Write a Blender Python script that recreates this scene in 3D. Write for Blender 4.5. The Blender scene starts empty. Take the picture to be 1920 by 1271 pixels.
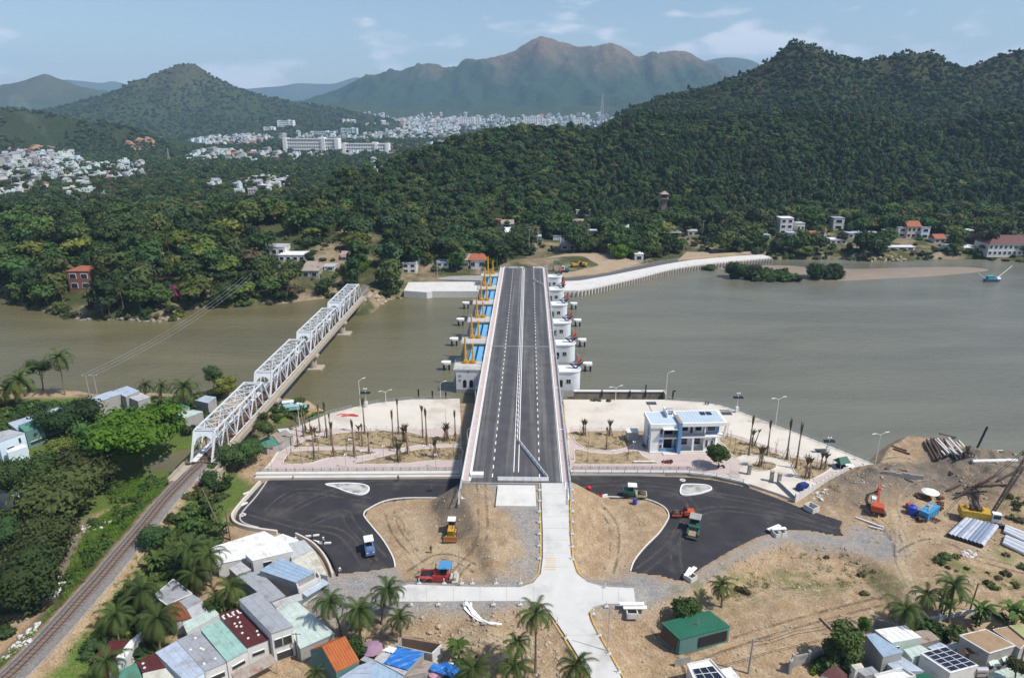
import bpy,bmesh,math,random
import numpy as np
from mathutils import Vector,Matrix
R=math.radians
PI=math.pi
rnd=random.Random(7)
S=bpy.context.scene
COL=S.collection
CAM_H,PITCH,FPX=85.0,R(18.4),1280.0
cam_d=bpy.data.cameras.new('camera')
cam_d.sensor_width=36.0
cam_d.lens=FPX/1920.0*36.0
cam_d.clip_start,cam_d.clip_end=1.0,60000.0
cam=bpy.data.objects.new('camera',cam_d)
COL.objects.link(cam)
cam.location=(0,0,CAM_H)
cam.rotation_euler=(PI/2-PITCH,0,0)
S.camera=cam
SUN_EL,SUN_AZ=R(55),R(113)
sdir=Vector((math.cos(SUN_EL)*math.sin(SUN_AZ),math.cos(SUN_EL)*math.cos(SUN_AZ),math.sin(SUN_EL)))
sun_d=bpy.data.lights.new('sun','SUN')
sun_d.energy,sun_d.angle,sun_d.color=4.0,R(0.53),(1.0,0.955,0.885)
sun=bpy.data.objects.new('sun',sun_d)
COL.objects.link(sun)
sun.rotation_euler=(-sdir).to_track_quat('-Z','Y').to_euler()
world=bpy.data.worlds.new('World')
S.world=world
world.use_nodes=True
wn,wl=world.node_tree.nodes,world.node_tree.links
wn.clear()
w_out=wn.new('ShaderNodeOutputWorld')
w_bg=wn.new('ShaderNodeBackground')
w_sky=wn.new('ShaderNodeTexSky')
w_sky.sky_type='NISHITA'
w_sky.sun_disc=False
w_sky.sun_elevation=SUN_EL
w_sky.sun_rotation=SUN_AZ
w_sky.altitude=0
w_sky.air_density,w_sky.dust_density,w_sky.ozone_density=1.0,1.0,1.6
w_bg.inputs['Strength'].default_value=0.1
tc=wn.new('ShaderNodeTexCoord')
mp=wn.new('ShaderNodeMapping');mp.inputs['Scale'].default_value=(1,1,3.2)
wl.new(tc.outputs['Generated'],mp.inputs['Vector'])
nz=wn.new('ShaderNodeTexNoise');nz.inputs['Scale'].default_value=10;nz.inputs['Detail'].default_value=9;nz.inputs['Roughness'].default_value=.55
wl.new(mp.outputs['Vector'],nz.inputs['Vector'])
n2=wn.new('ShaderNodeTexNoise');n2.inputs['Scale'].default_value=4.2;n2.inputs['Detail'].default_value=3
wl.new(mp.outputs['Vector'],n2.inputs['Vector'])
ad=wn.new('ShaderNodeMath');ad.operation='MULTIPLY_ADD';ad.inputs[1].default_value=.55
wl.new(nz.outputs['Fac'],ad.inputs[0])
ml=wn.new('ShaderNodeMath');ml.operation='MULTIPLY';ml.inputs[1].default_value=.5
wl.new(n2.outputs['Fac'],ml.inputs[0]);wl.new(ml.outputs[0],ad.inputs[2])
rp=wn.new('ShaderNodeMapRange');rp.inputs['From Min'].default_value=.56;rp.inputs['From Max'].default_value=.66;rp.interpolation_type='SMOOTHSTEP';rp.inputs['To Max'].default_value=.75
wz=wn.new('ShaderNodeSeparateXYZ');wl.new(tc.outputs['Generated'],wz.inputs[0]);wm=wn.new('ShaderNodeMapRange');wm.inputs['From Min'].default_value=.03;wm.inputs['From Max'].default_value=.17;wm.inputs['To Min'].default_value=.055;wm.inputs['To Max'].default_value=-.025;wl.new(wz.outputs['Z'],wm.inputs['Value'])
wa=wn.new('ShaderNodeMath');wl.new(ad.outputs[0],wa.inputs[0]);wl.new(wm.outputs[0],wa.inputs[1]);wl.new(wa.outputs[0],rp.inputs['Value'])
mx=wn.new('ShaderNodeMixRGB');mx.inputs['Color2'].default_value=(7.6,7.6,8.0,1)
wl.new(rp.outputs['Result'],mx.inputs['Fac']);wl.new(w_sky.outputs['Color'],mx.inputs['Color1'])
wl.new(mx.outputs['Color'],w_bg.inputs['Color'])
wl.new(w_bg.outputs['Background'],w_out.inputs['Surface'])
S.view_settings.view_transform='Standard'
S.view_settings.look='None'
S.view_settings.exposure=0.35
S.view_settings.gamma=1.0
S.view_settings.use_curve_mapping=False
S.cycles.max_bounces=6
S.cycles.diffuse_bounces=3
S.cycles.glossy_bounces=3
S.cycles.transmission_bounces=4
S.cycles.volume_bounces=1
S.cycles.transparent_max_bounces=8
S.cycles.use_denoising=True
_ct,_st=math.cos(PITCH),math.sin(PITCH)
def ray(px,py):
 x=(px-960.0)/FPX;v=(635.5-py)/FPX
 return x,_ct+v*_st,-_st+v*_ct
def W(px,py,z=0.0):
 a,b,c=ray(px,py)
 t=(z-CAM_H)/c
 return(a*t,b*t,z)
def WD(px,py,d):
 a,b,c=ray(px,py)
 t=d/b
 return(a*t,d,CAM_H+c*t)
def proj(p):
 y=p[1]*_ct-(p[2]-CAM_H)*_st
 u=p[1]*_st+(p[2]-CAM_H)*_ct
 return 960+FPX*p[0]/y,635.5-FPX*u/y
def WP(pts,z=0.0):
 return[W(a,b,z)for a,b in pts]
def yaw(p,q):
 return math.atan2(q[1]-p[1],q[0]-p[0])
def _hash(ix,iy,seed):
 h=(ix.astype(np.int64)*374761393+iy.astype(np.int64)*668265263+seed*1442695041)&0xffffffff
 h=((h^(h>>13))*1274126177)&0xffffffff
 return((h^(h>>16))&0xffffff)/float(0xffffff)
def vnoise(x,y,seed=0):
 x=np.asarray(x,float);y=np.asarray(y,float)
 ix,iy=np.floor(x),np.floor(y)
 fx,fy=x-ix,y-iy
 fx=fx*fx*(3-2*fx);fy=fy*fy*(3-2*fy)
 a,b=_hash(ix,iy,seed),_hash(ix+1,iy,seed)
 c,d=_hash(ix,iy+1,seed),_hash(ix+1,iy+1,seed)
 return(a*(1-fx)+b*fx)*(1-fy)+(c*(1-fx)+d*fx)*fy
def fbm(x,y,seed=0,o=4):
 s,a,t=0,.5,0
 for k in range(o):
  s=s+a*(vnoise(x*2**k,y*2**k,seed+k*17)-.5)*2
  t+=a;a*=.5
 return s/t
def sdist(poly,X,Y):
 """signed distance to a polygon, positive inside"""
 X=np.asarray(X,float);Y=np.asarray(Y,float)
 d=np.full(X.shape,1e12);ins=np.zeros(X.shape,bool)
 n=len(poly)
 for i in range(n):
  x0,y0=poly[i][:2];x1,y1=poly[(i+1)%n][:2]
  ex,ey=x1-x0,y1-y0
  L=ex*ex+ey*ey+1e-12
  t=np.clip(((X-x0)*ex+(Y-y0)*ey)/L,0,1)
  dx,dy=X-x0-ex*t,Y-y0-ey*t
  d=np.minimum(d,dx*dx+dy*dy)
  c=((y0>Y)!=(y1>Y))&(X<(x1-x0)*(Y-y0)/(y1-y0+1e-12)+x0)
  ins^=c
 d=np.sqrt(d)
 return np.where(ins,d,-d)
def ldist(line,X,Y):
 d=np.full(np.shape(X),1e12)
 for i in range(len(line)-1):
  x0,y0=line[i][:2];x1,y1=line[i+1][:2]
  ex,ey=x1-x0,y1-y0
  t=np.clip(((X-x0)*ex+(Y-y0)*ey)/(ex*ex+ey*ey+1e-12),0,1)
  d=np.minimum(d,(X-x0-ex*t)**2+(Y-y0-ey*t)**2)
 return np.sqrt(d)
def sstep(a,b,x):
 t=np.clip((x-a)/(b-a),0,1)
 return t*t*(3-2*t)
def smooth(pts,n=4,closed=False):
 """Catmull-Rom through points"""
 P=[np.array(p,float)for p in pts]
 out=[]
 m=len(P)
 for i in range(m if closed else m-1):
  p0=P[(i-1)%m]if closed or i>0 else P[i]
  p1=P[i];p2=P[(i+1)%m]
  p3=P[(i+2)%m]if closed or i+2<m else p2
  for k in range(n):
   t=k/n
   out.append(tuple(.5*((2*p1)+(-p0+p2)*t+(2*p0-5*p1+4*p2-p3)*t*t+(-p0+3*p1-3*p2+p3)*t**3)))
 if not closed:out.append(tuple(P[-1]))
 return out
MATS={}
def _n(nt,kind,**kw):
 n=nt.nodes.new(kind)
 for k,v in kw.items():
  if k in n.inputs:n.inputs[k].default_value=v
  else:setattr(n,k,v)
 return n
def mat(name,col,rough=.8,var=.18,scale=.6,bump=0.0,bscale=6.0,metal=0.0,spec=.35,rand=0.0,col2=None,c2=(.52,.68),s2=.25,trans=0.0,stripe=None,coat=0.0,attr=None,fine=0.0):
 if name in MATS:return MATS[name]
 m=bpy.data.materials.new(name);MATS[name]=m
 m.use_nodes=True
 nt=m.node_tree;L=nt.links
 b=nt.nodes['Principled BSDF']
 b.inputs['Roughness'].default_value=rough
 b.inputs['Metallic'].default_value=metal
 b.inputs['Specular IOR Level'].default_value=spec
 b.inputs['Coat Weight'].default_value=coat
 geo=_n(nt,'ShaderNodeNewGeometry')
 pos=geo.outputs['Position']
 base=_n(nt,'ShaderNodeRGB');base.outputs[0].default_value=(*col,1)
 c=base.outputs[0]
 if col2 is not None:
  z=_n(nt,'ShaderNodeTexNoise',Scale=s2,Detail=5.0,Roughness=.62);L.new(pos,z.inputs['Vector'])
  mr=_n(nt,'ShaderNodeMapRange',interpolation_type='SMOOTHSTEP');mr.inputs['From Min'].default_value=c2[0];mr.inputs['From Max'].default_value=c2[1]
  L.new(z.outputs['Fac'],mr.inputs['Value'])
  mm=_n(nt,'ShaderNodeMixRGB');mm.inputs['Color2'].default_value=(*col2,1)
  L.new(mr.outputs['Result'],mm.inputs['Fac']);L.new(c,mm.inputs['Color1']);c=mm.outputs['Color']
 if stripe:
  tcn=_n(nt,'ShaderNodeTexCoord')
  wv=_n(nt,'ShaderNodeTexWave',Scale=stripe[0],Distortion=0.0);L.new(tcn.outputs['Object'],wv.inputs['Vector'])
 val=None
 if var:
  z=_n(nt,'ShaderNodeTexNoise',Scale=scale,Detail=7.0,Roughness=.65);L.new(pos,z.inputs['Vector'])
  mr=_n(nt,'ShaderNodeMapRange');mr.inputs['From Min'].default_value=.25;mr.inputs['From Max'].default_value=.75
  mr.inputs['To Min'].default_value=1-var;mr.inputs['To Max'].default_value=1+var
  L.new(z.outputs['Fac'],mr.inputs['Value']);val=mr.outputs['Result']
 if fine:
  z=_n(nt,'ShaderNodeTexNoise',Scale=bscale,Detail=3.0,Roughness=.7);L.new(pos,z.inputs['Vector'])
  mr=_n(nt,'ShaderNodeMapRange');mr.inputs['From Min'].default_value=.3;mr.inputs['From Max'].default_value=.7
  mr.inputs['To Min'].default_value=1-fine;mr.inputs['To Max'].default_value=1+fine
  L.new(z.outputs['Fac'],mr.inputs['Value'])
  if val is None:val=mr.outputs['Result']
  else:
   q=_n(nt,'ShaderNodeMath',operation='MULTIPLY');L.new(val,q.inputs[0]);L.new(mr.outputs['Result'],q.inputs[1]);val=q.outputs[0]
 if rand:
  oi=_n(nt,'ShaderNodeObjectInfo')
  mr=_n(nt,'ShaderNodeMapRange');mr.inputs['To Min'].default_value=1-rand;mr.inputs['To Max'].default_value=1+rand
  L.new(oi.outputs['Random'],mr.inputs['Value'])
  if val is None:val=mr.outputs['Result']
  else:
   q=_n(nt,'ShaderNodeMath',operation='MULTIPLY');L.new(val,q.inputs[0]);L.new(mr.outputs['Result'],q.inputs[1]);val=q.outputs[0]
 if val is not None:
  hs=_n(nt,'ShaderNodeHueSaturation');L.new(c,hs.inputs['Color']);L.new(val,hs.inputs['Value']);c=hs.outputs['Color']
  if rand:
   mh=_n(nt,'ShaderNodeMapRange');mh.inputs['To Min'].default_value=.5-rand*.06;mh.inputs['To Max'].default_value=.5+rand*.05
   ml=_n(nt,'ShaderNodeMath',operation='FRACT');mq=_n(nt,'ShaderNodeMath',operation='MULTIPLY');mq.inputs[1].default_value=7.31
   L.new(oi.outputs['Random'],mq.inputs[0]);L.new(mq.outputs[0],ml.inputs[0]);L.new(ml.outputs[0],mh.inputs['Value']);L.new(mh.outputs['Result'],hs.inputs['Hue'])
 L.new(c,b.inputs['Base Color'])
 if bump or stripe:
  bp=_n(nt,'ShaderNodeBump',Strength=min(1.0,bump if bump else.4),Distance=.06)
  if stripe and not bump:
   L.new(wv.outputs['Fac'],bp.inputs['Height'])
  else:
   z=_n(nt,'ShaderNodeTexNoise',Scale=bscale,Detail=6.0,Roughness=.7);L.new(pos,z.inputs['Vector'])
   L.new(z.outputs['Fac'],bp.inputs['Height'])
  L.new(bp.outputs['Normal'],b.inputs['Normal'])
 if trans:
  tr=_n(nt,'ShaderNodeBsdfTranslucent');L.new(c,tr.inputs['Color'])
  ms=_n(nt,'ShaderNodeMixShader');ms.inputs['Fac'].default_value=trans
  L.new(b.outputs[0],ms.inputs[1]);L.new(tr.outputs[0],ms.inputs[2])
  L.new(ms.outputs[0],nt.nodes['Material Output'].inputs['Surface'])
 return m
class MB:
 def __init__(s):s.v,s.f,s.m=[],[],[]
 def add(s,vs,fs,mi=0):
  o=len(s.v);s.v.extend(tuple(map(float,q))for q in vs)
  s.f.extend(tuple(i+o for i in f)for f in fs);s.m.extend([mi]*len(fs));return s
 def box(s,c,d,rz=0.0,mi=0,rx=0.0,ry=0.0,top=1.0,topy=None):
  hx,hy,hz=d[0]/2,d[1]/2,d[2]/2
  ty=top if topy is None else topy
  vs=[(-hx,-hy,-hz),(hx,-hy,-hz),(hx,hy,-hz),(-hx,hy,-hz),(-hx*top,-hy*ty,hz),(hx*top,-hy*ty,hz),(hx*top,hy*ty,hz),(-hx*top,hy*ty,hz)]
  M=Matrix.Translation(c)@Matrix.Rotation(rz,4,'Z')@Matrix.Rotation(ry,4,'Y')@Matrix.Rotation(rx,4,'X')
  return s.add([M@Vector(q)for q in vs],[(3,2,1,0),(4,5,6,7),(0,1,5,4),(1,2,6,5),(2,3,7,6),(3,0,4,7)],mi)
 def prism(s,poly,z0,z1,mi=0,mtop=None):
  n=len(poly)
  a=sum(poly[i][0]*poly[(i+1)%n][1]-poly[(i+1)%n][0]*poly[i][1]for i in range(n))
  if a<0:poly=poly[::-1]
  f0=(lambda p:z0)if not callable(z0)else z0
  f1=(lambda p:z1)if not callable(z1)else z1
  s.add([(p[0],p[1],f0(p))for p in poly]+[(p[0],p[1],f1(p))for p in poly],[tuple(range(n))[::-1]]+[(i,(i+1)%n,n+(i+1)%n,n+i)for i in range(n)],mi)
  o=len(s.v)-n
  s.f.append(tuple(range(o,o+n)));s.m.append(mi if mtop is None else mtop);return s
 def sheet(s,poly,z,mi=0):
  n=len(poly)
  a=sum(poly[i][0]*poly[(i+1)%n][1]-poly[(i+1)%n][0]*poly[i][1]for i in range(n))
  if a<0:poly=poly[::-1]
  fz=(lambda p:z)if not callable(z)else z
  return s.add([(p[0],p[1],fz(p))for p in poly],[tuple(range(n))],mi)
 def bar(s,p,q,w,h=None,mi=0,up=(0,0,1)):
  p,q=Vector(p),Vector(q);h=h or w
  d=(q-p)
  if d.length<1e-6:return s
  d.normalize();u=Vector(up)
  if abs(d.dot(u))>.98:u=Vector((1,0,0))
  x=d.cross(u).normalized();y=x.cross(d).normalized()
  vs=[b+x*(sx*w/2)+y*(sy*h/2)for b in(p,q)for sx,sy in((-1,-1),(1,-1),(1,1),(-1,1))]
  return s.add(vs,[(0,1,2,3),(7,6,5,4),(0,4,5,1),(1,5,6,2),(2,6,7,3),(3,7,4,0)],mi)
 def tube(s,pts,r,n=8,mi=0,cap=True):
  P=[Vector(p)for p in pts]
  rs=r if isinstance(r,(list,tuple))else[r]*len(P)
  o=len(s.v);vs=[]
  for i,p in enumerate(P):
   d=(P[min(i+1,len(P)-1)]-P[max(i-1,0)])
   d=d.normalized()if d.length>1e-9 else Vector((0,0,1))
   u=Vector((0,0,1))if abs(d.z)<.95 else Vector((1,0,0))
   x=d.cross(u).normalized();y=x.cross(d).normalized()
   for k in range(n):
    a=2*PI*k/n
    vs.append(p+(x*math.cos(a)+y*math.sin(a))*rs[i])
  fs=[(i*n+k,i*n+(k+1)%n,(i+1)*n+(k+1)%n,(i+1)*n+k)for i in range(len(P)-1)for k in range(n)]
  if cap:fs+=[tuple(range(n))[::-1],tuple(range((len(P)-1)*n,len(P)*n))]
  return s.add(vs,fs,mi)
 def cyl(s,c,r,h,n=12,mi=0,r2=None):
  c=Vector(c);return s.tube([c,c+Vector((0,0,h))],[r,r if r2 is None else r2],n,mi)
 def wheel(s,c,r,w,ax=(0,1,0),n=14,mi=0):
  c,a=Vector(c),Vector(ax).normalized()
  return s.tube([c-a*w/2,c-a*w*.42,c+a*w*.42,c+a*w/2],[r*.86,r,r,r*.86],n,mi)
 def ball(s,c,r,nu=8,nv=6,mi=0):
  rx,ry,rz=(r,r,r)if not isinstance(r,(tuple,list))else r
  vs=[(c[0],c[1],c[2]-rz)]
  for j in range(1,nv):
   t=-PI/2+PI*j/nv
   vs+=[(c[0]+rx*math.cos(t)*math.cos(2*PI*i/nu),c[1]+ry*math.cos(t)*math.sin(2*PI*i/nu),c[2]+rz*math.sin(t))for i in range(nu)]
  vs.append((c[0],c[1],c[2]+rz))
  fs=[(0,1+(i+1)%nu,1+i)for i in range(nu)]
  for j in range(nv-2):
   fs+=[(1+j*nu+i,1+j*nu+(i+1)%nu,1+(j+1)*nu+(i+1)%nu,1+(j+1)*nu+i)for i in range(nu)]
  t=len(vs)-1
  fs+=[(1+(nv-2)*nu+i,1+(nv-2)*nu+(i+1)%nu,t)for i in range(nu)]
  return s.add(vs,fs,mi)
 def build(s,name,mats,parent=None,loc=None,smooth=False,rz=None):
  me=mesh_from(name,s.v,s.f,mats,s.m,smooth)
  return link(name,me,parent,loc,rz)
def mesh_from(name,v,f,mats,mi=None,smooth=False):
 me=bpy.data.meshes.new(name)
 me.from_pydata(v,[],f)
 mats=mats if isinstance(mats,(list,tuple))else[mats]
 for m in mats:me.materials.append(m)
 if mi is not None and len(mats)>1:me.polygons.foreach_set('material_index',np.array(mi,dtype=np.int32))
 if smooth:me.polygons.foreach_set('use_smooth',np.ones(len(me.polygons),bool))
 me.update()
 return me
def link(name,data,parent=None,loc=None,rz=None):
 o=bpy.data.objects.new(name,data);COL.objects.link(o)
 if parent is not None:o.parent=parent
 if loc is not None:o.location=loc
 if rz is not None:o.rotation_euler=(0,0,rz)
 return o
def tag(o,label=None,cat=None,group=None,kind=None):
 if label:o['label']=label
 if cat:o['category']=cat
 if group:o['group']=group
 if kind:o['kind']=kind
 return o
def thing(name,label,cat,loc=(0,0,0),rz=0.0,group=None):
 o=bpy.data.objects.new(name,None);COL.objects.link(o)
 o.empty_display_size=.2
 o.location=loc;o.rotation_euler=(0,0,rz)
 return tag(o,label,cat,group)
def struct(o):o['kind']='structure';return o
def stuff(o,label,cat=None):
 o['kind']='stuff';o['label']=label
 if cat:o['category']=cat
 return o
def copy_tree(root,loc=None,rz=None,label=None,group=None,scale=None):
 def rec(o,par):
  c=o.copy();COL.objects.link(c)
  if par is not None:c.parent=par
  for ch in list(o.children):rec(ch,c)
  return c
 r=rec(root,None)
 if loc is not None:r.location=loc
 if rz is not None:r.rotation_euler=(0,0,rz)
 if label:r['label']=label
 if group:r['group']=group
 if scale is not None:r.scale=scale if isinstance(scale,(tuple,list))else(scale,)*3
 return r
def grid_mesh(name,X,Y,Z,mats,attrs=None,smooth=True,keep=None):
 ny,nx=X.shape
 v=np.stack([X,Y,Z],-1).reshape(-1,3)
 idx=np.arange(ny*nx).reshape(ny,nx)
 q=np.stack([idx[:-1,:-1],idx[:-1,1:],idx[1:,1:],idx[1:,:-1]],-1).reshape(-1,4)
 if keep is not None:
  k=(keep[:-1,:-1]|keep[:-1,1:]|keep[1:,1:]|keep[1:,:-1]).reshape(-1)
  q=q[k]
 me=bpy.data.meshes.new(name)
 me.vertices.add(len(v));me.vertices.foreach_set('co',v.ravel().astype(np.float32))
 me.loops.add(q.size);me.loops.foreach_set('vertex_index',q.ravel().astype(np.int32))
 me.polygons.add(len(q));me.polygons.foreach_set('loop_start',np.arange(0,q.size,4,dtype=np.int32))
 me.polygons.foreach_set('loop_total',np.full(len(q),4,np.int32))
 if smooth:me.polygons.foreach_set('use_smooth',np.ones(len(q),bool))
 for m in(mats if isinstance(mats,(list,tuple))else[mats]):me.materials.append(m)
 if attrs:
  for k,a in attrs.items():
   at=me.attributes.new(k,'FLOAT_COLOR','POINT');at.data.foreach_set('color',a.reshape(-1).astype(np.float32))
 me.update();me.validate()
 return link(name,me)
 # layout shared by everything
DZ=5.0
LOTZ=-0.6
WZ=-3.0
BA,BB=Vector(W(967,904,DZ)),Vector(W(981.5,502,DZ))
BL=(BB-BA).length
BU=(BB-BA).normalized();BV=Vector((BU.y,-BU.x,0))
B_YAW=math.atan2(BU.y,BU.x)-PI/2
def D(u,v,z=DZ):
 p=BA+BU*u+BV*v
 return(p.x,p.y,z)
def duv(x,y):
 return(x-BA.x)*BU.x+(y-BA.y)*BU.y,(x-BA.x)*BV.x+(y-BA.y)*BV.y
SHORE_NEAR=WP([(-900,700),(-300,715),(0,726),(60,728),(100,732),(150,735),(200,742),(270,738),(330,740),(400,734),(440,728),(470,748),(505,762),(540,756),(590,760),(618,774)],WZ)+WP([(640,770),(664,764),(709,756),(772,750),(855,748),(1060,750),(1247,750),(1320,755),(1352,761),(1383,771),(1456,798),(1549,
834),(1622,862)],0)+WP([(1640,850),(1668,832),(1684,823),(1725,829),(1756,828),(1790,838),(1815,862),(1860,872),(1890,862),(1930,856),(2200,850),(3200,850),(3200,2400),(-1300,2400)],WZ)
CREEK=WP([(625,772),(600,782),(570,800),(530,815),(490,828),(440,850),(380,868),(330,885),(270,882),(290,862),(330,845),(380,838),(440,822),(500,800),(535,792),(600,772)],WZ)
HIGH=WP([(460,860),(420,940),(425,990),(520,1003),(560,1012),(600,1050),(622,1085),(620,1128),(735,1134),(860,1131),(1000,1133),(1030,1150),(1050,1190),(1095,1290),(1185,1290),(1150,1215),(1112,1160),(1125,1142),(1215,1136),(1285,1098),(1335,1068),(1385,1038),(1440,1010),(1500,1003),(1580,1014),(1640,
1040),(1690,1090),(1760,1150),(1800,1160),(2200,1160),(3000,1100),(3000,700),(400,700)],0)
LOT_R=WP([(1070,892),(1200,892),(1300,895),(1345,901),(1400,913),(1450,931),(1500,951),(1580,977),(1574,990),(1582,1006),(1520,994),(1470,993),(1420,1006),(1370,1031),(1320,1061),(1278,1089),(1240,1079),(1183,1071),(1190,1050),(1210,1025),(1235,1000),(1250,978),(1254,965),(1244,950),(1215,938),(1180,
935),(1120,933),(1072,936)],LOTZ)
LOT_L=WP([(862,896),(700,893),(560,893),(512,897),(492,906),(470,928),(447,955),(441,972),(450,984),(480,992),(520,998),(570,1012),(598,1035),(618,1056),(632,1076),(690,1070),(740,1063),(737,1045),(720,1015),(700,990),(684,970),(690,956),(720,941),(760,936),(830,935),(860,938)],LOTZ)
PLAZA_L=WP([(476,896),(505,868),(549,803),(613,776),(664,763),(709,754),(772,748),(862,747),(868,880),(863,893)])
PLAZA_R=WP([(1056,749),(1247,749),(1320,754),(1352,760),(1383,770),(1456,797),(1549,833),(1650,874),(1596,879),(1491,937),(1460,925),(1400,905),(1340,893),(1290,888),(1070,888)])
RAIL_PX=[(-420,1600),(-210,1430),(-80,1340),(20,1262),(100,1181),(150,1125),(192,1078),(232,1030),(272,983),(311,935),(345,899),(377,866),(388,852)]
RZ=2.6
RAIL=[Vector(p)for p in smooth(WP(RAIL_PX,RZ),4)]
RAMP_TOP_U=0.0
def htop(x,y):
 u,v=duv(x,y)
 t=np.clip(-np.asarray(u)/36.0,0,1)
 return DZ-.25+(0.5-DZ+.25)*(t*t*(3-2*t)*.45+t*.55)
def road_z(x,y):
 """level of the concrete roads: down the ramp, flat at the crossing, falling away towards the camera"""
 u,v=duv(x,y)
 return np.where(u>-36,htop(x,y)+.22,.72-1.3*sstep(-46,-80,u))
RAMP_PX_L=[(1015,903),(1016,950),(1018,1000),(1018,1045),(1014,1075),(1000,1092),(975,1100),(900,1100),(820,1097),(765,1095)]
RAMP_PX_R=[(1064,903),(1066,950),(1067,1000),(1070,1040),(1080,1073),(1100,1090),(1130,1099),(1188,1102)]
def WR(px,py):
 z=1.0
 for _ in range(14):
  p=W(px,py,z);z=float(road_z(p[0],p[1]))
 return(p[0],p[1],z)
ROAD=[WR(*p)for p in RAMP_PX_L[::-1]]
ROAD_POLY=[WR(*p)for p in(RAMP_PX_L+[(740,1103),(732,1127),(800,1127),(900,1126),(985,1126),(1005,1127),(1022,1136),(1040,1160),(1060,1190),(1085,1230),(1120,1290),(1176,1290),(1140,1225),(1120,1190),(1106,1163),(1102,1147),(1112,1137),(1135,1131),(1192,1131),(1188,1102)]+RAMP_PX_R[::-1][1:])]
def ground_z(X,Y):
 """height of the near bank"""
 X=np.asarray(X,float);Y=np.asarray(Y,float)
 sd=sdist(SHORE_NEAR,X,Y)
 z=np.zeros(X.shape)
 hi=sdist(HIGH,X,Y)
 wob=fbm(X/9,Y/9,3,3)
 z=-2.3*sstep(.3,-5.0,hi+wob*.9*(hi<2))
 lots=np.maximum(sdist(LOT_L,X,Y),sdist(LOT_R,X,Y))
 z=np.where(lots>-14,np.minimum(z,np.maximum(z-.62,-9)*0+np.minimum(z,LOTZ*sstep(-12,-2,lots)+z*0)),z)
 hard=np.maximum(lots,np.maximum(sdist(PLAZA_L,X,Y),sdist(PLAZA_R,X,Y)))
 hard=np.maximum(hard,sdist(ROAD_POLY,X,Y))
 soft=sstep(-.2,-3.0,hard)
 z=z+soft*(fbm(X/6,Y/6,5,4)*.28+fbm(X/1.6,Y/1.6,9,3)*.10)
 u,v=duv(X,Y)
 top=htop(X,Y)
 half_l=np.where(u>-3,11.8,11.8-9*sstep(-3,-30,u)+1.2*fbm(X/5,Y/5,12,3))
 rp=11.6-3.5*sstep(-8,-36,u)
 e_left=np.maximum(-v-half_l,0);e_right=np.maximum(v-rp,0)
 lat=np.maximum(e_left,e_right)
 fill=top-.1-lat/1.55+soft*fbm(X/3,Y/3,15,3)*.22
 fill=np.where((u<.6)&(u>-52),fill,-9)
 fill=np.where(u<-36,.35-np.maximum(lat-1,0)/3-sstep(-40,-52,u)*1.0,fill)
 z=np.maximum(z,np.where(u<.6,fill,-9))
 rs=sdist(ROAD_POLY,X,Y)
 rb=road_z(X,Y)-.28-np.maximum(-rs-.8,0)/1.5
 z=np.where(rs>-9,np.maximum(z,rb),z)
 z=np.where(rs>-.9,np.minimum(z,road_z(X,Y)-.2),z)
 z=np.where(hard>.25,np.minimum(z,np.where(rs>-.9,99,np.where(lots>0,-1.1,-.45))),z)
 rd=ldist(RAIL,X,Y)
 emb=RZ-.55-np.maximum(rd-2.6,0)/1.7
 z=np.maximum(z,np.where(Y<186,emb,-9))
 for(px,py,r,h)in((1658,898,7,2.3),(1690,892,6,1.6),(1610,915,9,1.3),(1580,925,7,1.0),(1840,880,13,2.6),(1795,885,9,1.8),(1900,888,12,2.4),(1875,935,10,1.6),(1930,950,10,1.8),(1800,1050,8,.8),(1740,1040,9,.5),(850,962,6,.9),(930,1065,7,.7)):
  c=W(px,py,0)
  d2=((X-c[0])**2+(Y-c[1])**2)/r**2
  z=z+h*np.exp(-d2*1.6)*(1+.35*fbm(X/2.2,Y/2.2,21,4))*np.where(hard>-.5,0,1)
 w=np.minimum(sd,-sdist(CREEK,X,Y))
 z=np.where(w<3.2,np.minimum(z,np.maximum(-3.6+(w+.4)/3.6*3.6+fbm(X/3,Y/3,31,3)*.35*(hard<-1),-6)),z)
 return z
_gs=.52;_gx=np.arange(-205,226,_gs);_gy=np.arange(66,256,_gs)
GX,GY=np.meshgrid(_gx,_gy)
GZ=ground_z(GX,GY)
def gh(x,y):
 """ground height by bilinear lookup"""
 x=np.asarray(x,float);y=np.asarray(y,float)
 fx=np.clip((x-_gx[0])/_gs,0,len(_gx)-1.001);fy=np.clip((y-_gy[0])/_gs,0,len(_gy)-1.001)
 i,j=fx.astype(int),fy.astype(int);a,b=fx-i,fy-j
 return(GZ[j,i]*(1-a)+GZ[j,i+1]*a)*(1-b)+(GZ[j+1,i]*(1-a)+GZ[j+1,i+1]*a)*b
def G(px,py,dz=0.0):
 """where the sight line through a point of the photograph meets the near bank"""
 z=0.0
 for _ in range(25):
  p=W(px,py,z);z=.5*z+.5*float(gh(p[0],p[1]))
 return Vector((p[0],p[1],z+dz))
def zone(polys,feather,n=5,amp=1.5):
 o=np.zeros(GX.shape)
 for p in polys:
  s=sdist(p,GX,GY)+fbm(GX/n,GY/n,44,4)*amp
  o=np.maximum(o,sstep(-feather,feather,s))
 return o
gravel=zone([WP([(615,1075),(745,1062),(760,1092),(985,1098),(960,1070),(1000,1050),(1020,1090),(1100,1090),(1180,1070),(1285,1090),(1380,1030),(1470,990),(1580,1000),(1600,975),(1660,1000),(1700,1040),(1660,1050),(1560,1020),(1470,1010),(1400,1035),(1340,1068),(1280,1110),(1215,1140),(1130,1150),(1000,
1145),(600,1155),(560,1110)]),WP([(925,905),(1018,905),(1018,1080),(990,1075),(960,990),(900,930)])],2.2)
rz_=ldist(RAIL,GX,GY)
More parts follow.
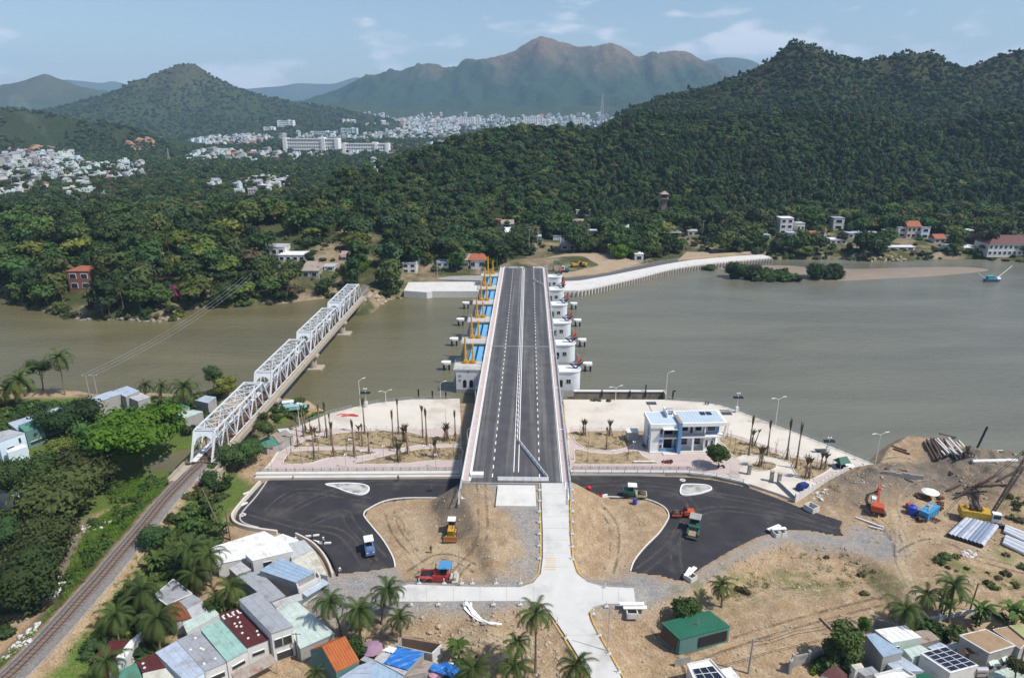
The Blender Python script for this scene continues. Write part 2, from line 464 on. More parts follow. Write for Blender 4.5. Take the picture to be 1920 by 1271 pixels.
gravel=np.maximum(gravel,sstep(2.9,2.1,rz_))
grass=zone([WP([(160,960),(330,895),(400,860),(480,905),(410,985),(390,1010),(300,1200),(230,1290),(-100,1290),(60,1180),(120,1080)]),WP([(-200,740),(430,725),(360,830),(300,900),(150,960),(0,1000),(-300,1000)]),WP([(1720,1050),(1790,1050),(1830,1075),(1920,1080),(1990,1130),(1800,1130),(1740,1080)]),
WP([(1870,1000),(1920,1060),(1850,1060)]),WP([(500,750),(620,765),(600,800),(510,795)])],2.0)
grass*=np.where(GX>60,.62*sstep(-.25,.3,fbm(GX/3.5,GY/3.5,72,4)),1)
grass*=sstep(3.2,5.0,rz_+fbm(GX/4,GY/4,8,3))
patch=zone([WP([(1270,1075),(1450,1050),(1640,1055),(1720,1090),(1700,1130),(1600,1110),(1480,1090),(1340,1120),(1270,1130)]),WP([(1880,950),(1960,960),(1960,1010),(1890,990)])],3.0,4,3)
grass=np.maximum(grass,patch*.5*sstep(-.05,.35,fbm(GX/2.2,GY/2.2,71,4)))
dark=zone([WP([(1560,890),(1740,870),(1920,850),(2100,900),(1980,960),(1800,930),(1680,930),(1600,960)]),WP([(60,930),(180,960),(130,1080),(0,1150),(-100,1000)]),WP([(820,940),(880,930),(880,1010),(830,1000)])],4.0,6,3)
track=np.zeros(GX.shape)
for ln in([(1640,1010),(1680,960),(1690,1030),(1700,1080),(1720,1120)],[(1560,880),(1640,870),(1700,860),(1760,910),(1800,930)],[(800,1060),(840,1020),(880,1060),(1000,1040)],[(760,960),(790,1000),(780,1050),(850,1060)],[(1140,950),(1170,1000),(1150,1060)],[(650,1195),(850,1195),(980,1200)],[(1690,1060),
(1720,1020),(1780,1010),(1920,1060)]):
 q=smooth(WP(ln),5)
 d=ldist(q,GX,GY)+fbm(GX/5,GY/5,51,3)*1.0
 track=np.maximum(track,sstep(2.4,.6,d)*.9)
 track=np.maximum(track,0)
zones=np.stack([gravel,grass,dark,track],-1)
def ground_material():
 m=bpy.data.materials.new('bank_ground');m.use_nodes=True
 nt=m.node_tree;L=nt.links;b=nt.nodes['Principled BSDF']
 b.inputs['Roughness'].default_value=.95;b.inputs['Specular IOR Level'].default_value=.15
 pos=_n(nt,'ShaderNodeNewGeometry').outputs['Position']
 at=_n(nt,'ShaderNodeAttribute',attribute_name='zone')
 sp=_n(nt,'ShaderNodeSeparateColor');L.new(at.outputs['Color'],sp.inputs[0])
 def noise(sc,det=6,ro=.65):
  z=_n(nt,'ShaderNodeTexNoise',Scale=sc,Detail=float(det),Roughness=ro);L.new(pos,z.inputs['Vector']);return z.outputs['Fac']
 def ramp(f,a,c,lo=0.,hi=1.):
  r=_n(nt,'ShaderNodeMapRange',interpolation_type='SMOOTHSTEP');r.inputs['From Min'].default_value=a;r.inputs['From Max'].default_value=c;r.inputs['To Min'].default_value=lo;r.inputs['To Max'].default_value=hi
  L.new(f,r.inputs['Value']);return r.outputs['Result']
 def mix(f,a,c):
  x=_n(nt,'ShaderNodeMixRGB')
  for s,v in((0,f),(1,a),(2,c)):
   if isinstance(v,tuple):x.inputs[s].default_value=(*v,1)
   elif isinstance(v,float):x.inputs[s].default_value=v
   else:L.new(v,x.inputs[s])
  return x.outputs[0]
 def mul(a,c):
  x=_n(nt,'ShaderNodeMath',operation='MULTIPLY')
  for s,v in((0,a),(1,c)):
   if isinstance(v,float):x.inputs[s].default_value=v
   else:L.new(v,x.inputs[s])
  return x.outputs[0]
 mp=_n(nt,'ShaderNodeMapping');mp.inputs['Scale'].default_value=(1.4,.12,1);mp.inputs['Rotation'].default_value=(0,0,.5);L.new(pos,mp.inputs['Vector'])
 zs=_n(nt,'ShaderNodeTexNoise',Scale=1.0,Detail=5.0,Roughness=.6,Distortion=1.2);L.new(mp.outputs[0],zs.inputs['Vector']);streak=zs.outputs['Fac']
 n1,nf,ng=noise(.09),noise(.55,8),noise(3.2,5,.75)
 earth=mix(ramp(n1,.35,.65),(.36,.25,.148),(.275,.19,.115))
 earth=mix(ramp(nf,.42,.7),earth,(.42,.325,.215))
 earth=mix(ramp(noise(.28,9,.72),.52,.66,0.,.7),earth,(.25,.20,.15))
 earth=mix(ramp(noise(1.1,9,.75),.54,.68,0.,.65),earth,(.13,.09,.055))
 earth=mix(ramp(streak,.53,.68,0.,.5),earth,(.40,.32,.21))
 earth=mix(mul(at.outputs['Alpha'],ramp(nf,.3,.6,.45,1.)),earth,(.41,.32,.21))
 earth=mix(mul(sp.outputs[2],ramp(nf,.3,.6,.5,1.)),earth,(.15,.13,.108))
 grav=mix(ramp(nf,.35,.7),(.30,.295,.285),(.215,.21,.205))
 earth=mix(mul(sp.outputs[0],ramp(nf,.25,.6,.55,1.)),earth,grav)
 grs=mix(ramp(nf,.35,.7),(.07,.13,.02),(.12,.14,.04))
 grs=mix(ramp(noise(1.7,6),.55,.7,0.,.6),grs,(.2,.155,.085))
 earth=mix(mul(sp.outputs[1],ramp(nf,.2,.5,.75,1.)),earth,grs)
 hs=_n(nt,'ShaderNodeHueSaturation');L.new(earth,hs.inputs['Color']);L.new(ramp(ng,.3,.72,.6,1.36),hs.inputs['Value'])
 L.new(hs.outputs['Color'],b.inputs['Base Color'])
 bp=_n(nt,'ShaderNodeBump',Strength=.8,Distance=.12);L.new(noise(1.3,9,.72),bp.inputs['Height']);L.new(bp.outputs['Normal'],b.inputs['Normal'])
 return m
M_GROUND=ground_material()
ground=struct(grid_mesh('ground',GX,GY,GZ,M_GROUND,{'zone':zones}))
def water_material():
 m=bpy.data.materials.new('river_water');m.use_nodes=True
 nt=m.node_tree;L=nt.links;b=nt.nodes['Principled BSDF']
 pos=_n(nt,'ShaderNodeNewGeometry').outputs['Position']
 z=_n(nt,'ShaderNodeTexNoise',Scale=.03,Detail=6.0,Distortion=.6);mw=_n(nt,'ShaderNodeMapping');mw.inputs['Scale'].default_value=(.35,1.6,1);mw.inputs['Rotation'].default_value=(0,0,.12);L.new(pos,mw.inputs['Vector']);L.new(mw.outputs[0],z.inputs['Vector'])
 sx=_n(nt,'ShaderNodeSeparateXYZ');L.new(pos,sx.inputs[0])
 mr=_n(nt,'ShaderNodeMapRange');mr.inputs['From Min'].default_value=-60;mr.inputs['From Max'].default_value=60
 L.new(sx.outputs['X'],mr.inputs['Value'])
 m0=_n(nt,'ShaderNodeMixRGB');m0.inputs['Color1'].default_value=(.130,.116,.060,1);m0.inputs["Color2"].default_value=(.148,.146,.112,1)
 L.new(mr.outputs['Result'],m0.inputs['Fac'])
 hs=_n(nt,'ShaderNodeHueSaturation');L.new(m0.outputs[0],hs.inputs['Color'])
 mv=_n(nt,'ShaderNodeMapRange');mv.inputs['From Min'].default_value=.3;mv.inputs['From Max'].default_value=.7;mv.inputs['To Min'].default_value=.85;mv.inputs['To Max'].default_value=1.15
 L.new(z.outputs['Fac'],mv.inputs['Value']);L.new(mv.outputs['Result'],hs.inputs['Value'])
 L.new(hs.outputs[0],b.inputs['Base Color'])
 rr=_n(nt,'ShaderNodeMapRange');rr.inputs['From Min'].default_value=.35;rr.inputs['From Max'].default_value=.65;rr.inputs['To Min'].default_value=.08;rr.inputs['To Max'].default_value=.24;L.new(z.outputs['Fac'],rr.inputs['Value']);L.new(rr.outputs[0],b.inputs['Roughness']);b.inputs['IOR'].default_value=1.33
 n1=_n(nt,'ShaderNodeTexNoise',Scale=.55,Detail=5.0,Roughness=.6)
 mp=_n(nt,'ShaderNodeMapping');mp.inputs['Scale'].default_value=(.55,1.25,1);mp.inputs['Rotation'].default_value=(0,0,.35)
 L.new(pos,mp.inputs['Vector']);L.new(mp.outputs[0],n1.inputs['Vector'])
 bp=_n(nt,'ShaderNodeBump',Strength=1.0,Distance=.36);L.new(n1.outputs['Fac'],bp.inputs['Height']);L.new(bp.outputs['Normal'],b.inputs['Normal'])
 return m
M_WATER=water_material()
mb=MB();mb.sheet([(-900,60),(900,60),(1300,760),(-1300,760)],WZ)
struct(mb.build('water',M_WATER))
SHORE_FAR=WP([(-900,545),(-100,552),(0,562),(40,576),(90,589),(140,600),(200,602),(300,604),(343,600),(352,580),(420,578),(520,572),(600,562),(640,556),(690,570),(720,568),(760,556),(795,553),(905,551),(1060,549),(1130,543),(1200,530),(1262,514),(1340,502),(1390,497),(1440,490),(1480,487),(1550,487),
(1640,491),(1700,491),(1760,486),(1840,488),(1920,492),(2300,492),(3000,480)],WZ)
SHORE_FAR=SHORE_FAR+[(9000,1500),(9000,16000),(-9000,16000),(-9000,1500)]
FARLINE=WP([(664,560),(690,530),(703,510),(709,493),(712,478)],RZ)
FPADS=[WP([(757,549),(766,514),(908,512),(906,552)],.3),WP([(1056,549),(1110,542),(1150,533),(1200,521),(1260,506),(1320,497),(1380,491),(1447,485),(1430,470),(1380,472),(1310,478),(1250,487),(1190,494),(1110,513),(1056,520)],.3)]
class Hill:
 def __init__(s,name,crest,D0,front,back,foot=-4,p=1.0,amp=.12,ns=260,seed=1,res=None,canopy=0,footy=None):
  s.footy=footy
  s.name,s.front,s.back,s.foot,s.p,s.amp,s.ns,s.seed,s.canopy=name,front,back,foot,p,amp,ns,seed,canopy
  n=len(crest)
  P=[]
  for i,c in enumerate(crest):
   d=c[2]if len(c)>2 else D0
   P.append(WD(c[0],c[1],d))
  P=smooth(P,5)
  s.px=np.array([p[0]for p in P]);s.py=np.array([p[1]for p in P]);s.pz=np.array([p[2]for p in P])
  s.res=res or D0*.004
 def h(s,X,Y):
  zc=np.interp(X,s.px,s.pz);yc=np.interp(X,s.px,s.py)
  wob=fbm(X/(s.ns*1.3),Y/(s.ns*2.2),s.seed+40,3)
  t=np.where(Y<yc,(yc-Y)/(s.front*(1+.25*wob)if s.footy is None else np.maximum(yc-np.interp(X,*s.footy),30)),(Y-yc)/s.back)
  tt=np.clip(t,0,1)
  prof=np.clip(1-tt,0,1)**s.p
  prof=prof*(1-.35*np.sin(PI*tt)*(s.p<1.05))
  H=zc-s.foot
  rid=1-np.abs(fbm(X/s.ns,Y/(s.ns*2.6),s.seed,4))*2
  e=sstep(0,.12,tt)*prof
  z=s.foot+H*(prof+s.amp*(rid-.45)*e*1.6+s.amp*.35*fbm(X/s.ns*3.3,Y/s.ns*3.3,s.seed+9,4)*e)
  edge=sstep(s.px[0],s.px[0]+(s.px[-1]-s.px[0])*.02,X)*sstep(s.px[-1],s.px[-1]-(s.px[-1]-s.px[0])*.02,X)
  z=np.where((t>1)|(X<s.px[0])|(X>s.px[-1]),s.foot-70,z)
  return np.where(z>s.foot-69,s.foot-10+(z-s.foot+10)*edge,z)
 def mesh(s,m):
  xs=np.arange(s.px[0],s.px[-1],s.res);y0=s.py.min()-s.front*1.2;y1=s.py.max()+s.back*.6
  ys=np.arange(y0,y1,s.res)
  X,Y=np.meshgrid(xs,ys)
  Z=s.h(X,Y)
  keep=Z>s.foot-3
  if s.canopy:
   Z=Z+s.canopy*(vnoise(X/(s.res*1.4),Y/(s.res*1.4),5)*vnoise(X/(s.res*2.3),Y/(s.res*2.3),8))*1.6
  o=struct(grid_mesh(s.name,X,Y,Z,m,keep=keep))
  return o
H_MID=Hill('hill',[(560,352,470),(620,338,500),(680,330,540),(720,318,590),(770,303,640),(810,288,680),(850,272,700),(900,261,720),(960,251,740),(1000,246,750),(1060,249,760),(1110,256,760),(1150,246,780),(1200,228,800),(1300,226,830),(1400,222,850),(1500,220,860),(1600,226,860),(1680,244,850),(1730,
250,850),(1800,234,850),(1860,222,850),(1920,216,850),(2100,210,850),(2300,220,850)],750,330,420,foot=-3,p=1.15,amp=.10,ns=110,seed=3,res=4.2,footy=((-220,-60,0,80,160,260,420),(400,395,430,500,520,540,560)))
H_BACK=Hill('hill',[(1040,275),(1105,252),(1170,212),(1230,188),(1290,172),(1350,157),(1400,138),(1440,116),(1470,90),(1495,81),(1530,89),(1560,104),(1600,112),(1640,114),(1690,102),(1720,101),(1745,97),(1765,112),(1790,125),(1815,129),(1840,119),(1880,104),(1920,97),(2050,87),(2200,120),(2350,180)],
1250,420,420,foot=20,p=.9,amp=.13,ns=150,seed=11,res=6.0)
H_LEFT=Hill('hill',[(-420,190),(-250,188),(-80,194),(0,202),(60,210),(130,223),(200,233),(260,245),(300,266),(340,288),(372,306)],1600,185,400,foot=-4,p=.85,amp=.12,ns=160,seed=23,res=7)
H_CONE=Hill('hill',[(40,232),(90,214),(130,202),(180,187),(240,167),(290,142),(318,128),(333,124),(352,122),(370,126),(400,146),(440,166),(490,181),(540,191),(600,201),(660,212),(720,224),(760,236)],3200,800,900,foot=-4,p=1.05,amp=.10,ns=330,seed=31,res=13,canopy=9)
H_FARL=Hill('mountain',[(-400,190),(-150,168),(0,161),(50,151),(85,140),(110,149),(160,166),(200,173),(240,189),(280,201),(330,216)],5200,1300,900,foot=-4,p=1.0,amp=.10,ns=600,seed=37,res=24,canopy=10)
H_MAIN=Hill('mountain',[(520,206),(570,189),(620,174),(660,156),(700,141),(750,133),(785,123),(800,120),(845,128),(880,116),(920,109),(960,98),(990,79),(1018,69),(1045,77),(1090,89),(1140,83),(1165,87),(1195,108),(1215,104),(1260,96),(1290,98),(1320,116),(1360,136),(1400,156),(1450,176),(1500,190),(1600,
205)],5500,1400,1000,foot=-4,p=1.0,amp=.30,ns=420,seed=43,res=18,canopy=12)
H_SPUR=Hill('hill',[(560,214),(600,204),(640,199),(690,196),(740,204),(800,202),(860,207),(930,200),(1000,205),(1080,199),(1160,202),(1250,196),(1350,206)],4350,500,900,foot=-4,p=.8,amp=.14,ns=300,seed=47,res=18,canopy=8)
H_RNG1=Hill('mountain',[(60,190),(110,151),(150,150),(190,154),(215,151),(260,162),(330,172),(450,166),(500,162),(530,160),(560,155),(620,156),(645,150),(670,143),(700,151),(760,165),(900,190)],10500,1800,1500,foot=-4,p=1.0,amp=.12,ns=1200,seed=53,res=52,canopy=0)
H_RNG2=Hill('mountain',[(1240,150),(1290,125),(1330,113),(1368,108),(1410,114),(1440,130),(1500,150),(1600,175)],8200,1500,1200,foot=-4,p=1.0,amp=.12,ns=900,seed=59,res=40,canopy=0)
HILLS=[H_MID,H_BACK,H_LEFT,H_CONE,H_FARL,H_MAIN,H_SPUR,H_RNG1,H_RNG2]
def plain_z(X,Y):
 X=np.asarray(X,float);Y=np.asarray(Y,float)
 sd=sdist(SHORE_FAR,X,Y)
 z=np.clip(-3.9+sd*.55,-6,.2)
 z=z+sstep(8,60,sd)*(1.5+fbm(X/70,Y/70,66,3)*3.5*sstep(1200,600,Y))
 z=z+sstep(3000,4500,Y)*42
 fd=ldist(FARLINE,X,Y);z=np.where(fd<14,np.where(fd<4,RZ-.45,RZ-.45+(z-RZ+.45)*sstep(4,14,fd)),z)
 for p in FPADS:z=np.where(sdist(p,X,Y)>-2.5,np.minimum(z,-1.2),z)
 for(px,py,d,rx,ry,h)in((200,470,370,75,60,9),(420,430,430,110,70,9),(80,430,430,90,70,9),(640,430,430,60,70,12)):
  c=WD(px,py,d)
  z=z+h*np.exp(-(((X-c[0])/rx)**2+((Y-d)/ry)**2))*sstep(2,30,sd)
 return z
def far_z(X,Y):
 z=plain_z(X,Y)
 for h in HILLS[:4]+[H_SPUR]:
  z=np.maximum(z,h.h(np.asarray(X,float),np.asarray(Y,float)))
 return z
def F(px,py,dz=0.0,d0=300,d1=6000):
 """first point of the far terrain along a sight line"""
 a,b,c=ray(px,py)
 d=np.geomspace(d0,d1,700)
 t=d/b
 X,Y,Z=a*t,b*t,CAM_H+c*t
 H=far_z(X,Y)
 k=np.argmax(Z<=H)
 if Z[k]>H[k]:k=len(d)-1
 return Vector((X[k],Y[k],float(H[k])+dz))
_az=np.linspace(R(-47),R(47),420);_r=np.geomspace(255,15000,520)
A_,R_=np.meshgrid(_az,_r)
PX_,PY_=R_*np.sin(A_),R_*np.cos(A_)
m_plain=mat('plain_ground',(.062,.07,.028),.95,.4,.08,.8,.5,col2=(.23,.18,.12),c2=(.44,.6),s2=.035,fine=.25,spec=.1)
struct(grid_mesh('terrain',PX_,PY_,plain_z(PX_,PY_),m_plain))
def hill_material(name,low,high,z0,z1,sc,bd):
 m=bpy.data.materials.new(name);m.use_nodes=True
 nt=m.node_tree;L=nt.links;b=nt.nodes['Principled BSDF']
 b.inputs['Roughness'].default_value=1.0;b.inputs['Specular IOR Level'].default_value=.05
 pos=_n(nt,'ShaderNodeNewGeometry').outputs['Position']
 sx=_n(nt,'ShaderNodeSeparateXYZ');L.new(pos,sx.inputs[0])
 def noise(s,det,ro=.65):
  z=_n(nt,'ShaderNodeTexNoise',Scale=s,Detail=float(det),Roughness=ro);L.new(pos,z.inputs['Vector']);return z.outputs['Fac']
 n1=noise(sc,7)
 a=_n(nt,'ShaderNodeMath',operation='MULTIPLY_ADD');L.new(n1,a.inputs[0]);a.inputs[1].default_value=(z1-z0)*2.4;L.new(sx.outputs['Z'],a.inputs[2])
 mr=_n(nt,'ShaderNodeMapRange',interpolation_type='SMOOTHSTEP');mr.inputs['From Min'].default_value=z0+(z1-z0)*1.0;mr.inputs['From Max'].default_value=z1+(z1-z0)*1.3
 L.new(a.outputs[0],mr.inputs['Value'])
 mx=_n(nt,'ShaderNodeMixRGB');mx.inputs[1].default_value=(*low,1);mx.inputs[2].default_value=(*high,1);L.new(mr.outputs['Result'],mx.inputs[0])
 hs=_n(nt,'ShaderNodeHueSaturation');L.new(mx.outputs[0],hs.inputs['Color'])
 mv=_n(nt,'ShaderNodeMapRange');mv.inputs['From Min'].default_value=.3;mv.inputs['From Max'].default_value=.7;mv.inputs['To Min'].default_value=.55;mv.inputs['To Max'].default_value=1.45
 L.new(noise(.06*bd,6,.8),mv.inputs['Value']);L.new(mv.outputs['Result'],hs.inputs['Value']);L.new(hs.outputs[0],b.inputs['Base Color'])
 bp=_n(nt,'ShaderNodeBump',Strength=1.0,Distance=9.0/bd);L.new(noise(.05*bd,7,.7),bp.inputs['Height']);L.new(bp.outputs['Normal'],b.inputs['Normal'])
 return m
M_HFOR=hill_material('hill_forest_floor',(.03,.046,.016),(.06,.06,.028),20,200,.01,4.0)
M_HCONE=hill_material('hill_scrub',(.04,.06,.022),(.075,.075,.035),60,340,.006,1.0)
M_HMAIN=hill_material('mountain_scrub',(.030,.056,.028),(.17,.12,.07),320,620,.0035,.6)
M_HFAR=hill_material('far_range',(.05,.07,.03),(.09,.085,.045),300,900,.002,.3)
H_MID.mesh(M_HFOR);H_BACK.mesh(M_HFOR);H_LEFT.mesh(M_HFOR);H_CONE.mesh(M_HCONE);H_FARL.mesh(M_HCONE);H_MAIN.mesh(M_HMAIN);H_SPUR.mesh(M_HCONE);H_RNG1.mesh(M_HFAR);H_RNG2.mesh(M_HFAR)
m_sand=mat('wet_sand',(.25,.195,.145),.55,.12,.12,.2,3)
sb=smooth(WP([(1330,500),(1400,514),(1500,526),(1580,528),(1660,524),(1760,518),(1850,509),(1862,504),(1800,499),(1700,501),(1600,504),(1500,500),(1450,496)],WZ+.1),4,True)
mb=MB();n=len(sb);cx=sum(p[0]for p in sb)/n;cy=sum(p[1]for p in sb)/n
ins=[(cx+(p[0]-cx)*.9,cy+(p[1]-cy)*.8,WZ+.3)for p in sb]
mb.add([(p[0],p[1],WZ-.3)for p in sb]+ins,[(i,(i+1)%n,n+(i+1)%n,n+i)for i in range(n)]+[tuple(range(n,2*n))])
struct(mb.build('sandbar',m_sand,smooth=True))
hz=bpy.data.materials.new('haze');hz.use_nodes=True
nt=hz.node_tree;nt.nodes.clear()
ho=nt.nodes.new('ShaderNodeOutputMaterial');hv=nt.nodes.new('ShaderNodeVolumePrincipled')
hv.inputs['Color'].default_value=(.45,.69,1.0,1);hv.inputs['Density'].default_value=7.5e-5;hv.inputs['Anisotropy'].default_value=.0
nt.links.new(hv.outputs[0],ho.inputs['Volume'])
mb=MB();mb.box((0,6500,495),(22000,14800,1025))
haze=mb.build('haze',hz);stuff(haze,'pale blue haze lying over the whole valley and the hills','haze')
# paved ground on the near bank
m_conc=mat('promenade_concrete',(.58,.535,.465),.85,.12,.12,.12,4,col2=(.43,.375,.31),c2=(.48,.72),s2=.07,fine=.06)
m_conc_w=mat('white_concrete',(.58,.565,.535),.8,.12,.4,.1,5,col2=(.44,.42,.39),c2=(.55,.75),s2=.12)
m_road_c=mat('road_concrete',(.54,.53,.505),.85,.08,.3,.1,6,col2=(.42,.41,.385),c2=(.5,.7),s2=.16)
m_asph=mat('lot_asphalt',(.034,.032,.036),.82,.3,.22,.35,7,col2=(.078,.073,.068),c2=(.5,.76),s2=.13,fine=.2,spec=.3)
m_pink=mat('pink_paving',(.47,.385,.36),.85,.12,.5,.1,6,fine=.08)
m_soil=mat('bed_soil',(.33,.25,.15),.95,.25,.35,.6,2.2,col2=(.19,.15,.085),c2=(.46,.66),s2=.45,fine=.2)
m_kerb=mat('kerb_stone',(.62,.59,.54),.8,.1,1.0)
m_kerb_g=mat('grey_kerb',(.42,.41,.39),.85,.15,.8)
m_wall_g=mat('grey_render',(.31,.30,.285),.9,.18,.5,.15,3,col2=(.24,.23,.215),c2=(.5,.68),s2=.4)
m_yel=mat('yellow_paint',(.62,.42,.07),.7,.15,1.5)
m_white=mat('white_paint',(.78,.78,.76),.6,.05,.8)
m_whited=mat('worn_white_paint',(.66,.66,.64),.7,.12,1.2)
m_steel=mat('galvanised_steel',(.45,.47,.49),.45,.1,2.0,metal=.6)
m_rail=mat('railing_grey',(.36,.38,.40),.5,.08,2.0,metal=.3)
m_black=mat('black_plastic',(.02,.02,.022),.5,.1,2)
m_dark=mat('dark_opening',(.018,.019,.022),.4,.05,1)
m_glass=mat('window_glass',(.03,.037,.045),.12,.05,1,spec=.6)
mb=MB();mb.prism(PLAZA_L,-4.2,0.0);o=mb.build('promenade',m_conc);struct(o)
mb=MB();mb.prism(PLAZA_R,-4.2,0.0);o=mb.build('promenade',m_conc);struct(o)
mb=MB();mb.prism(LOT_L,LOTZ-.9,LOTZ);struct(mb.build('car_park',m_asph))
mb=MB();mb.prism(LOT_R,LOTZ-.9,LOTZ);struct(mb.build('car_park',m_asph))
def drape(name,poly,zf,m,thick=.3,cuts=4,seg=2.0,parent=None):
 """a slab that follows a sloping surface"""
 P=[]
 n=len(poly)
 for i in range(n):
  a,b=Vector(poly[i][:2]),Vector(poly[(i+1)%n][:2])
  k=max(1,int((b-a).length/seg))
  P+=[a+(b-a)*j/k for j in range(k)]
 bm=bmesh.new()
 f=bm.faces.new([bm.verts.new((p.x,p.y,0))for p in P])
 if f.normal.z<0 or(f.normal_update()or f.normal.z<0):f.normal_flip()
 bmesh.ops.triangulate(bm,faces=bm.faces[:])
 for _ in range(cuts):
  es=[e for e in bm.edges if e.calc_length()>2.4 and not e.is_boundary]
  if not es:break
  bmesh.ops.subdivide_edges(bm,edges=es,cuts=1)
  bmesh.ops.triangulate(bm,faces=[f for f in bm.faces if len(f.verts)>3])
 vs=bm.verts[:]
 z=zf(np.array([v.co.x for v in vs]),np.array([v.co.y for v in vs]))
 for v,q in zip(vs,z):v.co.z=float(q)
 r=bmesh.ops.extrude_edge_only(bm,edges=[e for e in bm.edges if e.is_boundary])
 for g in r['geom']:
  if isinstance(g,bmesh.types.BMVert):g.co.z-=thick
 bmesh.ops.recalc_face_normals(bm,faces=bm.faces[:])
 me=bpy.data.meshes.new(name);bm.to_mesh(me);bm.free();me.materials.append(m)
 return link(name,me,parent)
struct(drape('concrete_road',ROAD_POLY,lambda x,y:road_z(x,y),m_road_c,.35))
def strip(pts,w,h=0.0,z=None,closed=False,mb=None,mi=0,off=0.0):
 """a band of width w along a line; thick when h > 0"""
 mb=mb or MB()
 P=[Vector((p[0],p[1],p[2]if len(p)>2 and z is None else(z or 0)))for p in pts]
 n=len(P);A,B_=[],[]
 for i in range(n):
  a=P[(i-1)%n]if closed or i>0 else P[i];b=P[(i+1)%n]if closed or i<n-1 else P[i]
  d=(b-a);d.z=0;d.normalize();q=Vector((d.y,-d.x,0))
  A.append(P[i]+q*(off-w/2));B_.append(P[i]+q*(off+w/2))
 up=Vector((0,0,h))
 vs,fs=[],[]
 m=n if closed else n-1
 if h>0:
  for i in range(n):vs+=[A[i],B_[i],B_[i]+up,A[i]+up]
  for i in range(m):
   j=(i+1)%n
   fs+=[(4*i+3,4*i+2,4*j+2,4*j+3),(4*i+2,4*i+1,4*j+1,4*j+2),(4*i,4*i+3,4*j+3,4*j)]
  if not closed:fs+=[(0,1,2,3),(4*n-1,4*n-2,4*n-3,4*n-4)]
 else:
  for i in range(n):vs+=[A[i],B_[i]]
  for i in range(m):
   j=(i+1)%n;fs.append((2*i,2*j,2*j+1,2*i+1)[::-1])
 return mb.add(vs,fs,mi)
def resample(pts,step):
 P=[Vector(p)for p in pts];out=[P[0].copy()];acc=0
 for a,b in zip(P,P[1:]):
  L=(b-a).length;t=step-acc
  while t<=L:
   out.append(a.lerp(b,t/L));t+=step
  acc=(acc+L)%step if L+acc>=step else acc+L
 return out
mb=MB()
for ln,sgn in((RAMP_PX_L,1),([(1040,1160),(1060,1190),(1085,1230),(1118,1285)],1),(RAMP_PX_R[:6],-1),([(1171,1282),(1140,1225),(1120,1190),(1106,1163),(1102,1147),(1114,1137)],1)):
 q=resample([WR(*p)for p in ln[:7]],1.5)
 strip([(p.x,p.y,float(road_z(p.x,p.y))+.012)for p in q],.13,off=.45*sgn if sgn else 0,mb=mb)
struct(mb.build('edge_line',m_yel))
mb=MB()
for k in range(6):
 a,b=WR(1022,1046+k*4.2),WR(1042,1046+k*4.2)
 strip([(a[0],a[1],a[2]+.014),(b[0],b[1],b[2]+.014)],.16,mb=mb)
struct(mb.build('rumble_strip',m_yel))
mb=MB()
for py in(925,946,968,990,1012,1036,1062):
 a,b=WR(1019,py),WR(1066,py);mb2=strip([(a[0],a[1],a[2]+.008),(b[0],b[1],b[2]+.008)],.06,mb=mb)
for px in(800,850,900,950,1000,1130,1160):
 a,b=WR(px,1101),WR(px,1126);strip([(a[0],a[1],a[2]+.008),(b[0],b[1],b[2]+.008)],.05,mb=mb)
for(a,b)in(((1062,1190),(1118,1190)),((1088,1230),(1138,1228))):
 a,b=WR(*a),WR(*b);strip([(a[0],a[1],a[2]+.008),(b[0],b[1],b[2]+.008)],.05,mb=mb)
struct(mb.build('slab_joint',m_wall_g))
def Z4(pts,z=0.0):return WP([(480+x/4.8,720+y/4.8)for x,y in pts],z)
def Z5(pts,z=0.0):return WP([(1060+x/4.8,720+y/4.8)for x,y in pts],z)
def pave(name,polys,z,m,h=.05):
 mb=MB()
 for p in polys:mb.prism(p,z-h,z)
 return struct(mb.build(name,m))
PINK_L=Z4([(120,752),(200,620),(335,400),(620,402),(1000,404),(1500,404),(1838,404),(1838,752)],.02)
PINK_R=WP([(1068,804),(1215,804),(1212,845),(1230,850),(1345,850),(1352,832),(1392,868),(1385,890),(1340,887),(1290,882),(1068,880)],.02)
pave('pink_pavement',[PINK_L,PINK_R,WP([(1352,808),(1393,819),(1435,834),(1484,853),(1556,866),(1557,870),(1481,857),(1435,843),(1393,826),(1354,815)],.02),WP([(1520,901),(1556,883),(1572,884),(1590,886),(1545,912)],.02)],.02,m_pink)
BEDS=[Z4(p)for p in([(330,570),(420,520),(560,480),(700,450),(860,432),(1060,422),(1250,425),(1380,435),(1480,460),(1560,475),(1680,470),(1830,450),(1830,540),(1700,545),(1500,550),(1330,577),(1200,592),(1100,590),(960,575),(800,568),(500,568)],[(395,480),(440,430),(500,424),(640,425),(560,450),(470,
476)],[(245,715),(300,622),(350,606),(500,599),(700,593),(900,598),(1090,615),(1050,632),(950,650),(880,658),(720,660),(600,680),(500,712),(400,720)],[(890,722),(1000,685),(1150,650),(1300,615),(1500,585),(1830,572),(1830,685),(1600,690),(1450,705),(1300,720)])]
BEDS+=[Z5(p)for p in([(65,430),(740,425),(735,470),(640,520),(550,575),(420,600),(300,600),(200,585),(110,540),(70,480)],[(85,590),(200,610),(350,628),(450,628),(640,600),(700,650),(830,715),(820,725),(105,725),(85,690)])]
BEDS+=[WP([(1354,816),(1393,826),(1435,843),(1460,853),(1481,857),(1554,870),(1554,881),(1519,900),(1503,897),(1489,884),(1484,870),(1470,863),(1441,857),(1400,853),(1384,858),(1372,853),(1358,835),(1348,826)],0)]
BEDS+=[WP([(1430+26*math.cos(a),874+9.5*math.sin(a))for a in np.linspace(0,2*PI,22)[:-1]],0)]
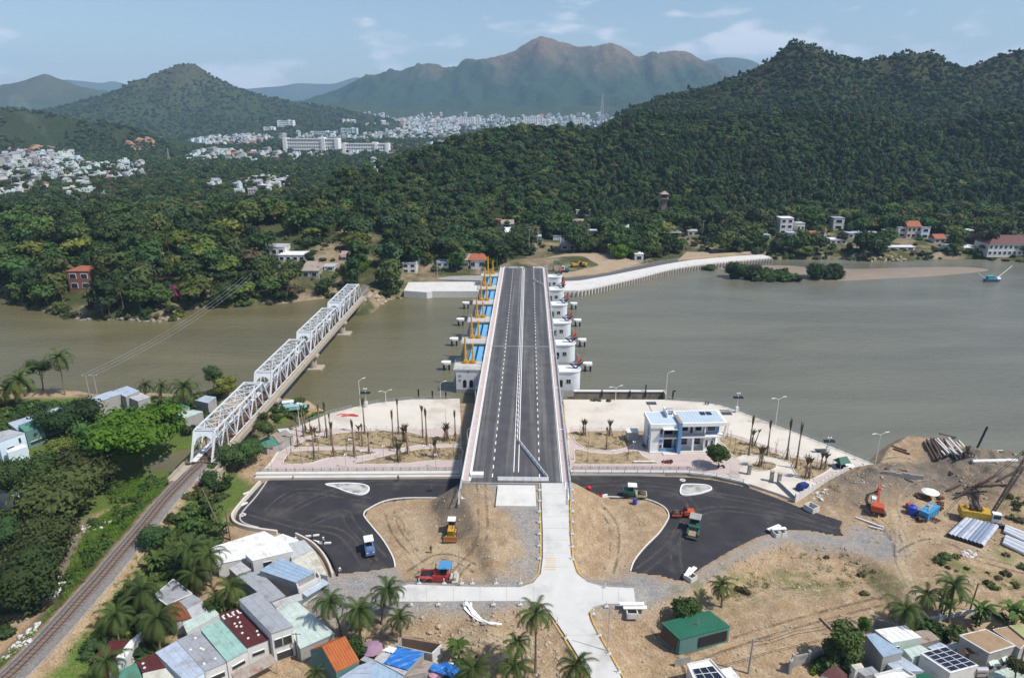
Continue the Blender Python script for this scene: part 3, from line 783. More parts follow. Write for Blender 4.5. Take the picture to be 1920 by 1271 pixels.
for i,p in enumerate(BEDS):
 q=[(a,b,0)for a,b,c in(smooth(p,3,True)if i<7 else p)]
 mb=MB();mb.prism(q,-.02,.10);b_=struct(mb.build('planting_bed',m_soil))
 mb=strip(q,.22,.17,z=0.0,closed=True);k=mb.build('kerb',m_kerb,b_)
LEDGE_L=WP([(480,888),(700,887),(861,886)],0);LEDGE_R=WP([(1070,884),(1290,885),(1335,890),(1390,902),(1404,907)],0)
for ln in(LEDGE_L,LEDGE_R):
 mb=MB();strip(ln,1.15,.22,z=0.0,mb=mb);struct(mb.build('pale_ledge',m_conc_w))
 mb=MB();strip([(x,y-.72,0)for x,y,z in ln],.25,1.25,z=LOTZ-.55,mb=mb);struct(mb.build('retaining_wall',m_wall_g))
KL=WP([(488,907),(468,929),(445,956),(436,972),(446,986),(478,995),(520,1001)],LOTZ)
mb=strip(smooth(KL,4),.5,.9,mb=MB());struct(mb.build('kerb_wall',m_conc))
mb=strip(smooth(WP([(500,903),(480,931),(457,957),(450,972),(460,982),(485,989)],LOTZ),4),.3,.16,mb=MB());struct(mb.build('kerb',m_kerb_g))
KC=WP([(555,1006),(585,1022),(605,1042),(617,1062),(624,1082)],LOTZ)
mb=strip(smooth(KC,4),.35,1.0,mb=MB());struct(mb.build('kerb_wall',m_conc))
mb=strip(smooth([(x+.9,y+.3,z)for x,y,z in KC],4),.3,.5,mb=MB());struct(mb.build('drain_edge',m_black))
for ln in([(741,1063),(737,1045),(720,1015),(700,990),(684,970),(683,962),(690,955),(720,940),(760,934),(826,934)],[(1182,1071),(1190,1050),(1210,1025),(1235,1000),(1250,978),(1254,965),(1244,950),(1215,937),(1180,933),(1120,931)]):
 mb=strip(smooth(WP(ln,LOTZ),4),.28,.2,mb=MB());struct(mb.build('kerb',m_kerb))
ISL=[[(610,908),(640,906),(672,907),(688,911),(692,917),(686,924),(672,927),(650,922),(630,914)],[(1278,912),(1286,908),(1320,909),(1332,913),(1332,918),(1310,925),(1284,928),(1276,924)]]
for i,p in enumerate(ISL):
 q=smooth(WP(p,LOTZ+.15),3,True)
 t=thing('traffic_island',['long teardrop traffic island with white kerb on the left car park','wedge shaped traffic island with white kerb on the right car park'][i],'traffic island',(q[0][0],q[0][1],LOTZ))
 l=[(a-q[0][0],b-q[0][1],0)for a,b,c in q]
 mb=MB();mb.prism(l,-.1,.2);mb.build('fill',mat('island_fill',(.42,.41,.39),.9,.3,.6,col2=(.2,.19,.18),c2=(.45,.62),s2=.5),t)
 mb=strip(l,.3,.38,z=-.05,closed=True,mb=MB());mb.build('kerb',m_white,t)
 # the road bridge with its tide gates
def bframe(name,label,cat,group=None,u=0,v=0,z=0.0):
 p=D(u,v,z);return thing(name,label,cat,p,B_YAW,group)
def bridge_asphalt():
 m=bpy.data.materials.new('bridge_asphalt');m.use_nodes=True;MATS['bridge_asphalt']=m
 nt=m.node_tree;L=nt.links;b=nt.nodes['Principled BSDF'];b.inputs['Roughness'].default_value=.78;b.inputs['Specular IOR Level'].default_value=.3
 tcn=_n(nt,'ShaderNodeTexCoord')
 mp=_n(nt,'ShaderNodeMapping');mp.inputs['Scale'].default_value=(.55,.008,1);L.new(tcn.outputs['Object'],mp.inputs['Vector'])
 z=_n(nt,'ShaderNodeTexNoise',Scale=1.0,Detail=5.0,Roughness=.6);L.new(mp.outputs[0],z.inputs['Vector'])
 mr=_n(nt,'ShaderNodeMapRange',interpolation_type='SMOOTHSTEP');mr.inputs['From Min'].default_value=.45;mr.inputs['From Max'].default_value=.68;L.new(z.outputs['Fac'],mr.inputs['Value'])
 z2=_n(nt,'ShaderNodeTexNoise',Scale=.22,Detail=8.0,Roughness=.7);L.new(tcn.outputs['Object'],z2.inputs['Vector'])
 m1=_n(nt,'ShaderNodeMixRGB');m1.inputs[1].default_value=(.072,.070,.076,1);m1.inputs[2].default_value=(.15,.145,.138,1);L.new(mr.outputs['Result'],m1.inputs[0])
 hs=_n(nt,'ShaderNodeHueSaturation');L.new(m1.outputs[0],hs.inputs['Color'])
 mv=_n(nt,'ShaderNodeMapRange');mv.inputs['From Min'].default_value=.3;mv.inputs['From Max'].default_value=.7;mv.inputs['To Min'].default_value=.78;mv.inputs['To Max'].default_value=1.25
 L.new(z2.outputs['Fac'],mv.inputs['Value']);L.new(mv.outputs['Result'],hs.inputs['Value']);L.new(hs.outputs[0],b.inputs['Base Color'])
 return m
M_BASPH=bridge_asphalt()
m_brail=mat('pale_blue_steel',(.50,.56,.64),.45,.06,2.0,metal=.2)
m_bconc=mat('bridge_concrete',(.47,.455,.43),.85,.12,.3,.1,4,col2=(.36,.34,.31),c2=(.52,.7),s2=.35)
m_tower=mat('tower_white',(.64,.655,.68),.75,.08,.3,.05,4,col2=(.54,.55,.56),c2=(.55,.75),s2=.4)
m_yel_s=mat('hoist_yellow',(.60,.30,.012),.5,.12,1.5)
m_blue_s=mat('gate_blue',(.13,.38,.60),.5,.1,1.0)
m_blue_d=mat('gate_blue_dark',(.025,.07,.19),.5,.1,1.0)
m_navy=mat('sculpture_navy',(.02,.035,.085),.5,.05,1)
m_orange=mat('sculpture_orange',(.62,.20,.02),.5,.05,1)
m_redp=mat('sculpture_red',(.45,.035,.03),.5,.05,1)
m_lblue=mat('sculpture_blue',(.05,.16,.34),.5,.05,1)
br=bframe('road_bridge','long straight four lane road bridge with dark asphalt across the brown river','bridge')
mb=MB();mb.box((0,BL/2,DZ-.9),(21.4,BL,1.8));mb.build('deck',M_BASPH,br)
for s in(-1,1):
 mb=MB();mb.box((s*11.5,BL/2,DZ-.55),(1.5,BL+.02,1.5));mb.build('sidewalk',m_pink,br)
 mb=MB();mb.box((s*10.63,BL/2,DZ+.08),(.24,BL+.03,.36));mb.build('kerb',m_white,br)
 mb=MB();mb.box((s*12.3,BL/2,DZ-.5),(.34,BL+.04,2.2));mb.build('parapet',m_whited,br)
 mb=MB()
 for z in(.75,1.0,1.25):mb.box((s*12.32,BL/2-4,DZ+z),(.06,BL+8,.06))
 for k in range(int((BL+8)/2.4)):mb.box((s*12.32,-8+k*2.4,DZ+.85),(.12,.12,.9))
 mb.build('railing',m_brail,br)
 mb=MB();mb.box((s*10.35,BL/2,DZ+.004),(.15,BL-1,.012));mb.build('edge_line',m_white,br)
 mb=MB();mb.add([(s*12.3-.2,0,-1),(s*12.3+.2,0,-1),(s*12.3+.2,-8,-1),(s*12.3-.2,-8,-1),(s*12.3-.2,-.01,DZ+.55),(s*12.3+.2,-.01,DZ+.55),(s*12.3+.2,-8,DZ-.9),(s*12.3-.2,-8,DZ-.9)],[(0,1,5,4),(1,2,6,5),(2,3,7,6),(3,0,4,7),(4,5,6,7)]);mb.build('wing_wall',m_wall_g,br)
 mb=MB();mb.add([(s*11.6-.5,0,DZ+.2),(s*11.6+.5,0,DZ+.2),(s*11.6+.5,-8,DZ-1.2),(s*11.6-.5,-8,DZ-1.2),(s*11.6-.5,0,-1),(s*11.6+.5,0,-1),(s*11.6+.5,-8,-1),(s*11.6-.5,-8,-1)],[(0,1,2,3)[::-1],(1,2,6,5),(2,3,7,6),(3,0,4,7)])
 if s>0:mb.build('wing_ledge',m_whited,br)
me_dash=None
for s in(-1,1):
 k=0;u=3.0
 while u<BL-2:
  if me_dash is None:
   o=MB().box((0,0,0),(.22,1.7,.012)).build('lane_dash',m_white,br);me_dash=o.data
  else:o=link('lane_dash',me_dash,br)
  o.location=(s*5.45,u,DZ+.006);u+=4.1
for s in(-1,1):
 mb=MB();mb.box((s*.55,BL/2+2,DZ+.07),(.2,BL-5,.22));mb.build('median_kerb',m_white,br)
me_d=None
for k in range(int((BL-24)/3.2)):
 if me_d is None:
  o=MB().box((0,0,0),(.42,1.7,.75),top=.55,topy=.95).build('median_block',m_whited,br);me_d=o.data
 else:o=link('median_block',me_d,br)
 o.location=(.0,22+k*3.2,DZ+.36)
mb=MB();mb.box((0,94.6,DZ+.012),(21.2,.5,.03));mb.build('expansion_joint',m_steel,br)
mb=MB();mb.box((0,94.6,DZ+.10),(24.3,.5,.12));mb.box((0,94.6,DZ-.0),(24.9,.35,.2));mb.build('expansion_joint',m_steel,br)
mb=MB();mb.box((0,-.2,DZ-1.2),(24.0,.4,2.2));mb.build('end_beam',m_wall_g,br)
mb=MB();mb.box((0,5,1),(23.6,10,6));mb.build('abutment',m_wall_g,br)
PIERS_U=[71.5+26.55*k for k in range(6)]
for u in[14,32,52]+PIERS_U:
 mb=MB();mb.box((0,u,-.4),(23.4,3.4 if u>60 else 1.4,7.2));mb.build('pier',m_bconc,br)
mb=MB();mb.prism([D(-1.2,-4.0)[:2],D(-1.2,4.4)[:2],D(-8.6,4.6)[:2],D(-8.6,-4.2)[:2]],DZ-3,lambda p:float(htop(p[0],p[1]))+.35);struct(mb.build('approach_slab',m_conc_w))
mb=MB();mb.prism([D(-.8,-11.9)[:2],D(-.8,-10.6)[:2],D(-6.5,-10.9)[:2],D(-6.5,-11.9)[:2]],-1,DZ-.4);struct(mb.build('wing_slab',m_conc))
lamp0=None
for s in(-1,1):
 for k in range(8):
  u=20+k*27.5
  p=D(u,s*12.75,DZ-.6)
  lab='hooked lamp post on the %s bridge railing, %s'%('left' if s<0 else 'right',['first from the near end','second from the near end','third from the near end','fourth from the near end','fourth from the far end','third from the far end','second from the far end','last at the far end'][k])
  if lamp0 is None:
   lamp0=t=thing('street_lamp',lab,'street lamp',p,B_YAW,'lamps along the road bridge')
   mb=MB();mb.tube([(0,0,0),(0,0,3.2),(.15,0,3.9),(.6,0,4.3),(1.4,0,4.35)],[.1,.08,.07,.06,.05],6);mb.build('pole',m_brail,t)
   mb=MB();mb.box((1.75,0,4.33),(.8,.25,.12));mb.build('lamp_head',m_white,t)
   if s>0:t.rotation_euler=(0,0,B_YAW+PI)
  else:
   copy_tree(lamp0,p,B_YAW+(PI if s>0 else 0),lab)
def barrier(label,p,rz,group,first=[None]):
 if first[0]is None:
  t=thing('traffic_barrier',label,'barrier',p,rz,group)
  mb=MB();mb.box((0,0,.14),(1.9,.55,.28));mb.box((0,0,.58),(1.9,.42,.6),top=1.0,topy=.45);mb.build('body',m_whited,t)
  mb=MB()
  for x in(-.55,0,.55):mb.box((x,0,.9),(.22,.16,.06))
  mb.build('lug',m_steel,t);first[0]=t;return t
 return copy_tree(first[0],p,rz,label,group)
for k in range(6):barrier('white barrier in the row closing the near bridge end',D(.9,-3.2+k*1.95,DZ),B_YAW,'barriers in a row across the bridge end')
a,b=Vector(D(19.5,.6,DZ)),Vector(D(1.6,7.3,DZ))
for k in range(9):barrier('white barrier in the slanting row beside the median',a.lerp(b,(k+.5)/9),yaw(a,b),'barriers in a slanting row')
a,b=Vector(D(197,4.8,DZ)),Vector(D(184,10.4,DZ))
for k in range(7):barrier('white barrier in the far slanting row',a.lerp(b,(k+.5)/7),yaw(a,b),'barriers in the far slanting row')
for k in range(10):barrier('white barrier across the far left carriageway end',D(BL-1,-9.8+k*1.0,DZ),B_YAW,'barriers across the far end')
for k in range(4):barrier('white barrier closing the far right lane of the bridge',D(BL-1,6+k*1.15,DZ),B_YAW,'barriers across the far right lane')
t=bframe('control_box','white metal control box on the left lane at the near end of the bridge','box',None,2.6,-9.0,DZ)
mb=MB();mb.box((0,0,.35),(2.9,1.5,.7));mb.build('cabinet',m_whited,t);mb=MB();mb.box((0,0,.73),(3.0,1.6,.06));mb.box((0,0,.78),(.08,1.5,.05));mb.build('lid',m_white,t)
ORD=['nearest','second nearest','third from the near bank','third from the far bank','second from the far bank','farthest']
tw0=sc0=None
for k,u in enumerate(PIERS_U):
 p=D(u,12.6,0);lab='%s rounded white gate tower on the right side of the bridge'%ORD[k]
 if k==0:
  tw0=t=thing('gate_tower',lab,'tower',p,B_YAW,'rounded gate towers beside the bridge')
  def dshape(r,x1,n=12,g=0):
   return[(0,-r-g),(x1,-r-g)]+[(x1+(r+g)*math.sin(a),-(r+g)*math.cos(a))for a in np.linspace(0,PI,n)[1:-1]]+[(x1,r+g),(0,r+g)]
  mb=MB();mb.prism(dshape(2.75,4.4),-1.0,5.3);mb.build('wall',m_tower,t)
  mb=MB();mb.prism(dshape(2.75,4.4,g=.02),-4.5,-1.0);mb.build('pier_base',m_bconc,t)
  mb=MB();mb.prism(dshape(2.75,4.4,g=.3),5.3,5.6);mb.build('roof_slab',m_white,t)
  mb=MB()
  q=dshape(2.75,4.4,g=.15)
  for z in(.5,1.0):mb.tube([(x,y,5.6+z)for x,y in q],.035,5)
  for x,y in q[::1]:mb.cyl((x,y,5.6),.04,1.0,5)
  mb.build('railing',m_rail,t)
  for y in(-2.77,):
   mb=MB();mb.box((3.3,y,2.2),(1.5,.08,1.6));w=mb.build('window',m_white,t)
   mb=MB();mb.box((2.95,y-.05,2.2),(.6,.04,1.4));mb.box((3.65,y-.05,2.2),(.6,.04,1.4));mb.build('pane',m_glass,w)
  mb=MB();mb.box((.9,-2.77,1.4),(.9,.06,2.4));mb.build('door',m_dark,t)
  p2=D(u,12.6+5.6,5.6)
  sc0=t=thing('wave_sculpture','blue and orange wave sculpture on the %s rounded tower'%ORD[k],'sculpture',p2,B_YAW,'wave sculptures on the towers')
  def blade(pts,w,th=.35):
   mb=MB();L_,R_=[],[]
   for i,(x,z)in enumerate(pts):
    a,b=pts[max(i-1,0)],pts[min(i+1,len(pts)-1)]
    d=Vector((b[0]-a[0],b[1]-a[1])).normalized();ww=w[i]
    L_.append((x-d.y*ww,z+d.x*ww));R_.append((x+d.y*ww,z-d.x*ww))
   n=len(pts);vs=[(x,-th/2,z)for x,z in L_]+[(x,-th/2,z)for x,z in R_]+[(x,th/2,z)for x,z in L_]+[(x,th/2,z)for x,z in R_]
   fs=[]
   for i in range(n-1):
    fs+=[(i,i+1,n+i+1,n+i),(2*n+i+1,2*n+i,3*n+i,3*n+i+1),(i+1,i,2*n+i,2*n+i+1),(n+i,n+i+1,3*n+i+1,3*n+i)]
   return mb.add(vs,fs)
  def bez(a,b,c,n=9):return[((1-q)**2*a[0]+2*q*(1-q)*b[0]+q*q*c[0],(1-q)**2*a[1]+2*q*(1-q)*b[1]+q*q*c[1])for q in np.linspace(0,1,n)]
  wv=[.04,.13,.19,.23,.24,.22,.17,.11,.03]
  mb=blade(bez((-2.2,1.7),(-.6,.6),(.3,.0)),[q*.9 for q in wv]);mb2=blade(bez((2.4,2.3),(.9,.8),(-.3,.0)),wv);mb.add(mb2.v,mb2.f);mb2=blade(bez((-1.9,1.75),(.3,.8),(2.3,2.2)),[q*.8 for q in wv]);mb.add(mb2.v,mb2.f);mb.box((0,0,-.0),(1.3,.7,.3));mb.build('cradle',m_navy,t)
  blade(bez((-1.3,2.1),(1.2,2.4),(-.1,4.9)),[q*1.1 for q in wv]).build('blue_fin',m_lblue,t)
  blade(bez((-.5,2.2),(2.3,2.9),(.3,5.3)),wv).build('orange_fin',m_orange,t)
  blade(bez((.1,2.1),(1.9,2.2),(1.7,3.8)),[q*1.25 for q in wv]).build('red_fin',m_redp,t)
 else:
  copy_tree(tw0,p,B_YAW,lab);copy_tree(sc0,D(u,18.2,5.6),B_YAW,'blue and orange wave sculpture on the %s rounded tower'%ORD[k])
HO=['','second from the near bank','third from the near bank','third from the far bank','second from the far bank','closest to the far bank']
pl0=ho0=ga0=None
for k,u in enumerate(PIERS_U):
 p=D(u,-12.6,0)
 lab=['grey concrete hoist platform over the white gatehouse with arched openings at the near bank']+['hoist platform on a bridge pier at the left side, %s'%q for q in('second from the near bank','third from the near bank','third from the far bank','second from the far bank','closest to the far bank')]
 if k<2:
  t=thing('hoist_platform',lab[k],'platform',p,B_YAW,'hoist platforms beside the bridge')
  mb=MB();mb.box((-4.5,2.5,5.2),(9.2,7.6,.45));mb.build('slab',m_bconc,t)
  mb=MB();mb.box((-4.3,1,-.2),(7.6,3.4,10.3));mb.build('pier',m_bconc,t)
  mb=MB()
  for z in(.55,1.05):
   for a,b in(((-9,-1.2),(-9,6.2)),((-9,-1.2),(-.4,-1.2)),((-9,6.2),(-.4,6.2))):mb.tube([(a[0],a[1],5.42+z),(b[0],b[1],5.42+z)],.035,5)
  for x in np.linspace(-9,-.4,6):
   for y in(-1.2,6.2):mb.cyl((x,y,5.42),.04,1.05,5)
  for y in np.linspace(0,5,4):mb.cyl((-9,y,5.42),.04,1.05,5)
  mb.build('railing',m_rail,t)
  if k==0:
   mb=MB();mb.box((-4.3,1.6,1.7),(7.9,5.4,6.55));mb.build('gatehouse',m_tower,t)
   mb=MB();mb.box((-4.3,1.6,-2.6),(7.95,5.5,2.05));mb.build('footing',m_wall_g,t)
   for x in(-5.4,-3.3):
    mb=MB();mb.prism([(x-.55,-1.12-.06),(x+.55,-1.12-.06),(x+.55,-1.12),(x-.55,-1.12)],-.9,1.2);mb.tube([(x,-1.18,1.2),(x,-1.12,1.2)],.55,14);mb.build('arched_opening',m_dark,t)
   for z in(3.1,1.6):
    mb=MB();mb.box((-7.0,-1.13,z),(.9,.07,.8));mb.build('window',m_wall_g,t)
   mb=MB();mb.box((-4.3,-1.16,4.6),(.35,.06,.5));mb.build('vent',m_dark,t)
  else:pl0=t
 else:copy_tree(pl0,p,B_YAW,lab[k])
 pu=u+4.6
 if k==0:
  ho0=t=bframe('gate_hoist','yellow gate hoist with two tall columns, nearest to the near bank','hoist','yellow hoists of the tide gates',pu,-18.2,5.42)
  mb=MB();mb.box((1.3,0,.35),(4.6,.9,.55));mb.box((1.3,0,.75),(4.0,.35,.3));mb.build('base_beam',m_yel_s,t)
  for x,h in((0,8.4),(2.5,6.2)):
   mb=MB();mb.cyl((x,0,.5),.36,h*.62,9);mb.cyl((x,0,.5+h*.62),.3,h*.38,9);mb.cyl((x,0,.4+h),.2,.35,9,r2=.06);mb.build('column',m_yel_s,t)
   mb=MB();mb.box((x,-.15,.95),(1.0,1.2,.9));mb.build('gearbox',m_yel_s,t)
   mb=MB();mb.box((x,.1,-.9),(.3,.5,2.2));mb.build('bracket',m_yel_s,t)
  ga0=t=bframe('tide_gate','blue steel tide gate leaf between the piers, nearest to the near bank','gate','blue tide gate leaves',pu+1.2,-15.2,5.3)
  for x in(-1.25,1.25):
   mb=MB();mb.box((x,8.5,-.1),(1.9,15.5,.22));mb.build('skin_plate',m_blue_s,t)
   mb=MB()
   for q in np.arange(1.2,16.3,1.15):mb.box((x+1.1,q,-.35),(.62,.28,.9));mb.box((x-1.05,q,-.35),(.3,.28,.9))
   mb.box((x+.95,8.5,-.9),(.2,15.5,1.6));mb.build('rib',m_blue_d,t)
 else:
  copy_tree(ho0,D(pu,-18.2,5.42),B_YAW,'yellow gate hoist with two tall columns, %s'%HO[k])
  if k<5:copy_tree(ga0,D(pu+1.2,-15.2,5.3),B_YAW,'blue steel tide gate leaf between the piers, %s'%['','second from the near bank','third from the near bank','second from the far bank','closest to the far bank'][k])
mo0=None
for s,v0 in((-1,-26.6),(1,24.0)):
 for k in range(4):
  p=D(91.5+26.8*k,v0,WZ)
  lab='white mooring block on two dark piles %s of the bridge, %s'%('left' if s<0 else 'right',['nearest','second nearest','second farthest','farthest'][k])
  if mo0 is None:
   mo0=t=thing('mooring_block',lab,'mooring block',p,B_YAW,'mooring blocks in the river')
   MB().prism([(-1.7,-.8),(-.7,-1.2),(1.5,-1.2),(1.6,1.2),(-.9,1.2),(-1.7,.6)],2.4,3.2).build('cap',m_white,t)
   for x in(-.9,1.0):MB().cyl((x,0,-2),.34,4.4,9).build('pile',m_dark,t)
  else:copy_tree(mo0,p,B_YAW,lab)
  # the railway and its truss bridge
TA,TB=Vector(W(377,868,RZ)),Vector(W(668,556,RZ))
TU=(TB-TA).normalized();T_YAW=math.atan2(TU.y,TU.x)-PI/2;TL=(TB-TA).length
m_truss=mat('truss_grey_white',(.60,.63,.65),.6,.12,.8,col2=(.40,.40,.39),c2=(.55,.75),s2=.7)
m_rust=mat('rusty_steel',(.13,.07,.045),.8,.25,1.5,metal=.2)
m_sleeper=mat('sleeper_brown',(.19,.13,.095),.9,.2,2.0)
m_ballast=mat('ballast',(.17,.158,.15),.95,.25,1.5,.9,5,fine=.35)
m_oldconc=mat('weathered_concrete',(.38,.33,.265),.9,.2,.5,.2,4,col2=(.27,.225,.175),c2=(.48,.7),s2=.5)
span0=None
SP=TL/4
for k in range(4):
 lab='grey white steel truss span of the railway bridge, %s'%['closest to the near bank','second from the near bank','second from the far bank','ending at the far bank'][k]
 p=TA+TU*SP*k
 if span0 is None:
  span0=t=thing('railway_bridge_span',lab,'railway bridge',p,T_YAW,'truss spans of the railway bridge')
  Ls,H,Wd=SP-.8,6.9,2.6;n=8;st=Ls/n
  for s in(-1,1):
   x=s*Wd
   mb=MB();mb.bar((x,.4,0),(x,Ls+.4,0),.34,.46);mb.build('bottom_chord',m_truss,t)
   mb=MB();mb.bar((x,st*.75+.4,H),(x,Ls-st*.75+.4,H),.38,.38);mb.build('top_chord',m_truss,t)
   mb=MB();mb.bar((x,.4,0),(x,st*.75+.4,H),.42,.48);mb.build('end_post',m_truss,t)
   mb=MB();mb.bar((x,Ls+.4,0),(x,Ls-st*.75+.4,H),.42,.48);mb.build('end_post',m_truss,t)
   for i in range(1,n):
    y=.4+st*i
    mb=MB();mb.bar((x,y,0),(x,y,H),.26);mb.build('vertical',m_truss,t)
   for i in range(1,n-1):
    y=.4+st*i
    a,b=((y,0),(y+st,H))if i%2 else((y,H),(y+st,0))
    mb=MB();mb.bar((x,a[0],a[1]),(x,b[0],b[1]),.26);mb.build('diagonal',m_truss,t)
  for i in range(0,n+1):
   y=.4+min(max(st*i,st*.75),Ls-st*.75)
   mb=MB();mb.bar((-Wd,y,H),(Wd,y,H),.26,.24);mb.build('cross_beam',m_truss,t)
  for i in range(0,n):
   y0=.4+min(max(st*i,st*.75),Ls-st*.75);y1=.4+min(max(st*(i+1),st*.75),Ls-st*.75)
   mb=MB();mb.bar((-Wd,y0,H),(Wd,y1,H),.16);mb.build('top_brace',m_truss,t)
   mb=MB();mb.bar((Wd,y0,H-.02),(-Wd,y1,H-.02),.16);mb.build('top_brace',m_truss,t)
  for e in(0,1):
   yb,yt=(.4,.4+st*.75)if e==0 else(Ls+.4,Ls-st*.75+.4)
   mb=MB()
   arc=[(-2.35,0.52)]+[(-2.1*math.cos(a),.56+.27*math.sin(a))for a in np.linspace(0,PI,11)]+[(2.35,.52)]
   def P3(x,f):return(x,yb+(yt-yb)*f+(-.04 if e==0 else.04),H*f)
   top=[P3(x,.97)for x,f in arc];low=[P3(x,f)for x,f in arc]
   dy=.22 if e==0 else-.22
   v=low+top+[(x,y+dy,z)for x,y,z in low]+[(x,y+dy,z)for x,y,z in top];m_=len(arc)
   fs=[]
   for i in range(m_-1):fs+=[(i,i+1,m_+i+1,m_+i),(2*m_+i+1,2*m_+i,3*m_+i,3*m_+i+1),(i+1,i,2*m_+i,2*m_+i+1)]
   mb.add(v,fs);mb.build('portal',m_truss,t)
  mb=MB()
  for i in range(n*2+1):mb.box((0,.4+i*st/2,-.15),(5.0,.3,.5))
  mb.build('floor_beam',m_rust,t)
  mb=MB();mb.bar((-1.9,.4,.05),(-1.9,Ls+.4,.05),1.0,.1);mb.build('left_walkway',m_truss,t)
  mb=MB();mb.box((4.0,Ls/2+.4,-.1),(1.9,Ls+.8,.5));mb.build('walkway_slab',m_oldconc,t)
  mb=MB();mb.box((4.85,Ls/2+.4,.55),(.18,Ls+.8,.8));mb.box((3.15,Ls/2+.4,.35),(.15,Ls+.8,.4));mb.build('walkway_parapet',m_oldconc,t)
  mb=MB();mb.box((2.75,4.5,4.5),(3.2,.06,.12));mb.box((2.75,4.5,4.2),(3.2,.06,.12))
  for y in(3.9,5.1):mb.bar((1.4,y,4.5),(4.4,y,4.5),.09)
  mb.build('cable_bracket',m_steel,t)
 else:copy_tree(span0,p,T_YAW,lab)
PLAB=['round concrete pier under the railway bridge beside the green islet','round concrete railway pier on a square slab in mid river, nearer one','round concrete railway pier on a square slab in mid river, farther one','round concrete railway pier on a slab by the far bank']
for k in range(1,5):
 p=TA+TU*(SP*k-(0 if k<4 else 4));p.z=WZ
 t=thing('bridge_pier',PLAB[k-1],'bridge pier',p,T_YAW,'piers of the railway bridge')
 mb=MB();mb.box((1.2,0,.15),(11.5,5.2,.9));mb.build('base_slab',m_oldconc,t)
 mb=MB();mb.cyl((3.4,0,.6),1.35,3.9,16);mb.cyl((-2.0,0,.6),1.35,3.9,16);mb.build('column',m_oldconc,t)
 mb=MB();mb.box((1,0,4.9),(9,3,.75));mb.build('cap',m_oldconc,t)
for(c,lab)in((TA-TU*4,'stone abutment of the railway bridge at the near bank'),(TB+TU*5,'stone abutment of the railway bridge at the far bank')):
 t=thing('abutment',lab,'abutment',(c.x,c.y,0),T_YAW);mb=MB();mb.box((.8,0,-.6),(10.5,7.6,5.4));mb.build('block',m_oldconc,t);mb=MB();mb.box((4.9,0,2.4),(.3,8,1.2));mb.box((-4.2,0,2.4),(.3,8,1.2));mb.build('parapet',m_oldconc,t)
FARTRK=[TB+TU*q for q in(0,4)]+[Vector(q)for q in WP([(690,530),(703,510),(709,493),(712,478)],RZ)]
TRK=[Vector((p.x,p.y,RZ))for p in RAIL if p.y<TA.y-3]+[TA+TU*q for q in(-1,20,60,100,140)]+FARTRK
TRK=resample([Vector(p)for p in smooth([tuple(q)for q in TRK],3)],.8)
tr=thing('railway_track','single railway track with brown sleepers curving up to the truss bridge','railway track',(TRK[0].x,TRK[0].y,0))
o0=TRK[0].copy();o0.z=0
for s in(-1,1):
 mb=strip([tuple(p-o0)for p in TRK[::2]],.14,.18,mb=MB(),off=s*.54);r=mb.build('rail',m_rust,tr)
me_s=None;n_s=0
nearT=[i for i,p in enumerate(TRK)if p.y<330 and proj(p)[1]<1300]
for i in nearT:
 if n_s>=296:break
 d=TRK[min(i+1,len(TRK)-1)]-TRK[max(i-1,0)]
 if me_s is None:
  o=MB().box((0,0,0),(2.1,.26,.16)).build('sleeper',m_sleeper,tr);me_s=o.data
 else:o=link('sleeper',me_s,tr)
 o.location=TRK[i]-o0-Vector((0,0,.04));o.rotation_euler=(0,0,math.atan2(d.y,d.x)-PI/2);n_s+=1
mb=MB()
for bal in([p for p in TRK if p.y<TA.y+.5],[p for p in TRK if p.y>TB.y]):
 for a,b,w0,w1,z0,z1 in((-2.3,-1.35,0,0,-.55,-.06),(-1.35,1.35,0,0,-.06,-.06),(1.35,2.3,0,0,-.06,-.55)):
  vs=[]
  for i,p in enumerate(bal):
   d=bal[min(i+1,len(bal)-1)]-bal[max(i-1,0)];d.normalize();q=Vector((d.y,-d.x,0))
   vs+=[p+q*a+Vector((0,0,z0)),p+q*b+Vector((0,0,z1))]
  mb.add(vs,[(2*i,2*i+1,2*i+3,2*i+2)for i in range(len(bal)-1)])
struct(mb.build('ballast_bed',m_ballast))
# vegetation
def leafm(name,col,rand=.42,tr=.22):
 return mat(name,col,.7,.42,.055,rand=rand,trans=tr,spec=.25)
L_MID=leafm('foliage_mid',(0.053,0.096,0.022));L_DARK=leafm('foliage_dark',(0.036,0.065,0.019));L_BRI=leafm('foliage_bright',(.075,.15,.012),.12,.3)
L_OLIVE=leafm('foliage_olive',(0.072,0.094,0.026));L_YEL=leafm('foliage_yellowish',(0.114,0.144,0.026));L_PINE=leafm('foliage_bluegreen',(0.041,0.079,0.029));L_DRY=leafm('foliage_dry',(.105,.09,.042))
L_PALM=leafm('palm_green',(.055,.085,.018),.2,.2);L_PALMY=leafm('palm_yellow',(.16,.14,.03),.2,.2);L_BAN=leafm('banana_green',(.075,.13,.025),.15,.3);L_FUCH=leafm('blossom_magenta',(.26,.025,.14),.1,.2)
M_BARK=mat('bark',(.14,.105,.075),.95,.25,3.0);M_BARKP=mat('palm_bark',(.19,.155,.115),.95,.25,2.5)
_rs=np.random.RandomState(5)
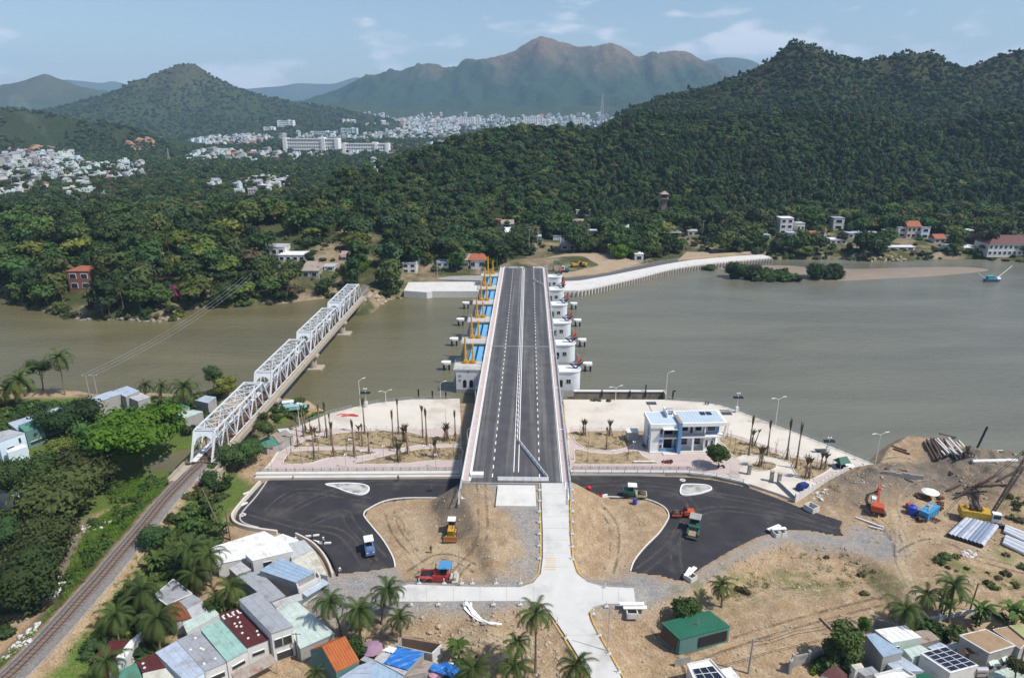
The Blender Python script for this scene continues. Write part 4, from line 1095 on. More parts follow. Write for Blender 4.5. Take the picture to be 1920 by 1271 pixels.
def crown_arrays(seed,rx,ry,rz,cz,lobes,leaves,size,spread=.62,lobe_r=.52,flat=0.0,droop=0.0,cone=0.0):
 r=np.random.RandomState(seed)
 th=r.uniform(0,2*PI,lobes);rr=np.sqrt(r.uniform(0,1,lobes))*spread;zz=r.uniform(-.55,.75,lobes)
 LC=np.stack([np.cos(th)*rr*rx,np.sin(th)*rr*ry,cz+zz*rz*(.75 if not cone else 1.0)],-1)
 LR=r.uniform(.75,1.2,lobes)*lobe_r
 if cone:
  k=(1-(zz+.55)/1.3*cone);LC[:,0]*=k;LC[:,1]*=k;LR=LR*(.45+.55*k)
 w=LR**2;li=r.choice(lobes,leaves,p=w/w.sum())
 d=r.normal(size=(leaves,3));d[:,2]=d[:,2]*.8+.22;d/=np.linalg.norm(d,axis=1,keepdims=True)
 q=LR[li]*r.uniform(.72,1.1,leaves)
 P=LC[li]+d*q[:,None]*np.array([rx,ry,rz*(1-flat*.4)])
 P[:,2]-=droop*q*rz
 N=d*.8+r.normal(size=(leaves,3))*.45+np.array([0,0,.35]);N/=np.linalg.norm(N,axis=1,keepdims=True)
 A=np.cross(N,r.normal(size=(leaves,3)));A/=np.linalg.norm(A,axis=1,keepdims=True)+1e-9
 B=np.cross(N,A)
 s=size*r.uniform(.6,1.35,leaves)[:,None]
 V=np.stack([P-A*s,P+B*s*.62+N*s*.15,P+A*s,P-B*s*.62-N*s*.1],1).reshape(-1,3)
 return V,LC,LR
def tree_mesh(name,seed,rx,rz,h,lobes,leaves,size,lm,ry=None,trunk=None,core=.74,limbs=4,parts=False,**kw):
 """crown of leaf-sized faces on lobes round a tapered trunk with limbs"""
 ry=ry or rx;cz=h-rz*.92
 V,LC,LR=crown_arrays(seed,rx,ry,rz,cz,lobes,leaves,size,**kw)
 mb=MB()
 for c,r in zip(LC,LR):mb.ball(c,(r*rx*core,r*ry*core,r*rz*core),6,4)
 nl=len(V)//4
 cv=list(map(tuple,V))+mb.v
 cf=[(4*i,4*i+1,4*i+2,4*i+3)for i in range(nl)]+[tuple(j+4*nl for j in f)for f in mb.f]
 tb=MB();tr=trunk or max(.12,h*.022)
 top=max(cz-rz*.2,h*.45)
 tb.tube([(0,0,-.6),(0,0,.1),(.03*h,.01*h,top*.5),(.0,.02*h,top)],[tr*1.35,tr*1.05,tr*.8,tr*.5],7)
 rg=random.Random(seed)
 for i in range(min(limbs,lobes)):
  c=LC[i];b=top*rg.uniform(.5,.8)
  tb.tube([(.015*h,.01*h,b),(c[0]*.5,c[1]*.5,(b+c[2])/2+.1),(c[0],c[1],c[2])],[tr*.5,tr*.35,tr*.12],5)
 if parts:
  return mesh_from(name+'_crown',cv,cf,[lm]),mesh_from(name+'_trunk',tb.v,tb.f,[M_BARK],smooth=True)
 o=len(cv);f2=[tuple(j+o for j in f)for f in tb.f]
 return mesh_from(name,cv+tb.v,cf+f2,[lm,M_BARK],[0]*len(cf)+[1]*len(f2))
def frond(mb,a,el,L,droop,w,n=7,mi=0,base=(0,0,0),seg=7):
 """one palm frond: an arching rib with leaflets on both sides"""
 ca,sa=math.cos(a),math.sin(a)
 pts=[]
 e=el;x=0;z=0
 for i in range(seg+1):
  pts.append((x,z));x+=math.cos(e)*L/seg;z+=math.sin(e)*L/seg;e-=droop/seg*(1+i*.22)
 vs,fs=[],[]
 for i in range(seg):
  x0,z0=pts[i];x1,z1=pts[i+1]
  for side in(-1,1):
   for q in(0.0,.5):
    xa,za=x0+(x1-x0)*q,z0+(z1-z0)*q
    xb,zb=x0+(x1-x0)*(q+.5),z0+(z1-z0)*(q+.5)
    t=(i+q)/seg;ww=w*math.sin(PI*(.12+.86*t))**.7
    xo,zo=xa+(x1-x0)*1.0,za+(z1-z0)*1.0-ww*.38
    o=len(vs)
    for(xx,yy,zz)in((xa,0,za),(xb,0,zb),(xo+.1,side*ww,zo)):
     vs.append((base[0]+xx*ca-yy*sa,base[1]+xx*sa+yy*ca,base[2]+zz))
    fs.append((o,o+1,o+2))
 mb.add(vs,fs,mi)
def palm_meshes(seed,h,fr=24,L=4.2,lean=.6):
 r=random.Random(seed)
 a=r.uniform(0,6.28);lx,ly=math.cos(a)*lean,math.sin(a)*lean
 tb=MB();tb.tube([(0,0,-.5),(0,0,.15),(lx*.15,ly*.15,h*.35),(lx*.5,ly*.5,h*.7),(lx,ly,h)],[.3,.23,.17,.15,.14],7)
 cb=MB()
 for k in range(fr):
  t=k/fr
  frond(cb,k*2.399+r.uniform(-.2,.2),1.25-1.75*t+r.uniform(-.15,.15),L*r.uniform(.85,1.1),1.15+r.uniform(0,.5),.62*L/4.2,mi=0 if t<.86 else 1,base=(lx,ly,h))
 cb.ball((lx,ly,h-.1),(.3,.3,.45),6,4,mi=0)
 return cb,tb
def banana_mesh(seed,h=3.2):
 r=random.Random(seed);cb=MB()
 for st in range(3):
  ox,oy=r.uniform(-.7,.7),r.uniform(-.7,.7);hh=h*r.uniform(.5,.75)
  cb.tube([(ox,oy,-.3),(ox,oy,hh)],[.16,.09],6,0)
  for k in range(7):
   a=r.uniform(0,6.28);e=r.uniform(.55,1.35);L=h*r.uniform(.55,.8);w=.34
   ca,sa=math.cos(a),math.sin(a);x=0;z=hh;vs=[];n=5
   for i in range(n+1):
    ww=w*math.sin(PI*min(.97,.1+.88*i/n))**.6
    for s_ in(-1,1):vs.append((ox+x*ca-s_*ww*sa,oy+x*sa+s_*ww*ca,z+.06*ww))
    x+=math.cos(e)*L/n;z+=math.sin(e)*L/n;e-=.38
   cb.add(vs,[(2*i,2*i+1,2*i+3,2*i+2)for i in range(n)],0)
 return cb
def protos(specs):return[tree_mesh(*s[:9],**s[9])if len(s)>9 else tree_mesh(*s)for s in specs]
P_BROAD=[tree_mesh('broadleaf_tree',10+i,4.2*a,3.3*b,8.5*b,9,420,.62,m)for i,(a,b,m)in enumerate([(1,1,L_MID),(1.15,.9,L_DARK),(.9,1.1,L_OLIVE),(1.0,.95,L_MID),(1.2,.85,L_YEL),(.95,1.15,L_DARK),(1.1,1.0,L_PINE),(.8,.9,L_DRY)])]
P_PINE=[tree_mesh('slender_tree',40+i,2.7*a,4.0*b,10.5*b,10,320,.56,m,cone=.22,trunk=.16,lobe_r=.5)for i,(a,b,m)in enumerate([(1,1,L_PINE),(.85,1.1,L_PINE),(1.2,.95,L_MID),(1.0,.85,L_DARK),(1.1,1.0,L_OLIVE)])]
P_BUSH=[tree_mesh('bush',60+i,2.6*a,1.7*b,2.8*b,6,170,.5,m,trunk=.1,limbs=0)for i,(a,b,m)in enumerate([(1,1,L_MID),(1.2,.9,L_DARK),(.9,1.1,L_OLIVE),(1.1,1,L_MID),(1,.9,L_YEL),(1,.8,L_DRY)])]
P_FAR=[tree_mesh('far_tree',80+i,5*a,3.6*b,7.5*b,5,46,1.5,m,limbs=0)for i,(a,b,m)in enumerate([(1,1,L_MID),(1.2,.9,L_DARK),(.9,1.1,L_PINE),(1.1,1,L_OLIVE)])]
_pm=[]
for i,(h,fr,L)in enumerate([(8.0,26,4.2),(6.0,24,4.0),(10.0,24,4.4)]):
 cb,tb=palm_meshes(100+i,h,fr,L)
 _pm.append((mesh_from('palm_crown',cb.v,cb.f,[L_PALM,L_PALMY],cb.m),mesh_from('palm_trunk',tb.v,tb.f,[M_BARKP],smooth=True)))
P_PALM=[]
for i in range(3):
 cb,tb=palm_meshes(100+i,(8.0,6.0,10.0)[i],18,4.2)
 P_PALM.append(mesh_from('coconut_palm',cb.v+tb.v,cb.f+[tuple(j+len(cb.v)for j in f)for f in tb.f],[L_PALM,L_PALMY,M_BARKP],cb.m+[2]*len(tb.f)))
def scatter(name,label,meshes,pts,scl,rot,idx,cat='trees'):
 pc=bpy.data.collections.new(name+'_kinds')
 for i,me in enumerate(meshes):
  pc.objects.link(bpy.data.objects.new('%02d_%s'%(i,me.name),me))
 me=bpy.data.meshes.new(name)
 n=len(pts)
 me.vertices.add(n);me.vertices.foreach_set('co',np.asarray(pts,np.float32).ravel())
 for k,v,ty in(('scl',scl,'FLOAT'),('rot',rot,'FLOAT'),('idx',idx,'INT')):
  a=me.attributes.new(k,ty,'POINT');a.data.foreach_set('value',np.asarray(v,np.int32 if ty=='INT' else np.float32))
 o=link(name,me)
 ng=bpy.data.node_groups.new(name+'_scatter','GeometryNodeTree')
 ng.interface.new_socket('Geometry',in_out='INPUT',socket_type='NodeSocketGeometry');ng.interface.new_socket('Geometry',in_out='OUTPUT',socket_type='NodeSocketGeometry')
 N,L=ng.nodes,ng.links
 gi,go=N.new('NodeGroupInput'),N.new('NodeGroupOutput')
 ci=N.new('GeometryNodeCollectionInfo');ci.inputs['Collection'].default_value=pc;ci.inputs['Separate Children'].default_value=True;ci.inputs['Reset Children'].default_value=True
 ip=N.new('GeometryNodeInstanceOnPoints');ip.inputs['Pick Instance'].default_value=True
 def na(nm,ty):
  a=N.new('GeometryNodeInputNamedAttribute');a.data_type=ty;a.inputs['Name'].default_value=nm
  return[s for s in a.outputs if s.enabled and s.name=='Attribute'][0]
 cx=N.new('ShaderNodeCombineXYZ');L.new(na('rot','FLOAT'),cx.inputs['Z'])
 L.new(gi.outputs[0],ip.inputs['Points']);L.new(ci.outputs[0],ip.inputs['Instance']);L.new(na('idx','INT'),ip.inputs['Instance Index'])
 L.new(cx.outputs[0],ip.inputs['Rotation']);L.new(na('scl','FLOAT'),ip.inputs['Scale'])
 L.new(ip.outputs[0],go.inputs[0])
 md=o.modifiers.new('scatter','NODES');md.node_group=ng
 return stuff(o,label,cat)
def jgrid(x0,x1,y0,y1,st,seed):
 r=np.random.RandomState(seed)
 X,Y=np.meshgrid(np.arange(x0,x1,st),np.arange(y0,y1,st))
 X=X+r.uniform(-.48,.48,X.shape)*st;Y=Y+r.uniform(-.48,.48,Y.shape)*st
 return X.ravel(),Y.ravel(),r
def in_frame(X,Y,Z,m=60):
 y=Y*_ct-(Z-CAM_H)*_st;u=Y*_st+(Z-CAM_H)*_ct
 px,py=960+FPX*X/y,635.5-FPX*u/y
 return(px>-m)&(px<1920+m)&(py<1271+m)&(y>0),px,py
CLEAR=[]
def clear_px(pts,z=1.5):CLEAR.append(WP(pts,z))
clear_px([(690,575),(757,530),(800,512),(928,510),(975,478),(1100,472),(1190,484),(1240,482),(1290,462),(1325,462),(1325,474),(1450,474),(1500,488),(1250,540),(1060,560),(900,575)])
clear_px([(698,600),(702,520),(706,488),(712,480),(716,500),(712,600)])
EXTRA=[(985,440,16,7,'w','lg','small white shed under the trees left of the arched pale sheds'),(1085,428,18,8,'g','rust','brown roofed shack on the slope above the far dirt lot'),(1112,442,16,8,'w','w','little white house between trees above the far dirt lot'),(1150,452,22,7,'w','ts','low red roofed house left of the bright green tree'),
(1180,436,18,9,'m','pg','pale green house in the trees below the watch tower'),(1300,442,20,8,'w','lg','white house beside the netted pavilion'),(1345,452,22,7,'g','g','grey shed behind the sandy track on the right bank'),(1392,442,18,9,'w','w','white house in the trees left of the three storey villa'),
(1432,450,24,7,'b','lb','pale blue shed left of the three storey villa'),(1640,446,20,8,'w','lg','white house between low blue roof and pink villa'),(1762,456,20,8,'w','ts','red roofed cottage right of the pink villa'),(1872,462,20,9,'w','lg','white house left of the riverside lodge'),(612,508,30,7,
'w','lg','white garden hall right of the villa ruin'),(650,490,20,7,'g','rust','brown roofed hut near the railway cutting'),(430,468,22,6,'g','ts','red roofed pavilion in the middle of the left wood'),(300,470,20,6,'w','w','white cottage in the middle of the left wood'),(110,458,18,6,'g','rust','rusty roofed hut in the left wood'),
(250,425,18,6,'w','lg','small white house at the back of the left wood'),(645,400,16,7,'b','ts','teal and red hut at the foot of the forest hill'),(830,500,22,8,'w','lb','white house behind the far left embankment'),(950,470,18,7,'w','w','white cottage by the road behind the bridge end')]
for a_ in tuple((e[0],e[1],e[2]*.8)for e in EXTRA)+((1043,455,34),(1020,466,24),(955,446,14),(935,428,14),(1473,440,22),(1500,442,18),(1572,436,16),(1700,452,36),(1725,452,24),(1818,452,20),(1808,476,34),(1905,488,60),(1690,472,28),(1250,446,36),(153,552,30),(582,526,20),(515,482,26),(548,496,30),(768,
516,22),(895,510,24),(178,474,20),(1605,450,20),(1572,460,18),(1243,404,14),(1528,450,26)):clear_px([(a_[0]-a_[2],a_[1]-4),(a_[0]+a_[2],a_[1]-4),(a_[0]+a_[2]*.8,a_[1]+(28 if a_[0]<700 else 18)),(a_[0]-a_[2]*.8,a_[1]+(28 if a_[0]<700 else 18))])
TOWN=[[(-60,300),(60,296),(140,292),(170,310),(270,304),(285,318),(240,342),(180,350),(100,356),(60,374),(-60,374)],[(390,342),(540,336),(545,362),(480,372),(390,366)],[(125,352),(215,360),(200,378),(125,376)],[(525,250),(735,258),(740,292),(530,302)],[(355,262),(470,256),(520,262),(475,273),(360,276)],
[(360,285),(520,288),(560,305),(420,308),(350,306)],[(620,345),(670,345),(670,356),(620,356)],[(690,305),(725,305),(725,325),(690,325)],[(640,232),(860,232),(860,262),(740,262),(640,250)],[(800,272),(870,264),(870,274),(800,279)]]
TOWNP=[WP(t,2.0)for t in TOWN]
def clear_mask(X,Y,grow=0.0):
 o=np.zeros(X.shape,bool)
 for p in CLEAR+TOWNP:o|=sdist(p,X,Y)>-grow
 return o
def far_points(x0,x1,y0,y1,st,seed,fn):
 X,Y,r=jgrid(x0,x1,y0,y1,st,seed)
 Z=far_z(X,Y)
 ok,px,py=in_frame(X,Y,Z)
 ok&=fn(X,Y,Z)
 return X[ok],Y[ok],Z[ok],r
def on(h):return lambda X,Y,Z:(h.h(X,Y)>plain_z(X,Y)+.5)&(h.h(X,Y)>=Z-.01)
X,Y,Z,r=far_points(-230,760,330,930,5.0,1,lambda X,Y,Z:on(H_MID)(X,Y,Z)&(Y<np.interp(X,H_MID.px,H_MID.py)+30))
k=~clear_mask(X,Y)&(vnoise(X/22,Y/22,5)+r.uniform(-.25,.25,X.shape)>.12);X,Y,Z=X[k],Y[k],Z[k]
mixn=fbm(X/60,Y/60,77,3)+np.where(X<60,-.5,.25)-np.where(Z>55,.2,0)
pine=mixn+r.normal(0,.25,X.shape)>0
idx=np.where(pine,len(P_BROAD)+r.randint(0,len(P_PINE),X.shape),r.choice(8,X.shape,p=[.22,.18,.14,.18,.05,.13,.08,.02]))
scatter('forest','dense green woodland covering the lower hill behind the far river bank',P_BROAD+P_PINE,np.stack([X,Y,Z-.3],-1),(.5+.95*r.uniform(0,1,X.shape)**1.7)*np.where(pine,.95,.9),r.uniform(0,6.28,X.shape),idx)
n_hill1=len(X)
X,Y,Z,r=far_points(0,1300,820,1420,6.6,2,lambda X,Y,Z:on(H_BACK)(X,Y,Z)&(Y<np.interp(X,H_BACK.px,H_BACK.py)+30))
k=vnoise(X/30,Y/30,6)+r.uniform(-.3,.3,X.shape)>.1;X,Y,Z=X[k],Y[k],Z[k]
idx=r.randint(0,len(P_BUSH)+4,X.shape);P_=P_BUSH+[P_FAR[0],P_FAR[1],P_FAR[2],P_PINE[0]]
scatter('forest','dark scrub and trees on the high rocky hill at the right',P_,np.stack([X,Y,Z-.3],-1),r.uniform(.75,1.5,X.shape)*np.where(idx<len(P_BUSH),1.35,.75),r.uniform(0,6.28,X.shape),idx)
n_hill2=len(X)
X,Y,Z,r=far_points(-1600,-300,1250,1680,8.5,3,lambda X,Y,Z:on(H_LEFT)(X,Y,Z)&(Y<np.interp(X,H_LEFT.px,H_LEFT.py)+30))
k=vnoise(X/45,Y/45,6)+r.uniform(-.2,.2,X.shape)>.3;X,Y,Z=X[k],Y[k],Z[k]
scatter('forest','patchy trees on the low hill above the town at the left',P_FAR,np.stack([X,Y,Z-.3],-1),r.uniform(.6,1.2,X.shape),r.uniform(0,6.28,X.shape),r.randint(0,4,X.shape))
X,Y,Z,r=far_points(-2300,0,2000,3260,17,4,lambda X,Y,Z:on(H_CONE)(X,Y,Z))
k=vnoise(X/70,Y/70,6)+r.uniform(-.35,.35,X.shape)>.3;X,Y,Z=X[k],Y[k],Z[k]
scatter('forest','trees covering the pointed green hill at the left',P_FAR,np.stack([X,Y,Z-.5],-1),r.uniform(.9,1.9,X.shape),r.uniform(0,6.28,X.shape),r.randint(0,4,X.shape))
XA,YA,ZA,IA,SA=[],[],[],[],[]
for(y0,y1,st,sd_)in((560,900,7.0,5),(900,1400,9.5,6),(1400,2300,14,7),(2300,4300,27,8)):
 X,Y,Z,r=far_points(-y1*.85,y1*.62 if y0>800 else 60,y0,y1,st,sd_,lambda X,Y,Z:(Z-plain_z(X,Y)<.3))
 k=(~clear_mask(X,Y,1+st*.1)|(r.uniform(0,1,X.shape)<.5))&(vnoise(X/(st*6),Y/(st*6),9)+r.uniform(-.25,.25,X.shape)>.2)
 if y0>=2300:k&=(vnoise(X/260,Y/180,13)>.35)
 X,Y,Z=X[k],Y[k],Z[k]
 XA.append(X);YA.append(Y);ZA.append(Z-.3)
 if y0<900:IA.append(4+r.randint(0,len(P_BROAD),X.shape));SA.append(r.uniform(.6,1.15,X.shape))
 else:IA.append(r.randint(0,4,X.shape));SA.append(r.uniform(.65,1.25,X.shape)*(1.0 if y0<2000 else 1.7))
X,Y,Z,I,s_=[np.concatenate(q)for q in(XA,YA,ZA,IA,SA)]
_r=np.random.RandomState(9)
scatter('forest','green groves spread over the plain between river and town',P_FAR+P_BROAD,np.stack([X,Y,Z],-1),s_,_r.uniform(0,6.28,X.shape),I)
n_plain=len(X)
X,Y,r=jgrid(-330,40,270,620,6.3,10)
sd=sdist(SHORE_FAR,X,Y);Z=far_z(X,Y)
ok,px,py=in_frame(X,Y,Z,40)
trk=ldist([(p.x,p.y)for p in TRK],X,Y)
ok&=(sd>2.0)&~clear_mask(X,Y,1)&(trk>5.5)&~(on(H_MID)(X,Y,Z))&(Y<600)&~((X>-75)&(Y<318))
X,Y,Z,sd=X[ok],Y[ok],Z[ok],sd[ok]
X2,Y2,r2=jgrid(-70,420,370,560,6.0,11)
sd2=sdist(SHORE_FAR,X2,Y2);Z2=far_z(X2,Y2);ok2,px2,py2=in_frame(X2,Y2,Z2,40)
ok2&=(sd2>5)&~clear_mask(X2,Y2,1)&~on(H_MID)(X2,Y2,Z2)&(vnoise(X2/16,Y2/16,3)>.12)&((X2>40)|(Y2>425))
X=np.concatenate([X,X2[ok2]]);Y=np.concatenate([Y,Y2[ok2]]);Z=np.concatenate([Z,Z2[ok2]]);sd=np.concatenate([sd,sd2[ok2]])
r=np.random.RandomState(12)
dist=np.hypot(X,Y)+r.uniform(-25,25,X.shape)
o=np.argsort(dist)
X,Y,Z,sd=X[o],Y[o],Z[o],sd[o]
n_ind=285
KL_=['mid green','dark green','olive green','mid green','yellowish green','dark green','olive green','dry brownish']
kidx=r.choice(8,len(X),p=[.2,.15,.15,.14,.11,.12,.1,.03]);ksc=.6+1.3*r.uniform(0,1,X.shape)**1.8
for i in range(min(n_ind,len(X))):
 k=int(kidx[i]);palm=r.rand()<.13
 left=X[i]<0
 place=(('overhanging water at the left point' if sd[i]<7 else 'behind the shore of the left point' if sd[i]<22 else 'deep in the left point wood')if X[i]<-75 else 'between the two bridges, far bank' if left else 'in the tree belt of the far right bank')+(', far left' if X[i]<-150 else ', middle left' if X[i]<-112 else '')
 gl='trees '+place
 if palm:
  o_=link('coconut_palm',P_PALM[i%3],None,(X[i],Y[i],Z[i]-.2),r.uniform(0,6.28));sc_=r.uniform(.75,1.1)
  tag(o_,'small coconut palm '+place,'palm','palms '+place)
 else:
  o_=link('broadleaf_tree',P_BROAD[k],None,(X[i],Y[i],Z[i]-.3),r.uniform(0,6.28));sc_=float(ksc[i])
  tag(o_,('small ' if sc_<.95 else 'large ' if sc_>1.2 else '')+KL_[k]+' tree '+place,'tree',gl)
 o_.scale=(sc_,)*3
s_=slice(n_ind,None)
scatter('forest','dense mixed trees filling the far bank behind the shore trees',P_BROAD,np.stack([X[s_],Y[s_],Z[s_]-.3],-1),ksc[s_],r.uniform(0,6.28,len(X[s_])),kidx[s_])
X,Y,r=jgrid(-330,430,270,520,4.2,14)
sd=sdist(SHORE_FAR,X,Y);Z=far_z(X,Y);ok,px,py=in_frame(X,Y,Z,40)
ok&=(sd>.8)&(ldist([(p.x,p.y)for p in TRK],X,Y)>4.0)&(~clear_mask(X,Y,-1)|(r.uniform(0,1,X.shape)<.3))&(np.max([sdist(p,X,Y)for p in FPADS+[WP([(980,504),(985,482),(1060,474),(1130,472),(1190,484),(1200,494),(1060,522)],.9)]],axis=0)<-1.5)&((sd<9)|(r.uniform(0,1,X.shape)<.5))
X,Y,Z=X[ok],Y[ok],Z[ok]
scatter('undergrowth','low bushes under the trees along the far shore',P_BUSH,np.stack([X,Y,Z-.2],-1),r.uniform(.5,1.1,X.shape),r.uniform(0,6.28,X.shape),r.randint(0,6,X.shape),'bushes')
# plants of the near bank
def solve(px,py,z):return Vector(W(px,py,z))
def crown_tree(cx,cy,w,kind,h,seed,label,group=None,flat=1.0,n=2600,lobes=16,lsize=None,name='broadleaf_tree',cat='tree',**kw):
 """a tree whose crown centre lies on the sight line through (cx, cy) and is w pixels wide there"""
 zc=h*.6
 gz=0.0
 for _ in range(6):
  p=solve(cx,cy,gz+zc);gz=float(gh(p.x,p.y))
 y=p.y*_ct-(p.z-CAM_H)*_st
 rx=w/2/(FPX/y)*.92
 rz=min(h*.44,rx*.85)*flat
 cm,tm=tree_mesh(name,seed,rx,rz,h,lobes,n,lsize or max(.22,rx*.062),kind,parts=True,core=.70,**kw)
 t=thing(name,label,cat,(p.x,p.y,gz),0,group)
 link('crown',cm,t);link('trunk',tm,t)
 return t
crown_tree(255,812,200,L_BRI,16,201,'huge bright green spreading tree beside the creek left of the truss bridge',n=5200,lobes=26,flat=.95,lsize=.55,lobe_r=.36,spread=.72)
crown_tree(150,880,120,L_OLIVE,11,202,'wide olive green tree between the huge bright tree and the grass strip',n=2800)
crown_tree(112,935,165,L_OLIVE,12,203,'broad olive feathery tree above the grass strip by the railway',n=4200,lobes=20)
crown_tree(60,893,100,L_MID,12,204,'dense round tree just below the pale blue house',n=2600)
crown_tree(105,785,90,L_DARK,10,205,'dark tree screening the middle of the long grey roof',n=2200)
crown_tree(150,772,84,L_DARK,9,206,'dark tree behind the huge bright tree by the long roof',n=1800)
crown_tree(172,818,80,L_MID,10,207,'mid green tree right of the green roofed shed',n=1800)
crown_tree(112,842,60,L_YEL,8,208,'small yellowish tree below the green roofed shed',n=1200)
crown_tree(10,905,80,L_DARK,12,209,'dark tree cut by the left picture edge below the pale house',n=1800)
crown_tree(72,1015,130,L_OLIVE,10,210,'smaller feathery tree in the middle of the left edge vegetation',n=3200,lobes=18)
crown_tree(50,1085,145,L_MID,10,211,'large green tree low at the left edge beside the rubbish strewn bank',n=3200,lobes=18)
crown_tree(10,1010,70,L_DARK,9,212,'dark bush like tree on the left edge beside the rubbish heap',n=1400)
crown_tree(397,706,46,L_DARK,9,213,'dark round tree at the water edge left of the truss bridge',n=1600,lobes=12)
crown_tree(424,724,50,L_YEL,7,214,'pale yellow green tree beside the dark round tree at the water',n=1100)
crown_tree(73,700,46,L_DARK,12,215,'ragged dark tree standing beside the tall palm at the river',n=1100,lobes=9,spread=.75)
crown_tree(440,852,76,L_DARK,7,216,'dark bushy tree right under the truss bridge by the tin roofs',n=2000)
crown_tree(475,842,62,L_MID,7,217,'green bushy tree between tin roof shed and sloping path',n=1600)
crown_tree(500,806,50,L_OLIVE,8,218,'sparse olive tree growing against the truss bridge',n=700,lobes=7)
crown_tree(490,780,40,L_OLIVE,9,219,'thin pale tree in front of the truss bridge first span',n=450,lobes=6)
crown_tree(1348,853,47,L_MID,6.6,220,'round dense green tree in front of the blue and white building',n=2600,lobes=14,lsize=.3)
crown_tree(1290,1146,60,L_MID,5.4,221,'dense green tree growing beside the green roofed shed',n=2600,lobes=14,lsize=.3)
crown_tree(1585,1205,70,L_MID,7.5,222,'dark green garden tree behind the dark red roof',n=2400,lobes=14,lsize=.3)
crown_tree(1611,1188,34,L_BRI,9,223,'bright leafy tree top above the garden tree by the grey roof',n=1200,lobes=8,lsize=.25)
crown_tree(1562,1222,44,L_OLIVE,5,224,'low olive bush beside the garden wall near the dark red roof',n=900)
crown_tree(1905,1262,40,L_OLIVE,6,225,'olive tree cut by the lower right corner',n=900)
crown_tree(668,1215,50,L_MID,4,226,'green bush behind the orange tiled house',n=1000)
crown_tree(1795,1190,40,L_OLIVE,4,227,'low olive bush beside the rusty roofs at the lower right',n=700)
crown_tree(290,1005,70,L_DARK,6,228,'dark bush right of the rails',n=1600)
crown_tree(395,900,40,L_MID,6,229,'bush beside the rails near the truss bridge end',n=900)
crown_tree(400,1140,40,L_MID,4,230,'green bush between palms and grey roofs',n=800)
def palm(cx,cy,bx,by,w,seed,label,group=None,fr=26,le=0):
 """a coconut palm: crown centre (cx, cy), foot (bx, by) and crown width in the photograph"""
 b=G(bx,by)
 a,bb,c=ray(cx,cy);t=b.y/bb
 hz=CAM_H+c*t-b.z
 dx=a*t-b.x
 y=b.y*_ct-(b.z+hz-CAM_H)*_st
 L=w/2/(FPX/y)*1.2
 hz=max(hz,2.0)
 r=random.Random(seed)
 tb=MB();tb.tube([(0,0,-.5),(0,0,.15),(dx*.15,.1,hz*.33),(dx*.5,.15,hz*.68),(dx,0,hz)],[.34,.25,.19,.16,.15],8)
 cb=MB()
 for k in range(fr):
  q=k/fr
  frond(cb,k*2.399+r.uniform(-.25,.25),1.3-2.0*q+r.uniform(-.2,.2),L*r.uniform(.85,1.12),1.1+r.uniform(0,.55),(.17*L),mi=0 if q<.85 else 1,base=(dx,0,hz),seg=8)
 cb.ball((dx,0,hz-.1),(.3,.3,.5),6,4)
 t=thing('coconut_palm',label,'palm',b,0,group)
 mesh=cb.build('crown',[L_PALM,L_PALMY],t);tb.build('trunk',M_BARKP,t,smooth=True)
 return t
for i,a in enumerate([(110,670,122,740,56,'tall slender palm alone at the river edge, left'),(35,714,36,766,74,'bushy palm left of the ragged dark tree'),(12,730,14,772,60,'palm on the left picture edge by the river'),(345,727,345,782,62,'palm between the two grey roofs left of the truss bridge'),(272,
722,272,752,36,'short palm at the end of the long grey roof'),(303,724,303,750,34,'small palm at the water between roof and big palm'),(357,1028,372,1090,80,'dark palm left of the white flat roofs, uppermost'),(392,1040,398,1100,70,'palm touching the white flat roof corner'),(366,1078,372,1120,76,'palm above the grey flat roof with orange tiles'),
(266,1106,268,1165,84,'palm left of the small orange tiled roof'),(295,1158,300,1215,96,'large palm below the orange tiled roof patch'),(217,1152,222,1200,80,'palm nearest the rails at lower left'),(432,1102,430,1150,72,'palm between the grey roofs and the long flat roof'),(200,1240,205,1290,80,'palm at the bottom edge left of the dark red roof'),
(405,1118,408,1150,50,'short palm beside the long grey roof'),(618,1128,640,1192,76,'palm right of the long pale green roof, leftmost of the lower four'),(673,1146,676,1200,84,'palm second from left of the lower four'),(728,1106,716,1168,72,'palm at the end of the concrete side road'),(748,1158,752,
1206,58,'palm rightmost of the lower four'),(1005,1150,1004,1262,76,'tall palm at the fork of the concrete road'),(970,1205,985,1270,56,'small palm behind the big one at the bottom edge'),(964,1250,966,1310,84,'palm at the bottom edge under the tall one'),(1080,1248,1080,1310,78,'palm right of the fork at the bottom edge'),
(888,1256,888,1310,84,'palm beside the blue tarpaulin at the bottom edge'),(1352,1098,1353,1138,54,'lone palm on the dry field right of the green roofed shed'),(1700,1143,1702,1192,78,'palm leftmost of the three on the right'),(1738,1115,1736,1168,62,'palm in the middle of the three on the right'),(1790,
1098,1778,1165,72,'tallest of the three palms on the right'),(590,1262,590,1300,44,'small palm between green fence and orange roof house')]):
 palm(a[0],a[1],a[2],a[3],a[4],300+i,a[5])
for i,(px,py,h,lab)in enumerate([(300,1075,4.2,'banana plants by the railway path, upper clump'),(250,1135,3.8,'banana plants among the palms at lower left'),(855,1232,3.6,'banana plant behind the blue tarpaulins'),(1832,1172,4.4,'bright banana clump right of the three palms'),(1893,1170,5.0,'wide fan leaved plant at the right edge'),
(420,1000,3.0,'banana plant by the leaning pole'),(1770,1150,3.2,'banana leaves between the right hand palms'),(1920,1185,4,'banana plants cut by the right edge')]):
 p=G(px,py);o=banana_mesh(400+i,h).build('banana_plant',L_BAN,None,p);tag(o,lab,'banana plant')
